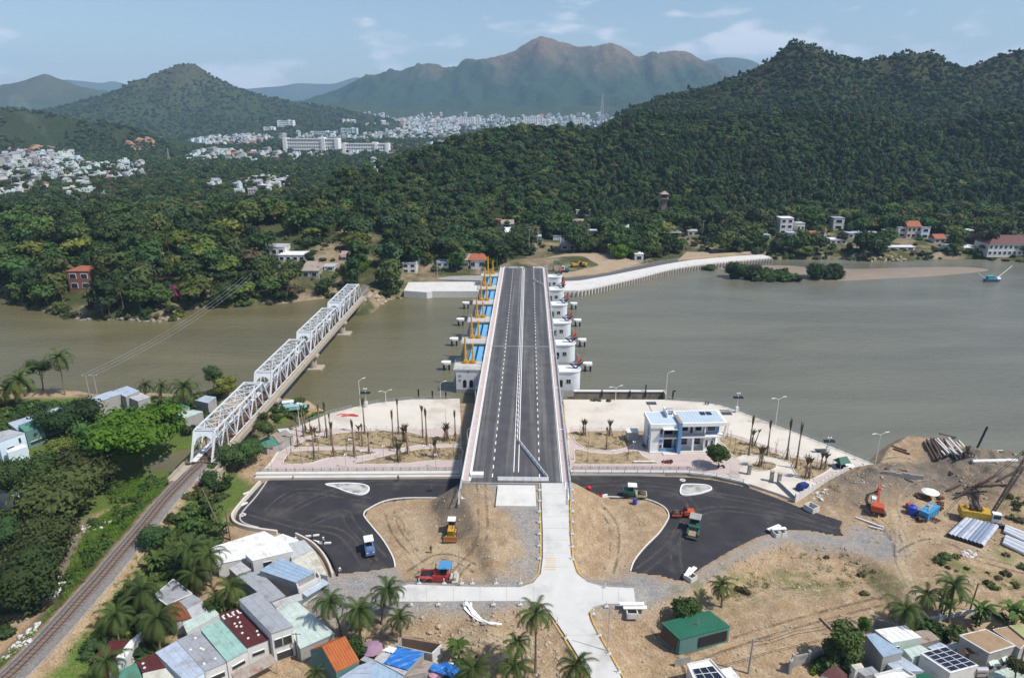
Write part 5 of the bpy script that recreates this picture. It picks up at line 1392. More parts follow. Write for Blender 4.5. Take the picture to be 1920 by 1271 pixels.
def near_pts(poly,st,seed,z=0.0,dens=.9):
 P=WP(poly,z);xs=[p[0]for p in P];ys=[p[1]for p in P]
 X,Y,r=jgrid(min(xs),max(xs),min(ys),max(ys),st,seed)
 ok=(sdist(P,X,Y)>0)&(r.uniform(0,1,X.shape)<dens)&(ldist(RAIL,X,Y)>3.0)&(np.minimum(sdist(SHORE_NEAR,X,Y),-sdist(CREEK,X,Y))>.3)
 hard=np.maximum(np.maximum(sdist(LOT_L,X,Y),sdist(PLAZA_L,X,Y)),np.maximum(sdist(LOT_R,X,Y),sdist(PLAZA_R,X,Y)))
 ok&=hard<-.6
 return X[ok],Y[ok],r
P_LOW=[tree_mesh('low_bush',500+i,1.0*a,.62*b,1.0*b,5,90,.24,m,trunk=.05,limbs=0)for i,(a,b,m)in enumerate([(1,1,L_MID),(1.2,.9,L_OLIVE),(.9,1.2,L_BRI),(1,.8,L_DRY)])]
def tuft(seed,m,n=26,h=.6):
 r=random.Random(seed);mb=MB()
 for k in range(n):
  a=r.uniform(0,6.28);x,y=r.gauss(0,.28),r.gauss(0,.28);l=h*r.uniform(.5,1.2);q=r.uniform(.15,.6)*l
  mb.add([(x-.05*math.sin(a),y+.05*math.cos(a),0),(x+.05*math.sin(a),y-.05*math.cos(a),0),(x+q*math.cos(a),y+q*math.sin(a),l)],[(0,1,2)])
 return mesh_from('grass_tuft',mb.v,mb.f,[m])
L_GRASS=leafm('grass_green',(.12,.235,.024),.2,.2);L_GRASSD=leafm('grass_dry',(.17,.15,.055),.2,.2)
P_TUFT=[tuft(1,L_GRASS),tuft(2,L_GRASS,30,.45),tuft(3,L_GRASSD)]
def cover(name,label,protos_,polys,st,seed,smin,smax,weights,dens=.9,clump=0.0,cat='bushes'):
 Xs,Ys=[],[]
 for i,p in enumerate(polys):
  X,Y,r=near_pts(p,st,seed+i,0,dens)
  if clump:
   k=fbm(X/6,Y/6,61,3)+r.uniform(-.2,.2,X.shape)>clump;X,Y=X[k],Y[k]
  Xs.append(X);Ys.append(Y)
 X,Y=np.concatenate(Xs),np.concatenate(Ys);r=np.random.RandomState(seed)
 idx=r.choice(len(protos_),len(X),p=weights)
 return scatter(name,label,protos_,np.stack([X,Y,gh(X,Y)-.08],-1),r.uniform(smin,smax,X.shape),r.uniform(0,6.28,X.shape),idx,cat)
cover('undergrowth','green bushes crowding the low ground between river and long grey roof',P_BUSH,[[(-60,745),(230,748),(150,790),(40,800),(-60,860)],[(270,748),(420,735),(360,800),(320,790)]],2.6,601,.5,1.0,[.3,.15,.2,.2,.15,.0],.85)
cover('undergrowth','tangled bushes on the slope between the rails and the palms',P_LOW+P_BUSH[:3],[[(395,880),(440,905),(400,985),(400,1000),(380,1060),(300,1130),(280,1250),(215,1271),(160,1240),(210,1150),(290,1030),(345,940)],[(395,985),(420,1000),(400,1050),(370,1060)]],1.9,610,.55,1.15,[.22,.2,
.06,.16,.14,.12,.1],.8)
cover('undergrowth','bushes under the trees along the left edge',P_LOW+P_BUSH[:3],[[(-60,880),(200,880),(150,930),(140,990),(80,1060),(60,1150),(-60,1230)]],2.4,620,.6,1.1,[.2,.2,.05,.1,.15,.2,.1],.62,.0)
cover('grass','lush green grass strip left of the rails',P_TUFT+P_LOW[:1],[[(165,965),(225,925),(300,895),(330,890),(250,960),(180,1050),(110,1080),(130,1030)],[(330,885),(180,1060),(120,1120),(150,1010),(260,930)],[(195,890),(290,880),(330,885),(280,910),(200,930)]],.6,630,.7,1.4,[.47,.43,.05,.05],
.95,cat='grass')
cover('grass','dry weedy grass along the railway bank',P_TUFT,[[(300,930),(120,1130),(0,1240),(-40,1271),(60,1271),(180,1130),(270,1020),(335,925)],[(360,900),(250,1060),(120,1240),(220,1250),(330,1050),(400,900)]],1.1,640,.6,1.3,[.3,.25,.45],.6,cat='grass')
cover('undergrowth','tall reeds on the green islet beside the truss bridge',P_LOW+P_TUFT[:1],[[(520,762),(560,752),(605,765),(600,785),(545,795),(508,785)]],1.0,650,.9,1.7,[.4,.2,.25,.05,.1],.95)
cover('undergrowth','weeds and bushes on the rough ground at the right',P_LOW+P_TUFT,[[(1720,1055),(1790,1050),(1830,1072),(1900,1075),(1990,1120),(1860,1125),(1760,1085)],[(1875,1000),(1925,1050),(1930,1090),(1860,1060)],[(1840,855),(1940,845),(1990,870),(1900,872)],[(1880,950),(1960,955),(1950,990),
(1890,985)],[(1780,1150),(1930,1150),(1930,1185),(1800,1190)]],1.3,660,.4,1.1,[.2,.16,.12,.17,.1,.1,.15],.6,-.1)
cover('grass','thin grass patches on the dry field',P_TUFT+P_LOW[3:],[[(1280,1070),(1450,1050),(1650,1060),(1720,1100),(1690,1120),(1580,1085),(1470,1085),(1330,1120),(1280,1110)],[(1440,1020),(1560,1015),(1650,1060),(1500,1050)]],.95,680,.5,1.2,[.4,.3,.25,.05],.75,.12,cat='grass')
cover('undergrowth','bushes around the foreground houses',P_LOW+P_BUSH[:2],[[(1550,1215),(1600,1225),(1570,1250),(1520,1245)],[(1730,1150),(1790,1165),(1790,1185),(1720,1185)],[(625,1180),(700,1195),(690,1240),(650,1240)],[(430,1085),(460,1120),(430,1160),(395,1140)],[(820,1225),(900,1240),(900,1271),
(850,1271)]],1.5,690,.6,1.2,[.3,.25,.1,.1,.15,.1],.8)
# things on the promenade
m_bw=mat('house_white',(.74,.745,.74),.7,.05,.6);m_bb=mat('house_blue',(.13,.27,.46),.7,.06,.8);m_bs=mat('roof_sheet_pale_blue',(.46,.55,.62),.45,.06,.5,spec=.4)
m_tank=mat('stainless',(.55,.56,.58),.3,.05,1,metal=.8)
m_panel=mat('solar_cell',(.012,.016,.035),.18,.05,1,spec=.6)
bl,brt=Vector(W(1218,848,0)),Vector(W(1341,845.5,0))
bu=yaw(bl,brt)
t=thing('building','blue and white two storey building with flat roof beside the road bridge','building',bl,bu)
def part(fn,name,m,parent=t,**k):
 mb=MB();fn(mb);return mb.build(name,m,parent,**k)
def bx(x0,x1,y0,y1,z0,z1):
 return lambda mb:mb.box(((x0+x1)/2,(y0+y1)/2,(z0+z1)/2),(x1-x0,y1-y0,z1-z0))
part(bx(-.1,17.5,-.6,8,-.3,.25),'plinth',m_conc_w)
def body(mb):
 bx(0,3.4,0,7.5,.25,7.6)(mb);bx(3.4,6.9,1.9,7.5,.25,7.6)(mb)
 bx(7.6,17.3,1.6,7.5,.25,4.1)(mb);bx(7.6,18.6,1.7,7.5,4.1,7.3)(mb)
 bx(14.2,17.3,.2,1.65,.25,4.0)(mb)
part(body,'wall',m_bw)
def bands(mb):
 bx(-.25,7.0,-.3,7.7,7.1,8.2)(mb);bx(7.6,19.9,-.3,7.7,7.35,8.35)(mb);bx(7.6,19.4,-.15,1.75,4.0,4.45)(mb)
 bx(3.4,6.9,-.2,2,3.9,4.35)(mb)
 mb.bar((19.3,.0,4.2),(19.75,.0,7.5),.5,.4);mb.bar((19.3,7.4,4.2),(19.75,7.4,7.5),.5,.4)
part(bands,'parapet',m_white)
part(bx(.1,6.7,.1,7.3,8.0,8.22),'roof',m_bs)
def rs(mb):
 bx(8.1,19.4,.2,7.2,8.1,8.4)(mb)
 for k in range(13):bx(8.3+k*.85,8.36+k*.85,.2,7.2,8.38,8.46)(mb)
part(rs,'roof',m_bs)
part(bx(6.9,7.8,-1.3,4,.25,8.9),'blue_fin',m_bb)
part(bx(7.1,7.6,-1.0,3.6,8.88,8.95),'fin_cap',m_orange)
def blu(mb):
 bx(2.3,3.2,-.05,.1,2.3,3.6)(mb);bx(2.3,6.5,-.04,.1,.3,1.2)(mb);bx(2.3,3.2,-.05,.1,4.4,5.1)(mb)
 bx(14.5,18.5,1.5,1.75,4.5,7.3)(mb);bx(16.4,17.2,.15,.25,.4,3.8)(mb);bx(-.06,.05,1.6,3.4,.4,3.4)(mb);bx(-.06,.05,1.6,3.4,3.9,7)(mb)
part(blu,'blue_panel',m_bb)
def win(x0,x1,z0,z1,y,side=False):
 f=part(bx(x0-.1,x1+.1,y-.07,y+.02,z0-.1,z1+.1)if not side else bx(y-.07,y+.02,x0-.1,x1+.1,z0-.1,z1+.1),'window',m_white)
 part(bx(x0,x1,y-.1,y-.04,z0,z1)if not side else bx(y-.1,y-.04,x0,x1,z0,z1),'pane',m_glass,f)
for a in((2.4,3.1,5.2,6.6,0),(2.4,3.1,1.3,2.3,-.05),(8.5,10.2,5.3,6.8,1.7),(12.2,13.8,5.3,6.8,1.7),(15.4,17.5,5.2,6.7,1.5),(8.5,10.2,1.4,3.2,1.6),(12.1,13.7,1.4,3.2,1.6),(14.7,15.3,1.2,3.2,.2),(16.1,16.7,1.2,3.2,.15)):win(*a)
win(2,3,1.2,2.6,-.06,True);win(2,3,4.8,6.3,-.06,True)
part(bx(4.1,6.2,1.78,1.92,.3,3.0),'door',m_dark);part(bx(4.1,6.2,1.78,1.92,4.4,6.8),'balcony_door',m_dark);part(bx(10.9,11.5,1.6,1.72,4.5,6.8),'balcony_door',mat('door_maroon',(.12,.02,.025),.5))
def brl(mb):
 bx(3.4,6.9,-.2,-.1,4.35,5.25)(mb);bx(7.8,14.4,-.1,-.02,4.45,5.4)(mb);bx(7.8,11,-.02,.05,.3,1.15)(mb);bx(11.6,14.2,-.02,.05,.3,1.15)(mb)
part(brl,'balustrade',mat('smoked_panel',(.10,.13,.17),.3,.1,1,spec=.5))
for x in(11.3,):part(bx(x-.25,x+.25,-.1,.3,.25,4.1),'column',m_white)
part(bx(14.1,14.4,-.1,.3,4.4,7.4),'column',m_white)
part(bx(3.2,7.0,-2.0,0,.0,.26),'entrance_step',m_conc_w);part(bx(3.0,7.0,-1.2,.2,6.9,7.1),'canopy',m_white)
def tank(mb):mb.tube([(5.2,5.8,9.3),(7.0,5.8,9.3)],.62,14);[bx(x,x+.12,5.3,6.3,8.2,8.9)(mb)for x in(5.4,6.7)]
part(tank,'water_tank',m_tank);part(bx(4.9,5.2,3.5,7.6,8.1,9.6),'stair_wall',m_white)
for x in(14.3,16.0):part(bx(x,x+1.3,4.4,6.2,8.5,8.58),'solar_panel',m_panel)
p=Vector(Z5([(597,500)])[0]);t=thing('kiosk','small pale grey transformer kiosk on the planting bed','kiosk',p,.05)
part(lambda mb:mb.box((0,0,1.35),(2.9,2.2,2.7)),'cabinet',mat('kiosk_grey',(.36,.37,.37),.6,.1,1),t);part(lambda mb:mb.box((0,0,2.78),(3.3,2.6,.16)),'roof',m_whited,t);part(lambda mb:mb.box((0,-1.12,1.25),(1.1,.06,1.9)),'door',m_rail,t)
def railing(name,label,pts,h=1.05,post=2.5,m=m_rail,z=0.0,rails=(.35,.7,1.05),colours=None):
 P=resample([Vector((a,b,z))for a,b,*_ in pts],post)
 o=P[0].copy();t=thing(name,label,'railing',o)
 mb=MB()
 for a in rails:
  for p,q in zip(P,P[1:]):mb.bar(p-o+Vector((0,0,a)),q-o+Vector((0,0,a)),.06)
 mb.build('rails',m,t)
 me=None
 for p in P:
  if me is None:q=MB().box((0,0,h/2),(.11,.11,h)).build('post',m,t);me=q.data
  else:q=link('post',me,t)
  q.location=p-o
 if colours:
  mbs=[MB()for _ in colours];k=0
  for p,q in zip(P,P[1:]):
   n=7
   for i in range(n):
    c=p.lerp(q,(i+.5)/n)-o
    mbs[k%len(colours)].box((c.x,c.y,.58),(.13,.05,.6),yaw(p,q));k+=1
  for mbb,c in zip(mbs,colours):
   b_=mbb.build('coloured_slats',c,t);b_['kind']='stuff'
 return t
def inset(pts,dx=0,dy=-.5):return[(a+dx,b+dy)for a,b,*_ in pts]
railing('railing','grey railing curving along the river edge of the left promenade',inset(WP([(549,803),(613,776),(664,763)],0)))
railing('railing','grey railing from the water stair to the bridge on the left promenade',inset(WP([(678,760),(709,754),(772,748),(856,747)],0)))
railing('railing','grey railing along the river edge of the right promenade',inset(WP([(1250,749),(1320,754),(1352,760),(1383,770),(1456,797),(1549,833),(1644,871)],0),-.2))
m_fc=[mat('slat_blue',(.12,.2,.45),.6,.05),mat('slat_orange',(.6,.3,.1),.6,.05),mat('slat_pink',(.5,.25,.27),.6,.05)]
railing('fence','low fence with coloured slats between left promenade and car park',WP([(487,884),(861,882)],0),1.0,2.2,colours=m_fc)
railing('fence','low fence with coloured slats between right promenade and car park',WP([(1074,880),(1290,881),(1330,886)],0),1.0,2.2,colours=m_fc)
railing('fence','grey fence on the pale ledge right of the bridge',WP([(1074,886),(1290,887),(1335,893),(1398,906)],.22),1.0,3.2,z=.2)
railing('fence','white low fence at the back edge of the left pink path',Z4([(640,400),(1000,400),(1500,400),(1830,400)]),.8,2.8,m_whited,rails=(.75,))
railing('fence','white low fence at the back edge of the right pink path',Z5([(60,398),(400,398),(690,400)]),.8,2.8,m_whited,rails=(.75,))
railing('fence','white low fence along the diagonal pink path',WP([(1354,814),(1393,825),(1435,841),(1484,852),(1550,866)],0),.8,2.8,m_whited,rails=(.75,))
wl0,wl1=Vector(W(1595,880,0)),Vector(W(1491,938,0))
t=thing('wall','pale concrete boundary wall between promenade and building site','wall',wl0,yaw(wl0,wl1))
Lw=(wl1-wl0).length;n=14
me=None
for k in range(n):
 if me is None:o=MB().box((0,0,.2),(Lw/n-.04,.16,2.6)).build('wall_panel',m_conc_w,t);me=o.data
 else:o=link('wall_panel',me,t)
 o.location=(Lw/n*(k+.5),0,0)
for k in range(n+1):MB().box((Lw/n*k,-.05,.3),(.2,.26,2.9)).build('pillar',m_conc_w,t)
t=thing('wall','low grey wall right of the two tall gate pillars','wall',W(1461,908,0),yaw(W(1461,908),W(1491,937)))
L_=(Vector(W(1491,937))-Vector(W(1461,908))).length;part(lambda mb:mb.box((L_/2,0,.0),(L_,.25,1.7)),'wall_body',m_wall_g,t);part(lambda mb:mb.box((L_/2,0,.9),(L_,.35,.1)),'coping',m_conc_w,t)
for(px,py,lab)in((1404,889,'grey gate pillar standing alone at the left of the entrance'),(1446,902,'left one of the two close grey gate pillars'),(1460,906,'right one of the two close grey gate pillars')):
 t=thing('gate_pillar',lab,'pillar',W(px,py,0));part(lambda mb:mb.box((0,0,1.2),(.75,.75,2.9)),'shaft',m_wall_g,t);part(lambda mb:mb.box((0,0,2.72),(.95,.95,.2)),'cap',m_oldconc,t)
t=thing('sliding_gate','folded metal sliding gate beside the lone gate pillar','gate',W(1368,889,0),yaw(W(1368,886),W(1386,895)))
for k in range(7):part(lambda mb:[mb.box((k*.45,0,.8),(.06,.08,1.6)),mb.bar((k*.45,0,.2),(k*.45+.45,0,1.5),.04)],'lattice',m_steel,t)
def lamp(px,py,lab,h=8.0,arms=2,solar=False,grp=None,rz=0.0):
 t=thing('street_lamp',lab,'street lamp',W(px,py,0),rz,grp)
 part(lambda mb:mb.tube([(0,0,0),(0,0,h)],[.11,.06],7),'pole',m_whited,t)
 if solar:
  part(lambda mb:mb.box((0,0,h*.78),(3.0,1.0,.08),rx=.35),'solar_panel',m_panel,t);part(lambda mb:(mb.ball((-.35,0,h),.22),mb.ball((.35,0,h),.22),mb.box((0,0,h-.1),(.7,.06,.06))),'lamp_head',m_white,t);part(lambda mb:mb.box((0,0,.9),(.8,.8,1.8)),'base_box',m_whited,t)
 else:
  for s in((-1,1)if arms==2 else(1,)):
   part(lambda mb:(mb.tube([(0,0,h-.2),(s*.7,0,h+.25+.1*s),(s*1.2,0,h+.35+.2*s)],.05,5),mb.box((s*1.6,0,h+.42+.25*s),(.95,.3,.1),ry=-.2)),'lamp_head',m_white,t)
lamp(1454,796,'tall white twin arm lamp post at the river railing, right promenade',8.0);lamp(1248,748,'tall white lamp post at the corner of the jetty wall',8.6,1);lamp(1641,869,'white twin arm lamp post at the far end of the right railing',8.2)
lamp(1381,773,'solar lamp post with panel at the bend of the right promenade',6.2,solar=True);lamp(687,763,'solar lamp post with tilted panel by the left water stair',6.0,solar=True);lamp(676,763,'tall curved white lamp post at the left water stair',8.6,1,rz=.3);lamp(562,800,'curved lamp post at the far left end of the promenade',
6.5,1,rz=PI)
lamp(1551,850,'solar lamp post with large dark panel on the right promenade',4.6,solar=True);lamp(826,746,'white pole lamp at the river rail beside the bridge, left',5,1);lamp(1154,750,'short white lamp post on the jetty side of the right promenade',4.2,2);lamp(724,757,'short white lamp at the middle of the left river rail',
4,2)
for(z,x,y,h,lab)in((4,140,745,4.5,'thin pole with red flag at the left corner of the promenade'),):
 p=Vector(Z4([(x,y)])[0]);t=thing('flag_pole',lab,'flag pole',p);part(lambda mb:mb.tube([(0,0,0),(0,0,5.6)],.06,6),'pole',m_steel,t);part(lambda mb:mb.add([(0,0,5.5),(.9,.1,5.4),(.85,.05,4.8),(0,0,4.9)],[(0,1,2,3)]),'flag',mat('flag_red',(.55,.02,.02),.7),t)
gl0=None
for i,(z,x,y)in enumerate([(4,475,655),(4,1150,672),(4,1515,665),(4,1035,500),(4,850,610),(5,610,630),(5,425,710),(6,195,415),(5,1195,765),(4,810,750),(4,960,715),(4,1620,750),(5,145,690)]):
 p=Vector({4:Z4,5:Z5}[z]([(x,y)])[0])if z<6 else Vector(W(1400+x/3.69,740+y/3.69,0))
 lab='garden lamp with small white globe heads on the %s promenade'%('left' if p.x<0 else 'right');g='garden lamps on the %s promenade'%('left' if p.x<0 else 'right')
 if gl0 is None:
  gl0=t=thing('garden_lamp',lab,'garden lamp',p,0,g);part(lambda mb:mb.tube([(0,0,0),(0,0,3.6)],[.07,.045],6),'pole',m_rail,t);part(lambda mb:[mb.ball((.3*math.cos(a),.3*math.sin(a),3.6),.17,6,5)for a in(0,2.1,4.2)],'globe',m_white,t)
 else:copy_tree(gl0,p,0,lab,g)
M_TR=mat('young_trunk',(.17,.125,.09),.95,.2,3);M_TUFT=mat('bundled_fronds',(.10,.085,.045),.9,.25,2)
def young_palm(h,seed,open_=0.0):
 r=random.Random(seed);tb,cb=MB(),MB()
 tb.tube([(0,0,-.1),(0,0,.12),(0,0,h*.3),(.04,.02,h)],[.34,.26,.19,.13],8)
 for k in range(9):
  a=k*2.4;L=r.uniform(1.3,2.2);s=r.uniform(.12,.3)+open_
  cb.tube([(.04,.02,h-.1),(.04+s*.5*math.cos(a),.02+s*.5*math.sin(a),h+L*.5),(.04+s*1.3*math.cos(a),.02+s*1.3*math.sin(a),h+L*(1-open_*.5))],[.09,.16,.03],4)
 for k in range(4):
  a=k*1.57+.4;tb.bar((1.05*math.cos(a),1.05*math.sin(a),0),(.1*math.cos(a),.1*math.sin(a),2.3),.07)
 return mesh_from('bundle',cb.v,cb.f,[M_TUFT]),mesh_from('trunk',tb.v,tb.f,[M_TR],smooth=True)
YP=[young_palm(7.4,1),young_palm(6.6,2,.15),young_palm(5.4,3)];SP_=[young_palm(3.2,4,.35),young_palm(2.5,5,.5)]
def plant_y(p,h,kind,lab,grp,lean=0.0):
 pr,base=(YP,7.4)if kind==0 else(SP_,3.2)
 i=int(abs(p.x*7)+abs(p.y*3))%len(pr)
 t=thing('young_palm',lab,'young palm',p,(p.x*3)%6,grp)
 link('bundle',pr[i][0],t);link('trunk',pr[i][1],t)
 s=h/(7.4,6.6,5.4)[i]if kind==0 else h/(3.2,2.5)[i]
 t.scale=((.7+.3*s),(.7+.3*s),s);t.rotation_euler=(0,lean,0)if lean else t.rotation_euler
for i,(x,y,hpx)in enumerate([(430,475,260),(447,435,225),(577,437,220),(640,485,270),(380,565,255),(680,550,270),(700,655,285),(528,678,260),(980,447,285),(958,560,190),(888,655,280),(1240,578,285),(1285,452,285),(1502,487,265),(1538,547,275),(1795,510,235),(490,445,120),(1365,630,230),(1020,625,180)]):
 p=Vector(Z4([(x,y)])[0]);s=FPX/(p.y*_ct+CAM_H*_st);plant_y(p,max(3.5,hpx/4.8/s/.88-1.4),0,'tall bare newly planted palm with bundled top on the left promenade','tall young palms on the left promenade')
for(x,y,h)in[(1335,520,120),(1350,525,130),(1325,515,110),(1700,515,110),(1715,510,130),(1728,505,120),(1275,695,130),(1285,700,120),(1300,690,130),(1605,665,130),(1618,660,140),(930,500,110),(535,525,110)]:
 p=Vector(Z4([(x,y)])[0]);plant_y(p,h/4.8/6.0*.75,1,'small tufted newly planted palm in a cluster on the left promenade','small young palms on the left promenade')
for(x,y,hpx,ln)in[(165,465,150,0),(160,460,120,0),(180,455,110,0),(370,590,190,0),(395,465,125,0),(402,465,120,0),(1650,638,280,0),(1700,555,150,.2),(1815,640,250,0),(1680,555,120,0)]:
 p=Vector(Z5([(x,y)])[0]);plant_y(p,max(3,hpx/4.8/6.1-1.2),0 if hpx>140 else 1,('tall bare' if hpx>140 else 'small tufted')+' newly planted palm beside the blue and white building',('tall' if hpx>140 else 'small')+' young palms by the building',ln)
for(x,y,hpx)in[(275,450,225),(340,510,245),(405,580,120),(430,575,120),(510,520,105),(540,515,95),(85,500,115),(100,495,110)]:
 p=Vector(W(1400+x/3.69,740+y/3.69,0));plant_y(p,max(2.6,hpx/3.69/6.3-1.2),0 if hpx>140 else 1,('tall bare newly planted palm on the bed by the round planting' if hpx>140 else 'small tufted newly planted palm near the round planting'),('tall' if hpx>140 else 'small')+' young palms near the round bed')
sap0=None
for(z,x,y)in[(4,285,690),(4,318,630),(4,410,715),(4,565,612),(4,815,610),(4,1575,605),(4,1780,660),(4,1710,380),(5,130,510),(5,200,700),(5,210,560),(5,510,550),(5,1455,490),(5,1480,555),(5,1520,625),(5,1895,635),(5,560,690),(5,570,640),(6,480,520)]:
 p=Vector({4:Z4,5:Z5}.get(z,lambda q:WP([(1400+q[0][0]/3.69,740+q[0][1]/3.69)]))([(x,y)])[0]);sd_='left' if p.x<0 else 'right'
 if sap0 is None:
  sap0=t=thing('sapling','thin leafless sapling with stakes on the left promenade','sapling',p,0,'leafless saplings on the left promenade')
  part(lambda mb:mb.tube([(0,0,0),(.05,0,2.4),(0,.05,4.6)],[.06,.045,.02],5),'trunk',M_TR,t);part(lambda mb:[mb.bar((.6*math.cos(a),.6*math.sin(a),0),(0,0,1.5),.045)for a in(0,2.1,4.2)],'stake',M_BARKP,t)
  part(lambda mb:[mb.bar((0,0,z_),(.4*math.cos(z_*3),.4*math.sin(z_*3),z_+.6),.03)for z_ in(2.6,3.2,3.8,4.2)],'branch',M_TR,t)
 else:copy_tree(sap0,p,x*.1,'thin leafless sapling with stakes on the %s promenade'%sd_,'leafless saplings on the %s promenade'%sd_)
a,b=Vector(W(1076,736.5,-1.0)),Vector(W(1246,737,-1.0))
t=thing('jetty_wall','brown concrete jetty wall with white coping in the river','jetty wall',(a.x,a.y,0),yaw(a,b));L_=(b-a).length
part(lambda mb:mb.box((L_/2,0,-2.2),(L_,.7,3.6)),'wall_body',mat('jetty_brown',(.26,.215,.16),.9,.2,.4,col2=(.13,.10,.07),s2=.3,c2=(.5,.7)),t);part(lambda mb:mb.box((L_/2,0,-.3),(L_+.2,1.1,.3)),'coping',m_whited,t);part(lambda mb:mb.box((L_-.2,-1.6,-1.9),(.6,3,3.8)),'end_wall',m_oldconc,t)
for k,(x,h)in enumerate(((9,2.4),(18,2.2),(23,4.2))):part(lambda mb:mb.box((x,-.5,-2.4+h/2+.3),(.35,.35,h)),'fender_post',m_dark,t)
for i,(px,py,h)in enumerate(((785,745,2.6),(811,747,2.4),(836,748,2.2),(1261,749,3.0))):
 t=thing('mooring_post',['dark timber post in the water left of the bridge, leftmost','dark timber post in the water left of the bridge, middle','dark timber post in the water left of the bridge, nearest the bridge','bent dark post in the water beside the jetty wall'][i],'post',W(px,py,WZ));part(lambda mb:(mb.box((0,
0,h/2),(.42,.42,h)),mb.box((.5 if i==3 else 0,0,h),(.5,.4,.4))),'post_shaft',m_dark,t)
p=W(650,779,.05);t=thing('rope','red hose lying in a loop on the left promenade','hose',p);part(lambda mb:[mb.tube([(q[0]-p[0],q[1]-p[1],.06)for q in smooth(WP([(632,779),(640,777),(655,778),(670,779),(670,781),(655,780),(640,781),(650,778),(662,777),(669,780)]),4)],.16,6)],'hose',mat('hose_red',(.5,
.09,.07),.7),t)
p=W(1577,876,0);t=thing('tent','small green canvas tent with white flap by the boundary wall','tent',p,.3)
part(lambda mb:mb.add([(-1.6,-1.4,1.7),(1.6,-1.4,1.7),(1.6,1.4,1.7),(-1.6,1.4,1.7),(-1.2,0,3.0),(1.2,0,3.0)],[(0,1,5,4),(2,3,4,5),(1,2,5),(3,0,4)]),'canopy',mat('tent_green',(.045,.13,.095),.7,.15,1),t);part(lambda mb:mb.add([(-.4,-1.45,1.7),(1.7,-1.45,1.65),(2.0,-2.2,1.1),(-.2,-2.3,1.2)],[(0,1,2,3)]),
'flap',m_white,t);part(lambda mb:[mb.box((x,y,.85),(.08,.08,1.7))for x in(-1.5,1.5)for y in(-1.3,1.3)],'pole',m_steel,t);part(lambda mb:mb.box((.1,.1,.45),(2,1.6,.9)),'crate',m_dark,t)
p=W(1504,917,0);t=thing('covered_cart','small cart covered with a dark blue tarpaulin by the entrance','cart',p,.5)
part(lambda mb:(mb.box((0,0,.75),(3.2,1.6,1.3),top=.85),mb.box((-.3,0,1.5),(1.8,1.4,.35),top=.8)),'tarpaulin',mat('tarp_navy',(.02,.04,.17),.5,.2,1.5),t);part(lambda mb:[mb.wheel((x,y,.3),.3,.18)for x in(-1.1,1.1)for y in(-.8,.8)],'wheel',m_black,t)
for(px,py,lab)in((1540,845,'dark grating in the floor of the right promenade'),(1362,775,'square dark grating beside the right solar lamp'),(1221,756,'blue grey floor plate near the jetty corner')):
 t=thing('floor_grating',lab,'grating',W(px,py,.0));part(lambda mb:[mb.box((k*.62-1.2,0,.03),(.55,2.2,.06))for k in range(5)],'bar',mat('grating',(.06,.065,.08),.6),t)
mb=strip(WP([(1214,754),(1229,787)],.006),.45,0,mb=MB());struct(mb.build('drain_channel',m_wall_g))
for i,(px,py,lab)in enumerate(((1116,751,'heap of black tarpaulin on the right promenade by the water'),(1142,752,'small black bundle beside the tarpaulin heap'))):
 t=thing('tarpaulin_heap',lab,'tarpaulin',W(px,py,0));part(lambda mb:[mb.ball((rnd.uniform(-1.3,1.3)*(1-.6*i),rnd.uniform(-.5,.5),.2),(rnd.uniform(.4,.8),.45,rnd.uniform(.25,.55)),7,5)for _ in range(6)],'sheet',m_black,t)
p=Vector(Z5([(1710/2,705)])[0]);t=thing('bench','long low white concrete bench at the edge of the bed','bench',Z5([(710,708)])[0]);part(lambda mb:mb.box((0,0,.42),(5.6,.5,.14)),'seat',m_whited,t);part(lambda mb:[mb.box((x,0,.2),(.4,.4,.4))for x in(-2.2,0,2.2)],'leg',m_whited,t)
_wx,_wy=[],[]
for p in BEDS:
 X,Y,r=jgrid(min(q[0]for q in p),max(q[0]for q in p),min(q[1]for q in p),max(q[1]for q in p),1.1,77);k=(sdist(p,X,Y)>.4)&(fbm(X/4,Y/4,15,3)+r.uniform(-.3,.3,X.shape)>.22);_wx.append(X[k]);_wy.append(Y[k])
X,Y=np.concatenate(_wx),np.concatenate(_wy);r=np.random.RandomState(3)
scatter('weeds','dry weeds sprouting on the planting beds of both promenades',P_TUFT,np.stack([X,Y,np.full(X.shape,.1)],-1),r.uniform(.35,.8,X.shape),r.uniform(0,6,X.shape),r.choice(3,X.shape,p=[.1,.15,.75]),'weeds')
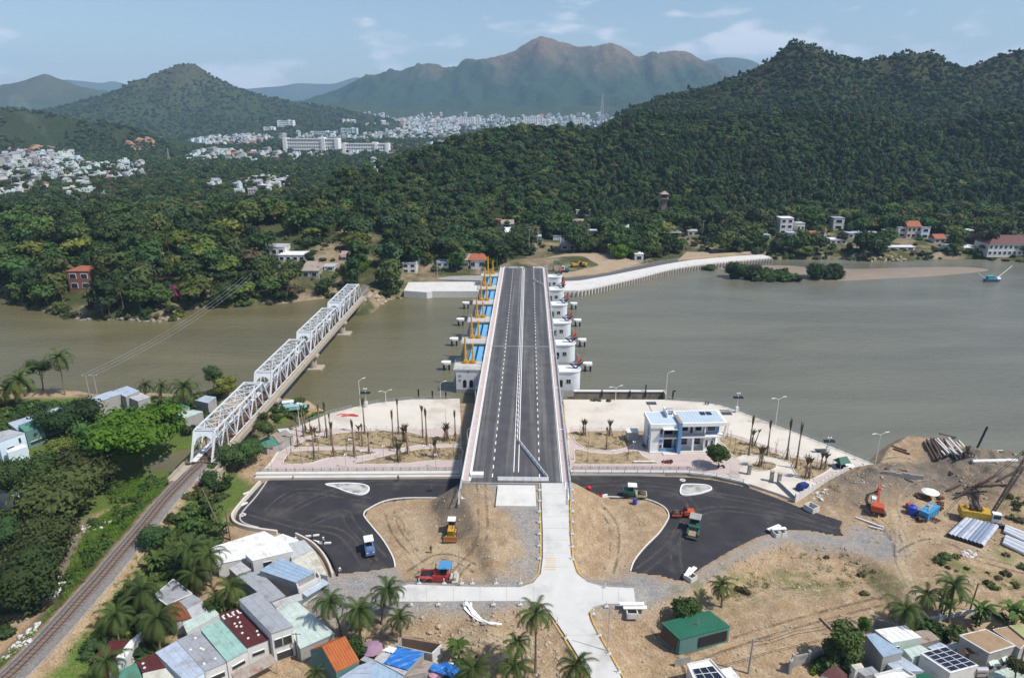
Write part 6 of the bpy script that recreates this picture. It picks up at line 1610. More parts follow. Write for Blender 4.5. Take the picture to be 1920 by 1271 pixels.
# people and motorbikes
def figure(name,pose,cols,hat=None):
 """one continuous body grown from a skeleton"""
 J={'pelvis':(0,0,.95),'waist':(0,0,1.12),'chest':(0,-.02,1.32),'neck':(0,-.01,1.5),'head':(0,-.03,1.58),'crown':(0,-.02,1.72)}
 for s,n in((-1,'l'),(1,'r')):
  J.update({'hip'+n:(.1*s,0,.9),'knee'+n:(.11*s,-.02,.5),'ank'+n:(.11*s,.02,.08),'toe'+n:(.12*s,-.16,.04),'sh'+n:(.19*s,0,1.43),'el'+n:(.25*s,.02,1.14),'wr'+n:(.25*s,-.08,.9),'hand'+n:(.25*s,-.12,.80)})
 for k,v in pose.items():J[k]=v
 keys=list(J);E=[('pelvis','waist'),('waist','chest'),('chest','neck'),('neck','head'),('head','crown')]
 for n in 'lr':E+=[('pelvis','hip'+n),('hip'+n,'knee'+n),('knee'+n,'ank'+n),('ank'+n,'toe'+n),('chest','sh'+n),('sh'+n,'el'+n),('el'+n,'wr'+n),('wr'+n,'hand'+n)]
 rad={'pelvis':.15,'waist':.13,'chest':.165,'neck':.06,'head':.095,'crown':.075,'hip':.1,'knee':.07,'ank':.05,'toe':.045,'sh':.075,'el':.055,'wr':.038,'hand':.045}
 me=bpy.data.meshes.new('sk');me.from_pydata([J[k]for k in keys],[(keys.index(a),keys.index(b))for a,b in E],[])
 o=bpy.data.objects.new('sk',me);COL.objects.link(o)
 sk=o.modifiers.new('s','SKIN');o.modifiers.new('d','SUBSURF').levels=1
 for i,k in enumerate(keys):
  r_=rad.get(k)or rad[k[:-1]];me.skin_vertices[0].data[i].radius=(r_,r_);me.skin_vertices[0].data[i].use_root=k=='pelvis'
 dg=bpy.context.evaluated_depsgraph_get();me2=bpy.data.meshes.new_from_object(o.evaluated_get(dg));me2.name=name
 bpy.data.objects.remove(o);me2.materials.clear()
 for c in cols:me2.materials.append(c)
 kp=np.array([J[k]for k in keys])
 zone_={'pelvis':1,'hip':1,'knee':1,'ank':1,'toe':3,'waist':2,'chest':2,'sh':2,'el':2,'wr':0,'hand':0,'neck':0,'head':0,'crown':0}
 for p in me2.polygons:
  k=keys[int(np.argmin(((kp-np.array(p.center))**2).sum(1)))];p.material_index=zone_.get(k,zone_.get(k[:-1],2));p.use_smooth=True
 return me2,J
m_skin=mat('skin',(.36,.2,.13),.6,.05);m_shoe=mat('shoe',(.03,.03,.03),.6,.05);m_hair=mat('hair',(.012,.01,.01),.6,.05)
def cl(n,c):return mat('cloth_'+n,c,.85,.1,8)
WALK={'kneel':(-.11,-.18,.52),'ankl':(-.11,-.05,.12),'toel':(-.12,-.22,.06),'kneer':(.11,.06,.5),'ankr':(.11,.28,.12),'toer':(.12,.16,.05),'ell':(-.27,.12,1.16),'wrl':(-.26,.02,.95),'elr':(.27,-.06,1.16),'wrr':(.24,-.26,1.02),'handl':(-.25,-.04,.87),'handr':(.22,-.34,1.05)}
SIT={'pelvis':(0,.1,.32),'waist':(0,.05,.48),'chest':(0,-.08,.68),'neck':(0,-.16,.84),'head':(0,-.22,.92),'crown':(0,-.24,1.05),'hipl':(-.1,.08,.28),'hipr':(.1,.08,.28),'kneel':(-.15,-.28,.45),'kneer':(.15,-.28,.45),'ankl':(-.14,-.12,.08),'ankr':(.14,-.12,.08),'toel':(-.14,-.3,.04),'toer':(.14,-.3,.04),
'shl':(-.19,-.1,.78),'shr':(.19,-.1,.78),'ell':(-.24,-.28,.55),'elr':(.24,-.28,.55),'wrl':(-.15,-.46,.4),'wrr':(.15,-.46,.4),'handl':(-.12,-.52,.32),'handr':(.12,-.52,.32)}
def person(px,py,rz,pose,shirt,trous,lab,hat=None,z=LOTZ,long=True):
 p=G(px,py)if z is None else Vector(W(px,py,z))
 t=thing('person',lab,'person',p,rz)
 me,J=figure('body',pose,[m_skin,trous,shirt,m_shoe]);link('body',me,t)
 h=Vector(J['head']).lerp(Vector(J['crown']),.55);mb=MB()
 if hat:mb.tube([h+Vector((0,0,.03)),h+Vector((0,0,.05)),h+Vector((0,0,.17))],[.24,.2,.03],12);mb.build('hat',hat,t)
 else:mb.ball(h+Vector((0,.025,.03)),(.105,.115,.11),9,7);mb.build('hair',m_hair,t)
bk,wt,bl_,rd,gy,tn=cl('black',(.02,.02,.025)),cl('white',(.6,.6,.6)),cl('blue',(.05,.09,.22)),cl('red',(.35,.03,.03)),cl('grey',(.13,.13,.14)),cl('tan',(.28,.22,.15))
person(586,1010,.6,WALK,bk,bk,'person in black standing on the left car park near the white roofs');person(607,1020,2.5,{},wt,bk,'person in white shirt standing by white kerb stones on the left car park',hat=wt)
person(636,1072,1.0,SIT,wt,gy,'person in white crouching at the gravel edge below the left car park',hat=wt);person(747,902,.2,WALK,gy,bk,'person in grey walking along the ledge on the left car park');person(808,921,1.8,WALK,bl_,bk,'person in dark blue walking on the left car park beside the bridge')
person(549,899,2,SIT,rd,rd,'person in red crouching at the top edge of the left car park');person(808,1036,.4,{},bk,bk,'person in black standing on the dirt between the machines',z=None)
person(1322,758,.7,SIT,bk,bk,'person in black sitting at the river rail of the right promenade',z=0);person(1327,759,2.2,SIT,bk,gy,'person in black and grey sitting at the river rail beside another',z=0)
def motorbike(px,py,rz,lab,z=0.02,body=m_redp):
 t=thing('motorbike',lab,'motorbike',W(px,py,z),rz)
 for y in(-.65,.65):
  w=MB().wheel((0,y,.3),.3,.1,ax=(1,0,0)).build('wheel',m_black,t)
 MB().tube([(0,.65,.35),(0,.5,.62),(0,0,.5),(0,-.45,.62),(0,-.75,.7)],[.1,.16,.14,.2,.08],6).build('body',body,t);MB().box((0,-.35,.8),(.26,.75,.12)).build('seat',m_black,t)
 MB().tube([(-.33,.38,1.02),(0,.48,.95),(.33,.38,1.02)],.03,5).build('handlebar',m_black,t);MB().tube([(0,.65,.3),(0,.48,.95)],.05,5).build('fork',m_steel,t)
motorbike(1207,838,.3,'dark motorbike parked at the left side of the blue and white building',body=m_black)
for k,(px,py)in enumerate(((1247,868),(1252,869),(1255,867))):motorbike(px,py,1.2+k*.15,['leftmost of three motorbikes parked before the blue and white building','middle one of three motorbikes parked before the blue and white building','rightmost of three motorbikes parked before the blue and white building'][k])
motorbike(1352,877,1.3,'motorbike parked in the shade of the round tree',body=m_black)
# building site: machines and materials
def paint(n,c,w=.22):return mat('paint_'+n,tuple(q*.88+.008 for q in c),.5,w,1.6,spec=.4,col2=tuple(q*.4+.08 for q in c),c2=(.52,.74),s2=1.3,fine=.08)
p_red,p_ora,p_yel,p_blue,p_green,p_teal,p_sky=paint('red',(.42,.035,.03)),paint('orange_red',(.52,.075,.02)),paint('yellow',(.52,.31,.02)),paint('blue',(.10,.18,.36)),paint('green',(.02,.10,.075)),paint('teal',(.02,.2,.2)),paint('sky',(.04,.28,.52))
m_tyre=mat('tyre',(.022,.022,.022),.85,.2,3);m_iron=mat('dirty_iron',(.07,.06,.05),.8,.3,2);m_canv=mat('canopy_blue',(.07,.24,.44),.6,.1,1)
def V(name,label,cat,px,py,rz,z=None,group=None):
 p=G(px,py)if z is None else Vector(W(px,py,z));return thing(name,label,cat,p,rz,group)
def P(t,name,m,fn,**k):
 mb=MB();fn(mb);return mb.build(name,m,t,**k)
t=V('road_roller','pale blue rubber tyred roller with grey canopy on the left car park','road roller',693,1034,-1.25,LOTZ)
P(t,'body',p_blue,lambda m:(m.box((0,0,1.15),(4.4,1.9,1.0)),m.box((1.5,0,1.75),(1.4,1.7,.35),top=.85),m.box((-1.7,0,1.5),(1.0,1.8,.5))))
for x,n in((1.7,4),(-1.6,5)):
 for k in range(n):P(t,'wheel',m_tyre,lambda m:m.wheel((x,(k-(n-1)/2)*.43,.52),.52,.34))
P(t,'canopy',m_whited,lambda m:m.box((-.2,0,3.05),(2.3,1.9,.12)));P(t,'canopy_post',m_iron,lambda m:[m.box((x,y,2.3),(.08,.08,1.5))for x in(-1.2,.8)for y in(-.8,.8)]);P(t,'seat',m_black,lambda m:(m.box((-.4,0,1.95),(.6,.6,.5)),m.box((.3,0,2.0),(.35,1.1,.6))))
P(t,'headlight',m_white,lambda m:m.box((2.22,-.6,1.3),(.06,.3,.2)));P(t,'headlight',m_white,lambda m:m.box((2.22,.6,1.3),(.06,.3,.2)))
t=V('asphalt_paver','dark red asphalt paver with bright blue canopy by the concrete side road','paver',826,1088,PI-.04)
P(t,'hopper',p_red,lambda m:(m.box((2.6,-1.05,1.15),(2.6,.5,.9),rx=.35),m.box((2.6,1.05,1.15),(2.6,.5,.9),rx=-.35),m.box((2.6,0,.75),(2.5,1.7,.25))));P(t,'hopper_load',m_black,lambda m:m.box((2.4,0,1.5),(2.0,1.7,.12)))
P(t,'body',p_red,lambda m:(m.box((-.1,0,1.25),(2.9,2.3,1.3)),m.box((.7,.4,2.1),(.8,1.0,.6))));P(t,'track',m_iron,lambda m:m.prism([(-2.2,-.2),(2.0,-.2),(2.0,.2),(-2.2,.2)],.05,.75)).location=(0,1.0,0);P(t,'track',m_iron,lambda m:m.prism([(-2.2,-.2),(2.0,-.2),(2.0,.2),(-2.2,.2)],.05,.75)).location=(0,
-1.0,0)
for x in(1.9,3.0):
 for y in(-1,1):P(t,'wheel',m_tyre,lambda m:m.wheel((x,y*1.15,.45),.45,.4))
P(t,'canopy',m_canv,lambda m:(m.box((-1.0,0,3.55),(2.5,2.5,.14)),m.box((-1.0,-1.25,3.4),(2.4,.06,.3))));P(t,'canopy_post',m_iron,lambda m:[m.box((x,y,2.6),(.09,.09,1.9))for x in(-2.1,.1)for y in(-1.05,1.05)]);P(t,'operator_seat',m_black,lambda m:(m.box((-1.0,-.6,2.1),(.6,.6,.7)),m.box((-1.0,.6,2.1),
(.6,.6,.7)),m.box((-.3,0,2.2),(.3,1.8,.6))))
P(t,'screed',mat('screed',(.45,.42,.36),.7,.2,2),lambda m:(m.box((-2.9,0,.45),(1.1,3.0,.7)),m.box((-2.9,0,1.1),(.5,2.2,.9)),m.box((-2.2,0,.95),(.7,1.6,.5))));P(t,'exhaust',m_iron,lambda m:m.cyl((.9,-.5,2.2),.08,1.2,8))
t=V('plate_compactor','small dark compactor standing in front of the dark red paver','compactor',792,1091,0);P(t,'body',m_iron,lambda m:(m.box((0,0,.3),(1.2,.8,.4)),m.ball((0,0,.7),(.5,.4,.35))));P(t,'handle',m_steel,lambda m:m.tube([(.4,-.3,.6),(1.1,-.3,1.2),(1.1,.3,1.2),(.4,.3,.6)],.05,5))
t=V('bulldozer','yellow bulldozer with white cab roof on the dirt slope left of the ramp','bulldozer',847,1000,-PI/2-.02)
P(t,'body',p_yel,lambda m:(m.box((.7,0,1.35),(2.4,1.3,1.0)),m.box((1.6,0,1.1),(.6,1.2,1.4))));P(t,'cab',m_iron,lambda m:[m.box((x,y,2.3),(.1,.1,1.4))for x in(-1.4,-.2)for y in(-.7,.7)]);P(t,'cab_seat',m_black,lambda m:m.box((-.8,0,1.8),(.8,1.1,.9)));P(t,'cab_roof',m_white,lambda m:m.box((-.8,0,3.05),
(1.7,1.7,.15)))
for y in(-.95,.95):P(t,'track',m_iron,lambda m:m.prism([(-1.9,y-.25),(1.7,y-.25),(1.7,y+.25),(-1.9,y+.25)],.05,.95));P(t,'lift_arm',p_yel,lambda m:m.bar((-.2,y*.95,1.0),(2.6,y*.95,.6),.22))
P(t,'blade',mat('blade',(.3,.14,.05),.6,.3,2),lambda m:(m.box((2.75,0,.6),(.25,2.9,1.0)),m.box((2.9,0,.15),(.3,2.9,.2))));P(t,'exhaust',m_iron,lambda m:m.cyl((.9,.3,1.85),.07,.8,8))
t=V('road_roller','green and cream drum roller with white roof at the top of the right car park','road roller',1187,931,-.12,LOTZ)
P(t,'body',p_green,lambda m:(m.box((-1.0,0,1.25),(2.6,1.9,1.0)),m.box((-1.9,0,1.7),(1.0,1.7,.5))));P(t,'frame',paint('cream',(.5,.43,.27)),lambda m:(m.box((1.9,-1.05,.85),(2.4,.18,.45)),m.box((1.9,1.05,.85),(2.4,.18,.45)),m.box((.7,0,1.0),(.4,2.2,.6)),m.box((3.0,0,.9),(.25,2.2,.4))));P(t,'drum',m_iron,
lambda m:m.wheel((1.9,0,.78),.78,1.9,n=20))
for y in(-.85,.85):P(t,'wheel',m_tyre,lambda m:m.wheel((-1.6,y,.75),.75,.5))
P(t,'canopy',m_whited,lambda m:m.box((-.3,0,3.1),(2.1,1.9,.14)));P(t,'cab_post',m_iron,lambda m:[m.box((x,y,2.4),(.09,.09,1.4))for x in(-1.1,.6)for y in(-.8,.8)]);P(t,'seat',m_black,lambda m:m.box((-.4,0,2.0),(.7,.8,.7)))
t=V('road_roller','orange red drum roller in the middle of the right car park','road roller',1281,968,PI-.05,LOTZ)
P(t,'body',p_ora,lambda m:(m.box((-1.2,0,1.2),(2.3,1.7,.9)),m.box((.2,0,1.0),(.8,1.2,.6)),m.box((1.6,-.95,.75),(2.2,.15,.4)),m.box((1.6,.95,.75),(2.2,.15,.4))));P(t,'drum',m_iron,lambda m:m.wheel((1.7,0,.72),.72,1.7,n=20));P(t,'drum',m_iron,lambda m:m.wheel((-1.6,0,.72),.72,1.7,n=20));P(t,'seat',m_black,
lambda m:m.box((-.3,0,1.9),(.7,.9,.6)));P(t,'roll_bar',p_ora,lambda m:m.tube([(-.6,-.75,1.5),(-.6,-.75,2.8),(-.6,.75,2.8),(-.6,.75,1.5)],.06,6))
t=V('asphalt_paver','dark green paver with grey roof beside the orange red roller','paver',1301,996,-1.95,LOTZ)
P(t,'body',p_green,lambda m:m.box((-.3,0,1.2),(3.0,2.2,1.3)));P(t,'canopy',m_wall_g,lambda m:m.box((-.9,0,3.2),(2.5,2.4,.16)));P(t,'canopy_post',m_iron,lambda m:[m.box((x,y,2.5),(.09,.09,1.4))for x in(-1.9,.1)for y in(-1,1)]);P(t,'hopper',p_green,lambda m:(m.box((2.3,-1.0,1.0),(2.0,.3,.9),rx=.3),m.box((2.3,
1.0,1.0),(2.0,.3,.9),rx=-.3)));P(t,'hopper_load',mat('hopper_dirt',(.3,.22,.15),.9),lambda m:m.box((2.3,0,.8),(1.9,1.8,.4)));P(t,'seat',m_black,lambda m:m.box((-.9,0,2.1),(.7,1.6,.6)));P(t,'roller_bar',m_iron,lambda m:m.tube([(3.4,-1.2,.5),(3.4,1.2,.5)],.2,8))
for y in(-.95,.95):P(t,'track',m_iron,lambda m:m.prism([(-1.9,y-.22),(1.6,y-.22),(1.6,y+.22),(-1.9,y+.22)],.03,.75))
def excavator(label,px,py,rz_track,rz_body,col,arm,cabm,sc=1.0,p=None):
 t=thing('excavator',label,'excavator',p if p is not None else G(px,py),rz_track)
 for y in(-1.15,1.15):
  k=P(t,'track',m_iron,lambda m:(m.box((0,y,.42),(3.4,.55,.8)),m.wheel((1.7,y,.42),.42,.55,n=10),m.wheel((-1.7,y,.42),.42,.55,n=10)))
 b=P(t,'superstructure',col,lambda m:(m.box((-.9,0,1.55),(2.5,2.6,1.0)),m.box((-1.9,0,1.6),(.7,2.4,1.3),top=.85),m.box((.7,.1,1.3),(1.3,2.2,.5)),m.cyl((0,0,.75),.6,.4,12)))
 b.rotation_euler=(0,0,rz_body-rz_track)
 P(b,'cab',cabm,lambda m:m.box((.55,.85,2.15),(1.5,.95,1.6),top=.9));P(b,'cab_glass',m_glass,lambda m:(m.box((1.3,.85,2.3),(.08,.8,1.0)),m.box((.6,1.33,2.3),(1.0,.06,.9))))
 pts=arm
 P(b,'boom',col,lambda m:[m.bar((x0,-.1,z0),(x1,-.1,z1),.42,.5)for(x0,z0),(x1,z1)in zip(pts[:3],pts[1:3])]);P(b,'stick',col,lambda m:m.bar((pts[2][0],-.1,pts[2][1]),(pts[3][0],-.1,pts[3][1]),.3,.36))
 P(b,'cylinder',m_steel,lambda m:m.bar((.9,-.1,1.6),(pts[1][0]*.8,-.1,pts[1][1]*.85),.14));e=pts[3]
 P(b,'bucket',m_iron,lambda m:m.add([(e[0]-.1,-.65,e[1]+.3),(e[0]-.9,-.65,e[1]-.1),(e[0]-.5,-.65,e[1]-.7),(e[0]+.1,-.65,e[1]-.5),(e[0]-.1,.45,e[1]+.3),(e[0]-.9,.45,e[1]-.1),(e[0]-.5,.45,e[1]-.7),(e[0]+.1,.45,e[1]-.5)],[(0,1,2,3),(7,6,5,4),(0,3,7,4),(3,2,6,7),(1,0,4,5)]))
 if sc!=1:t.scale=(sc,)*3
 return t
excavator('orange red tracked excavator digging at the dirt heap on the building site',1643,958,1.4,1.12,p_ora,[(.9,1.7),(2.8,4.0),(5.0,3.9),(6.6,1.4)],m_white)
q=F(1058,511);excavator('teal excavator on the far bank beside the right end of the bridge',0,0,2.9,3.05,p_teal,[(.9,1.7),(2.6,4.6),(4.8,5.2),(5.6,1.2)],m_white,1.15,q)
for i,(px,py,rz)in enumerate(((1079,502,.3),(1092,500,2.6))):
 q=F(px,py);excavator(['yellow excavator on the far bank dirt, left of the pair','yellow excavator on the far bank dirt, right of the pair'][i],0,0,rz,rz,p_yel,[(.9,1.7),(2.6,2.9),(4.2,2.2),(4.4,.8)],m_iron,1.1,q)
c=G(1842,978);t=thing('crawler_crane','yellow crawler crane with black lattice boom rising past the right edge','crane',c,-.32)
for y in(-1.7,1.7):P(t,'track',m_iron,lambda m:(m.box((.5,y,.5),(5.6,.8,.95)),m.wheel((3.3,y,.5),.48,.8,n=10),m.wheel((-2.3,y,.5),.48,.8,n=10)))
P(t,'machine_house',p_yel,lambda m:(m.box((-1.6,0,2.0),(5.2,2.9,1.6)),m.box((-4.2,0,1.9),(.9,3.0,1.7))));P(t,'cab',m_white,lambda m:m.box((1.9,-1.0,2.2),(1.8,1.3,1.9),top=.92));P(t,'cab_glass',m_glass,lambda m:(m.box((1.9,-1.67,2.5),(1.4,.06,.9)),m.box((2.82,-1.0,2.5),(.06,1.0,.9))))
P(t,'winch',m_iron,lambda m:[m.tube([(x,-1,3.0),(x,1,3.0)],.45,10)for x in(-2.6,-1.3)]);P(t,'engine_cover',p_yel,lambda m:[m.ball((x,.4,3.0),(.5,.7,.4),8,5)for x in(-3.4,-.4)])
bu_=Vector((.46,.52,.72)).normalized();base=Vector((1.4,.5,1.6));Lb=21.0;side=Vector((-.75,.66,0));upv=bu_.cross(side).normalized()*-1
def lattice(m):
 for sy in(-.55,.55):
  for su in(-.55,.55):m.bar(base+side*sy*.4+upv*su*.4,base+bu_*Lb+side*sy+upv*su,.16)
 n=17
 for i in range(n):
  a,b=base+bu_*Lb*i/n,base+bu_*Lb*(i+1)/n;s=1 if i%2 else-1;f=.4+.6*i/n
  for q in(-.55,.55):
   m.bar(a+side*q*f+upv*.55*f*s,b+side*q*f-upv*.55*f*s,.09);m.bar(a+upv*q*f+side*.55*f*s,b+upv*q*f-side*.55*f*s,.09)
P(t,'lattice_boom',m_iron,lattice);P(t,'mast',m_iron,lambda m:(m.bar((-2,.6,2.8),(-3.2,.5,6.0),.2),m.bar((-2,-.6,2.8),(-3.2,-.5,6.0),.2),m.bar((-.2,0,2.8),(-3.2,0,6.0),.15)))
P(t,'hoist_rope',m_black,lambda m:[m.bar((-3.2,y,6.0),base+bu_*(Lb-1)+Vector((0,y,.6)),.07)for y in(-.4,.4)])
t=V('generator','sky blue container generator with pipes on top on the building site','generator',1740,968,.62);P(t,'housing',p_sky,lambda m:(m.box((0,0,1.15),(5.2,2.0,1.9)),m.box((0,0,2.12),(5.3,2.1,.08))));P(t,'panel_seam',m_blue_d,lambda m:[m.box((x,-1.02,1.15),(.06,.04,1.8))for x in(-1.6,-.4,.8,
1.9)]);P(t,'skid',m_rust,lambda m:(m.box((0,-.8,.1),(5.6,.2,.25)),m.box((0,.8,.1),(5.6,.2,.25))));P(t,'exhaust_pipe',m_rail,lambda m:(m.tube([(-1.5,-.3,2.3),(1.8,.2,2.3)],.14,7),m.tube([(-1.0,.5,2.25),(1.2,-.5,2.35)],.1,7),m.box((.5,.4,2.35),(.9,.6,.35))))
t=V('water_tank','royal blue plastic water tank left of the sky blue generator','water tank',1709,963,0);P(t,'barrel',mat('tank_blue',(.03,.07,.42),.4,.05),lambda m:(m.cyl((0,0,0),.95,1.9,16),m.cyl((0,0,1.9),.95,.3,16,r2=.35)));P(t,'lid',m_blue_d,lambda m:m.cyl((0,0,2.2),.33,.1,12))
t=V('boom_head','rusty drilling rig boom lying on the ground below the generator','drilling boom',1748,975,-1.05+PI);P(t,'frame',m_rust,lambda m:(m.bar((-1.5,-.3,.6),(5.0,-.2,.5),.25),m.bar((-1.5,.3,.6),(5.0,.2,.5),.25),[m.bar((k,-.3,.6),(k+.6,.3,.6),.14)for k in np.arange(-1.4,4.8,.7)]));P(t,'head',
p_ora,lambda m:(m.box((5.4,0,.7),(1.0,1.1,1.3)),m.wheel((4.6,.8,.5),.5,.3)))
for i,(px,py,w)in enumerate(((1722,975,1.4),(1762,940,2.2),(1730,935,1.6),(1758,955,1.2))):
 t=V('scrap_heap',['small heap of rusty parts left below the generator','pile of rusty frames right of the generator','rusty machine parts behind the generator','rusty drum beside the generator'][i],'scrap',px,py,i);P(t,'pieces',m_rust,lambda m:[m.box((rnd.uniform(-w,w),rnd.uniform(-.6,.6),rnd.uniform(.1,
.8)),(rnd.uniform(.4,1.5),rnd.uniform(.2,.7),rnd.uniform(.2,.7)),rnd.uniform(0,3))for _ in range(9)])['kind']='stuff'
def umbrella(lab,p,m,r=1.7,h=2.3):
 t=thing('umbrella',lab,'umbrella',p);n=10
 P(t,'canopy',m,lambda q:q.add([(0,0,h)]+[(r*.55*math.cos(a),r*.55*math.sin(a),h-.22)for a in np.linspace(0,2*PI,n,False)]+[(r*math.cos(a),r*math.sin(a),h-.62+(.06 if i%2 else 0))for i,a in enumerate(np.linspace(0,2*PI,n,False))],[(0,1+i,1+(i+1)%n)for i in range(n)]+[(1+i,n+1+i,n+1+(i+1)%n,1+(i+1)%n)for i in range(n)]));P(t,
'pole',m_steel,lambda q:q.cyl((0,0,0),.04,h,6));return t
umbrella('white parasol shading the ground behind the sky blue generator',G(1742,934),m_white,1.9)
def pipes(label,ends,n,r,cols,stack=0,group=None,hollow=True,name='pipe',cat='pipe'):
 (a0,a1),(b0,b1)=ends
 A0,A1,B0,B1=[G(*q)for q in(a0,a1,b0,b1)]
 for k in range(n):
  f=k/max(1,n-1);p,q=A0.lerp(B0,f),A1.lerp(B1,f);z=max(p.z,q.z)+r+.05;p.z=q.z=z
  L_=(q-p).length;t=thing(name,label(k)if callable(label)else label,cat,p,yaw(p,q),group)
  m=cols[k%len(cols)]
  P(t,'barrel',m,lambda mb:mb.tube([(0,0,0),(L_,0,0)],r,14,cap=not hollow),smooth=False)
  if hollow:P(t,'bore',m_dark,lambda mb:[mb.tube([(x,0,0),(x+d,0,0)],r*.8,12)for x,d in((.02,.05),(L_-.07,.05))])
m_pc=mat('concrete_pipe',(.42,.45,.50),.7,.15,1.0,col2=(.24,.29,.40),c2=(.5,.7),s2=.3);m_pcd=mat('dark_concrete_pipe',(.2,.245,.33),.6,.15,1.0);m_pw=mat('white_pipe',(.62,.64,.66),.6,.08,1)
pipes(lambda k:'%s pale grey concrete pipe in the row left of the green weeds'%['first','second','third','fourth','fifth','sixth','seventh','eighth','last'][k],(((1779,1008),(1812,979)),((1838,1027),(1866,992))),9,.5,[m_pc,m_pc,m_pcd,m_pc,m_pc,m_pcd,m_pcd,m_pcd,m_pc],group='concrete pipes in a row')
pipes(lambda k:'pale pipe in the upper bundle at the right edge',(((1882,999),(1960,1036)),((1884,990),(1965,1022))),5,.42,[m_pw,m_pc],group='pale pipes in the upper bundle',name='pale_pipe')
pipes(lambda k:'pale pipe in the lower bundle at the right edge',(((1880,1021),(1960,1060)),((1884,1009),(1965,1044))),5,.42,[m_pw,m_pc],group='pale pipes in the lower bundle',name='pale_pipe')
pipes(lambda k:'long pale pile lying in the shallow water at the right, %s'%['nearest','second','third','fourth','farthest'][k],(((1822,868),(1905,868)),((1806,844),(1878,845))),5,.45,[m_pw],hollow=False,name='concrete_pile',cat='pile',group='piles lying in shallow water')
def sticks(label,spots,group,m,name,cat,w=.35):
 for k,(x0,y0,x1,y1,z0,z1)in enumerate(spots):
  a,b=G(x0,y0,z0),G(x1,y1,z1);o=thing(name,label%k if '%d' in label else label,cat,a,0,group);P(o,'shaft',m[k%len(m)]if isinstance(m,list)else m,lambda mb:mb.bar((0,0,0),b-a,w,w*.9))
rd_=random.Random(31)
sticks('pale concrete pile in the fan shaped stack at the water edge',[(1745+k*6+rd_.uniform(-2,2),829+rd_.uniform(-1,1),1772+k*6.3,857+rd_.uniform(-2,2),.5+.35*(k%3),.5+.3*(k%2))for k in range(9)],'pale piles in the stack at the water',m_conc_w,'concrete_pile','pile',.42)
sticks('rusty steel beam in the stack at the water edge',[(1732+k*5+rd_.uniform(-2,2),828+rd_.uniform(-1,3),1752+k*6.0,862+rd_.uniform(-5,5),.5+.25*(k%4),.5+.2*(k%3))for k in range(9)]+[(1760,823,1798,831,1.6,1.6),(1738,833,1785,890,.5,.3),(1748,845,1782,892,.4,.3)],'rusty beams in the stack at the water',
[m_rust,m_iron],'steel_beam','beam',.4)
sticks('rusty beam lying across the dark rubble near the crane',[(1800,930,1865,902,.8,1.6),(1790,936,1830,918,.5,.8),(1775,922,1800,912,.4,.5),(1790,928,1850,926,.5,.7),(1830,915,1900,912,.6,.6),(1870,905,1915,885,.7,1.2),(1812,915,1832,938,.5,.4)],'rusty beams near the crane',[m_rust,m_iron],'steel_beam',
'beam',.38)
sticks('brown plank lying on the sandy spit',[(1672,837,1700,846,.15,.15),(1675,842,1706,852,.15,.15),(1660,880,1700,884,.3,.2)],'planks on the sandy spit',m_rust,'plank','plank',.4)
sticks('long white plank lying on the dirt right of the car park',[(1604,971,1656,990,.2,.2),(1630,988,1655,995,.2,.3)],'white planks on the dirt',m_whited,'plank','plank',.32)
t=V('leaning_pile','single black pile leaning out of the water at the right','pile',1828,845,0,WZ);P(t,'shaft',m_dark,lambda m:m.bar((0,0,-1),(2.2,.5,7.0),.4));P(t,'stump',m_dark,lambda m:(m.bar((-1.8,0,-.5),(-1.4,0,1.2),.35),m.bar((-1.2,.2,-.5),(-1.6,0,1.6),.2)))
t=V('barge_winch','dark winch frame standing between stacked beams and river pipes','winch',1815,856,0);P(t,'frame',m_iron,lambda m:(m.bar((-1,0,0),(-.5,0,2.4),.3),m.bar((1,0,0),(-.5,0,2.4),.3),m.box((0,0,.5),(2.4,1.2,1.0)),m.box((-.6,0,2.6),(.9,.5,.5))));P(t,'drum',m_rust,lambda m:m.tube([(0,-.6,1.2),
(0,.6,1.2)],.5,10))
def culvert(px,py,rz,lab,n=1,s=1.0,z=None):
 t=V('culvert_box',lab,'concrete box',px,py,rz,z)
 for k in range(n):
  x=k*1.1
  P(t,'box_wall',m_conc_w,lambda m:(m.box((x-.9*s,0,.55*s),(.18,2.2*s,1.1*s)),m.box((x+.9*s,0,.55*s),(.18,2.2*s,1.1*s)),m.box((x,-1.02*s,.55*s),(1.7*s,.16,1.1*s)),m.box((x,1.02*s,.55*s),(1.7*s,.16,1.1*s))));P(t,'floor',m_wall_g,lambda m:m.box((x,0,.1),(1.8*s,2.1*s,.2)))
 return t
culvert(1521,956,.5,'open concrete box at the upper edge of the right car park',s=1.15);culvert(1456,1003,.25,'pale concrete boxes on the gravel edge of the right car park',2,.8);culvert(1294,1085,.6,'pale concrete boxes at the lower tip of the right car park',1,.9);culvert(1184,1152,0,'concrete box with white lid at the end of the right side road',
1,1.0)
for i,(px,py,rz,L_)in enumerate(((1450,998,.5,3.6),(1459,1000,.1,3.2),(1290,1082,1.0,3.0),(1296,1080,.85,3.0),(1184,1142,0,4.4),(1190,1149,0,4.2))):
 t=thing('concrete_slab',['white slab lying across the concrete boxes, upper','white slab lying across the concrete boxes, lower','white slab leaning left on the box at the car park tip','white slab on the box at the car park tip','white slab on the box by the side road, back','white slab on the box by the side road, front'][i],
'slab',G(px,py,1.25),rz);P(t,'slab',m_white,lambda m:m.box((0,0,0),(L_,.8,.16)))
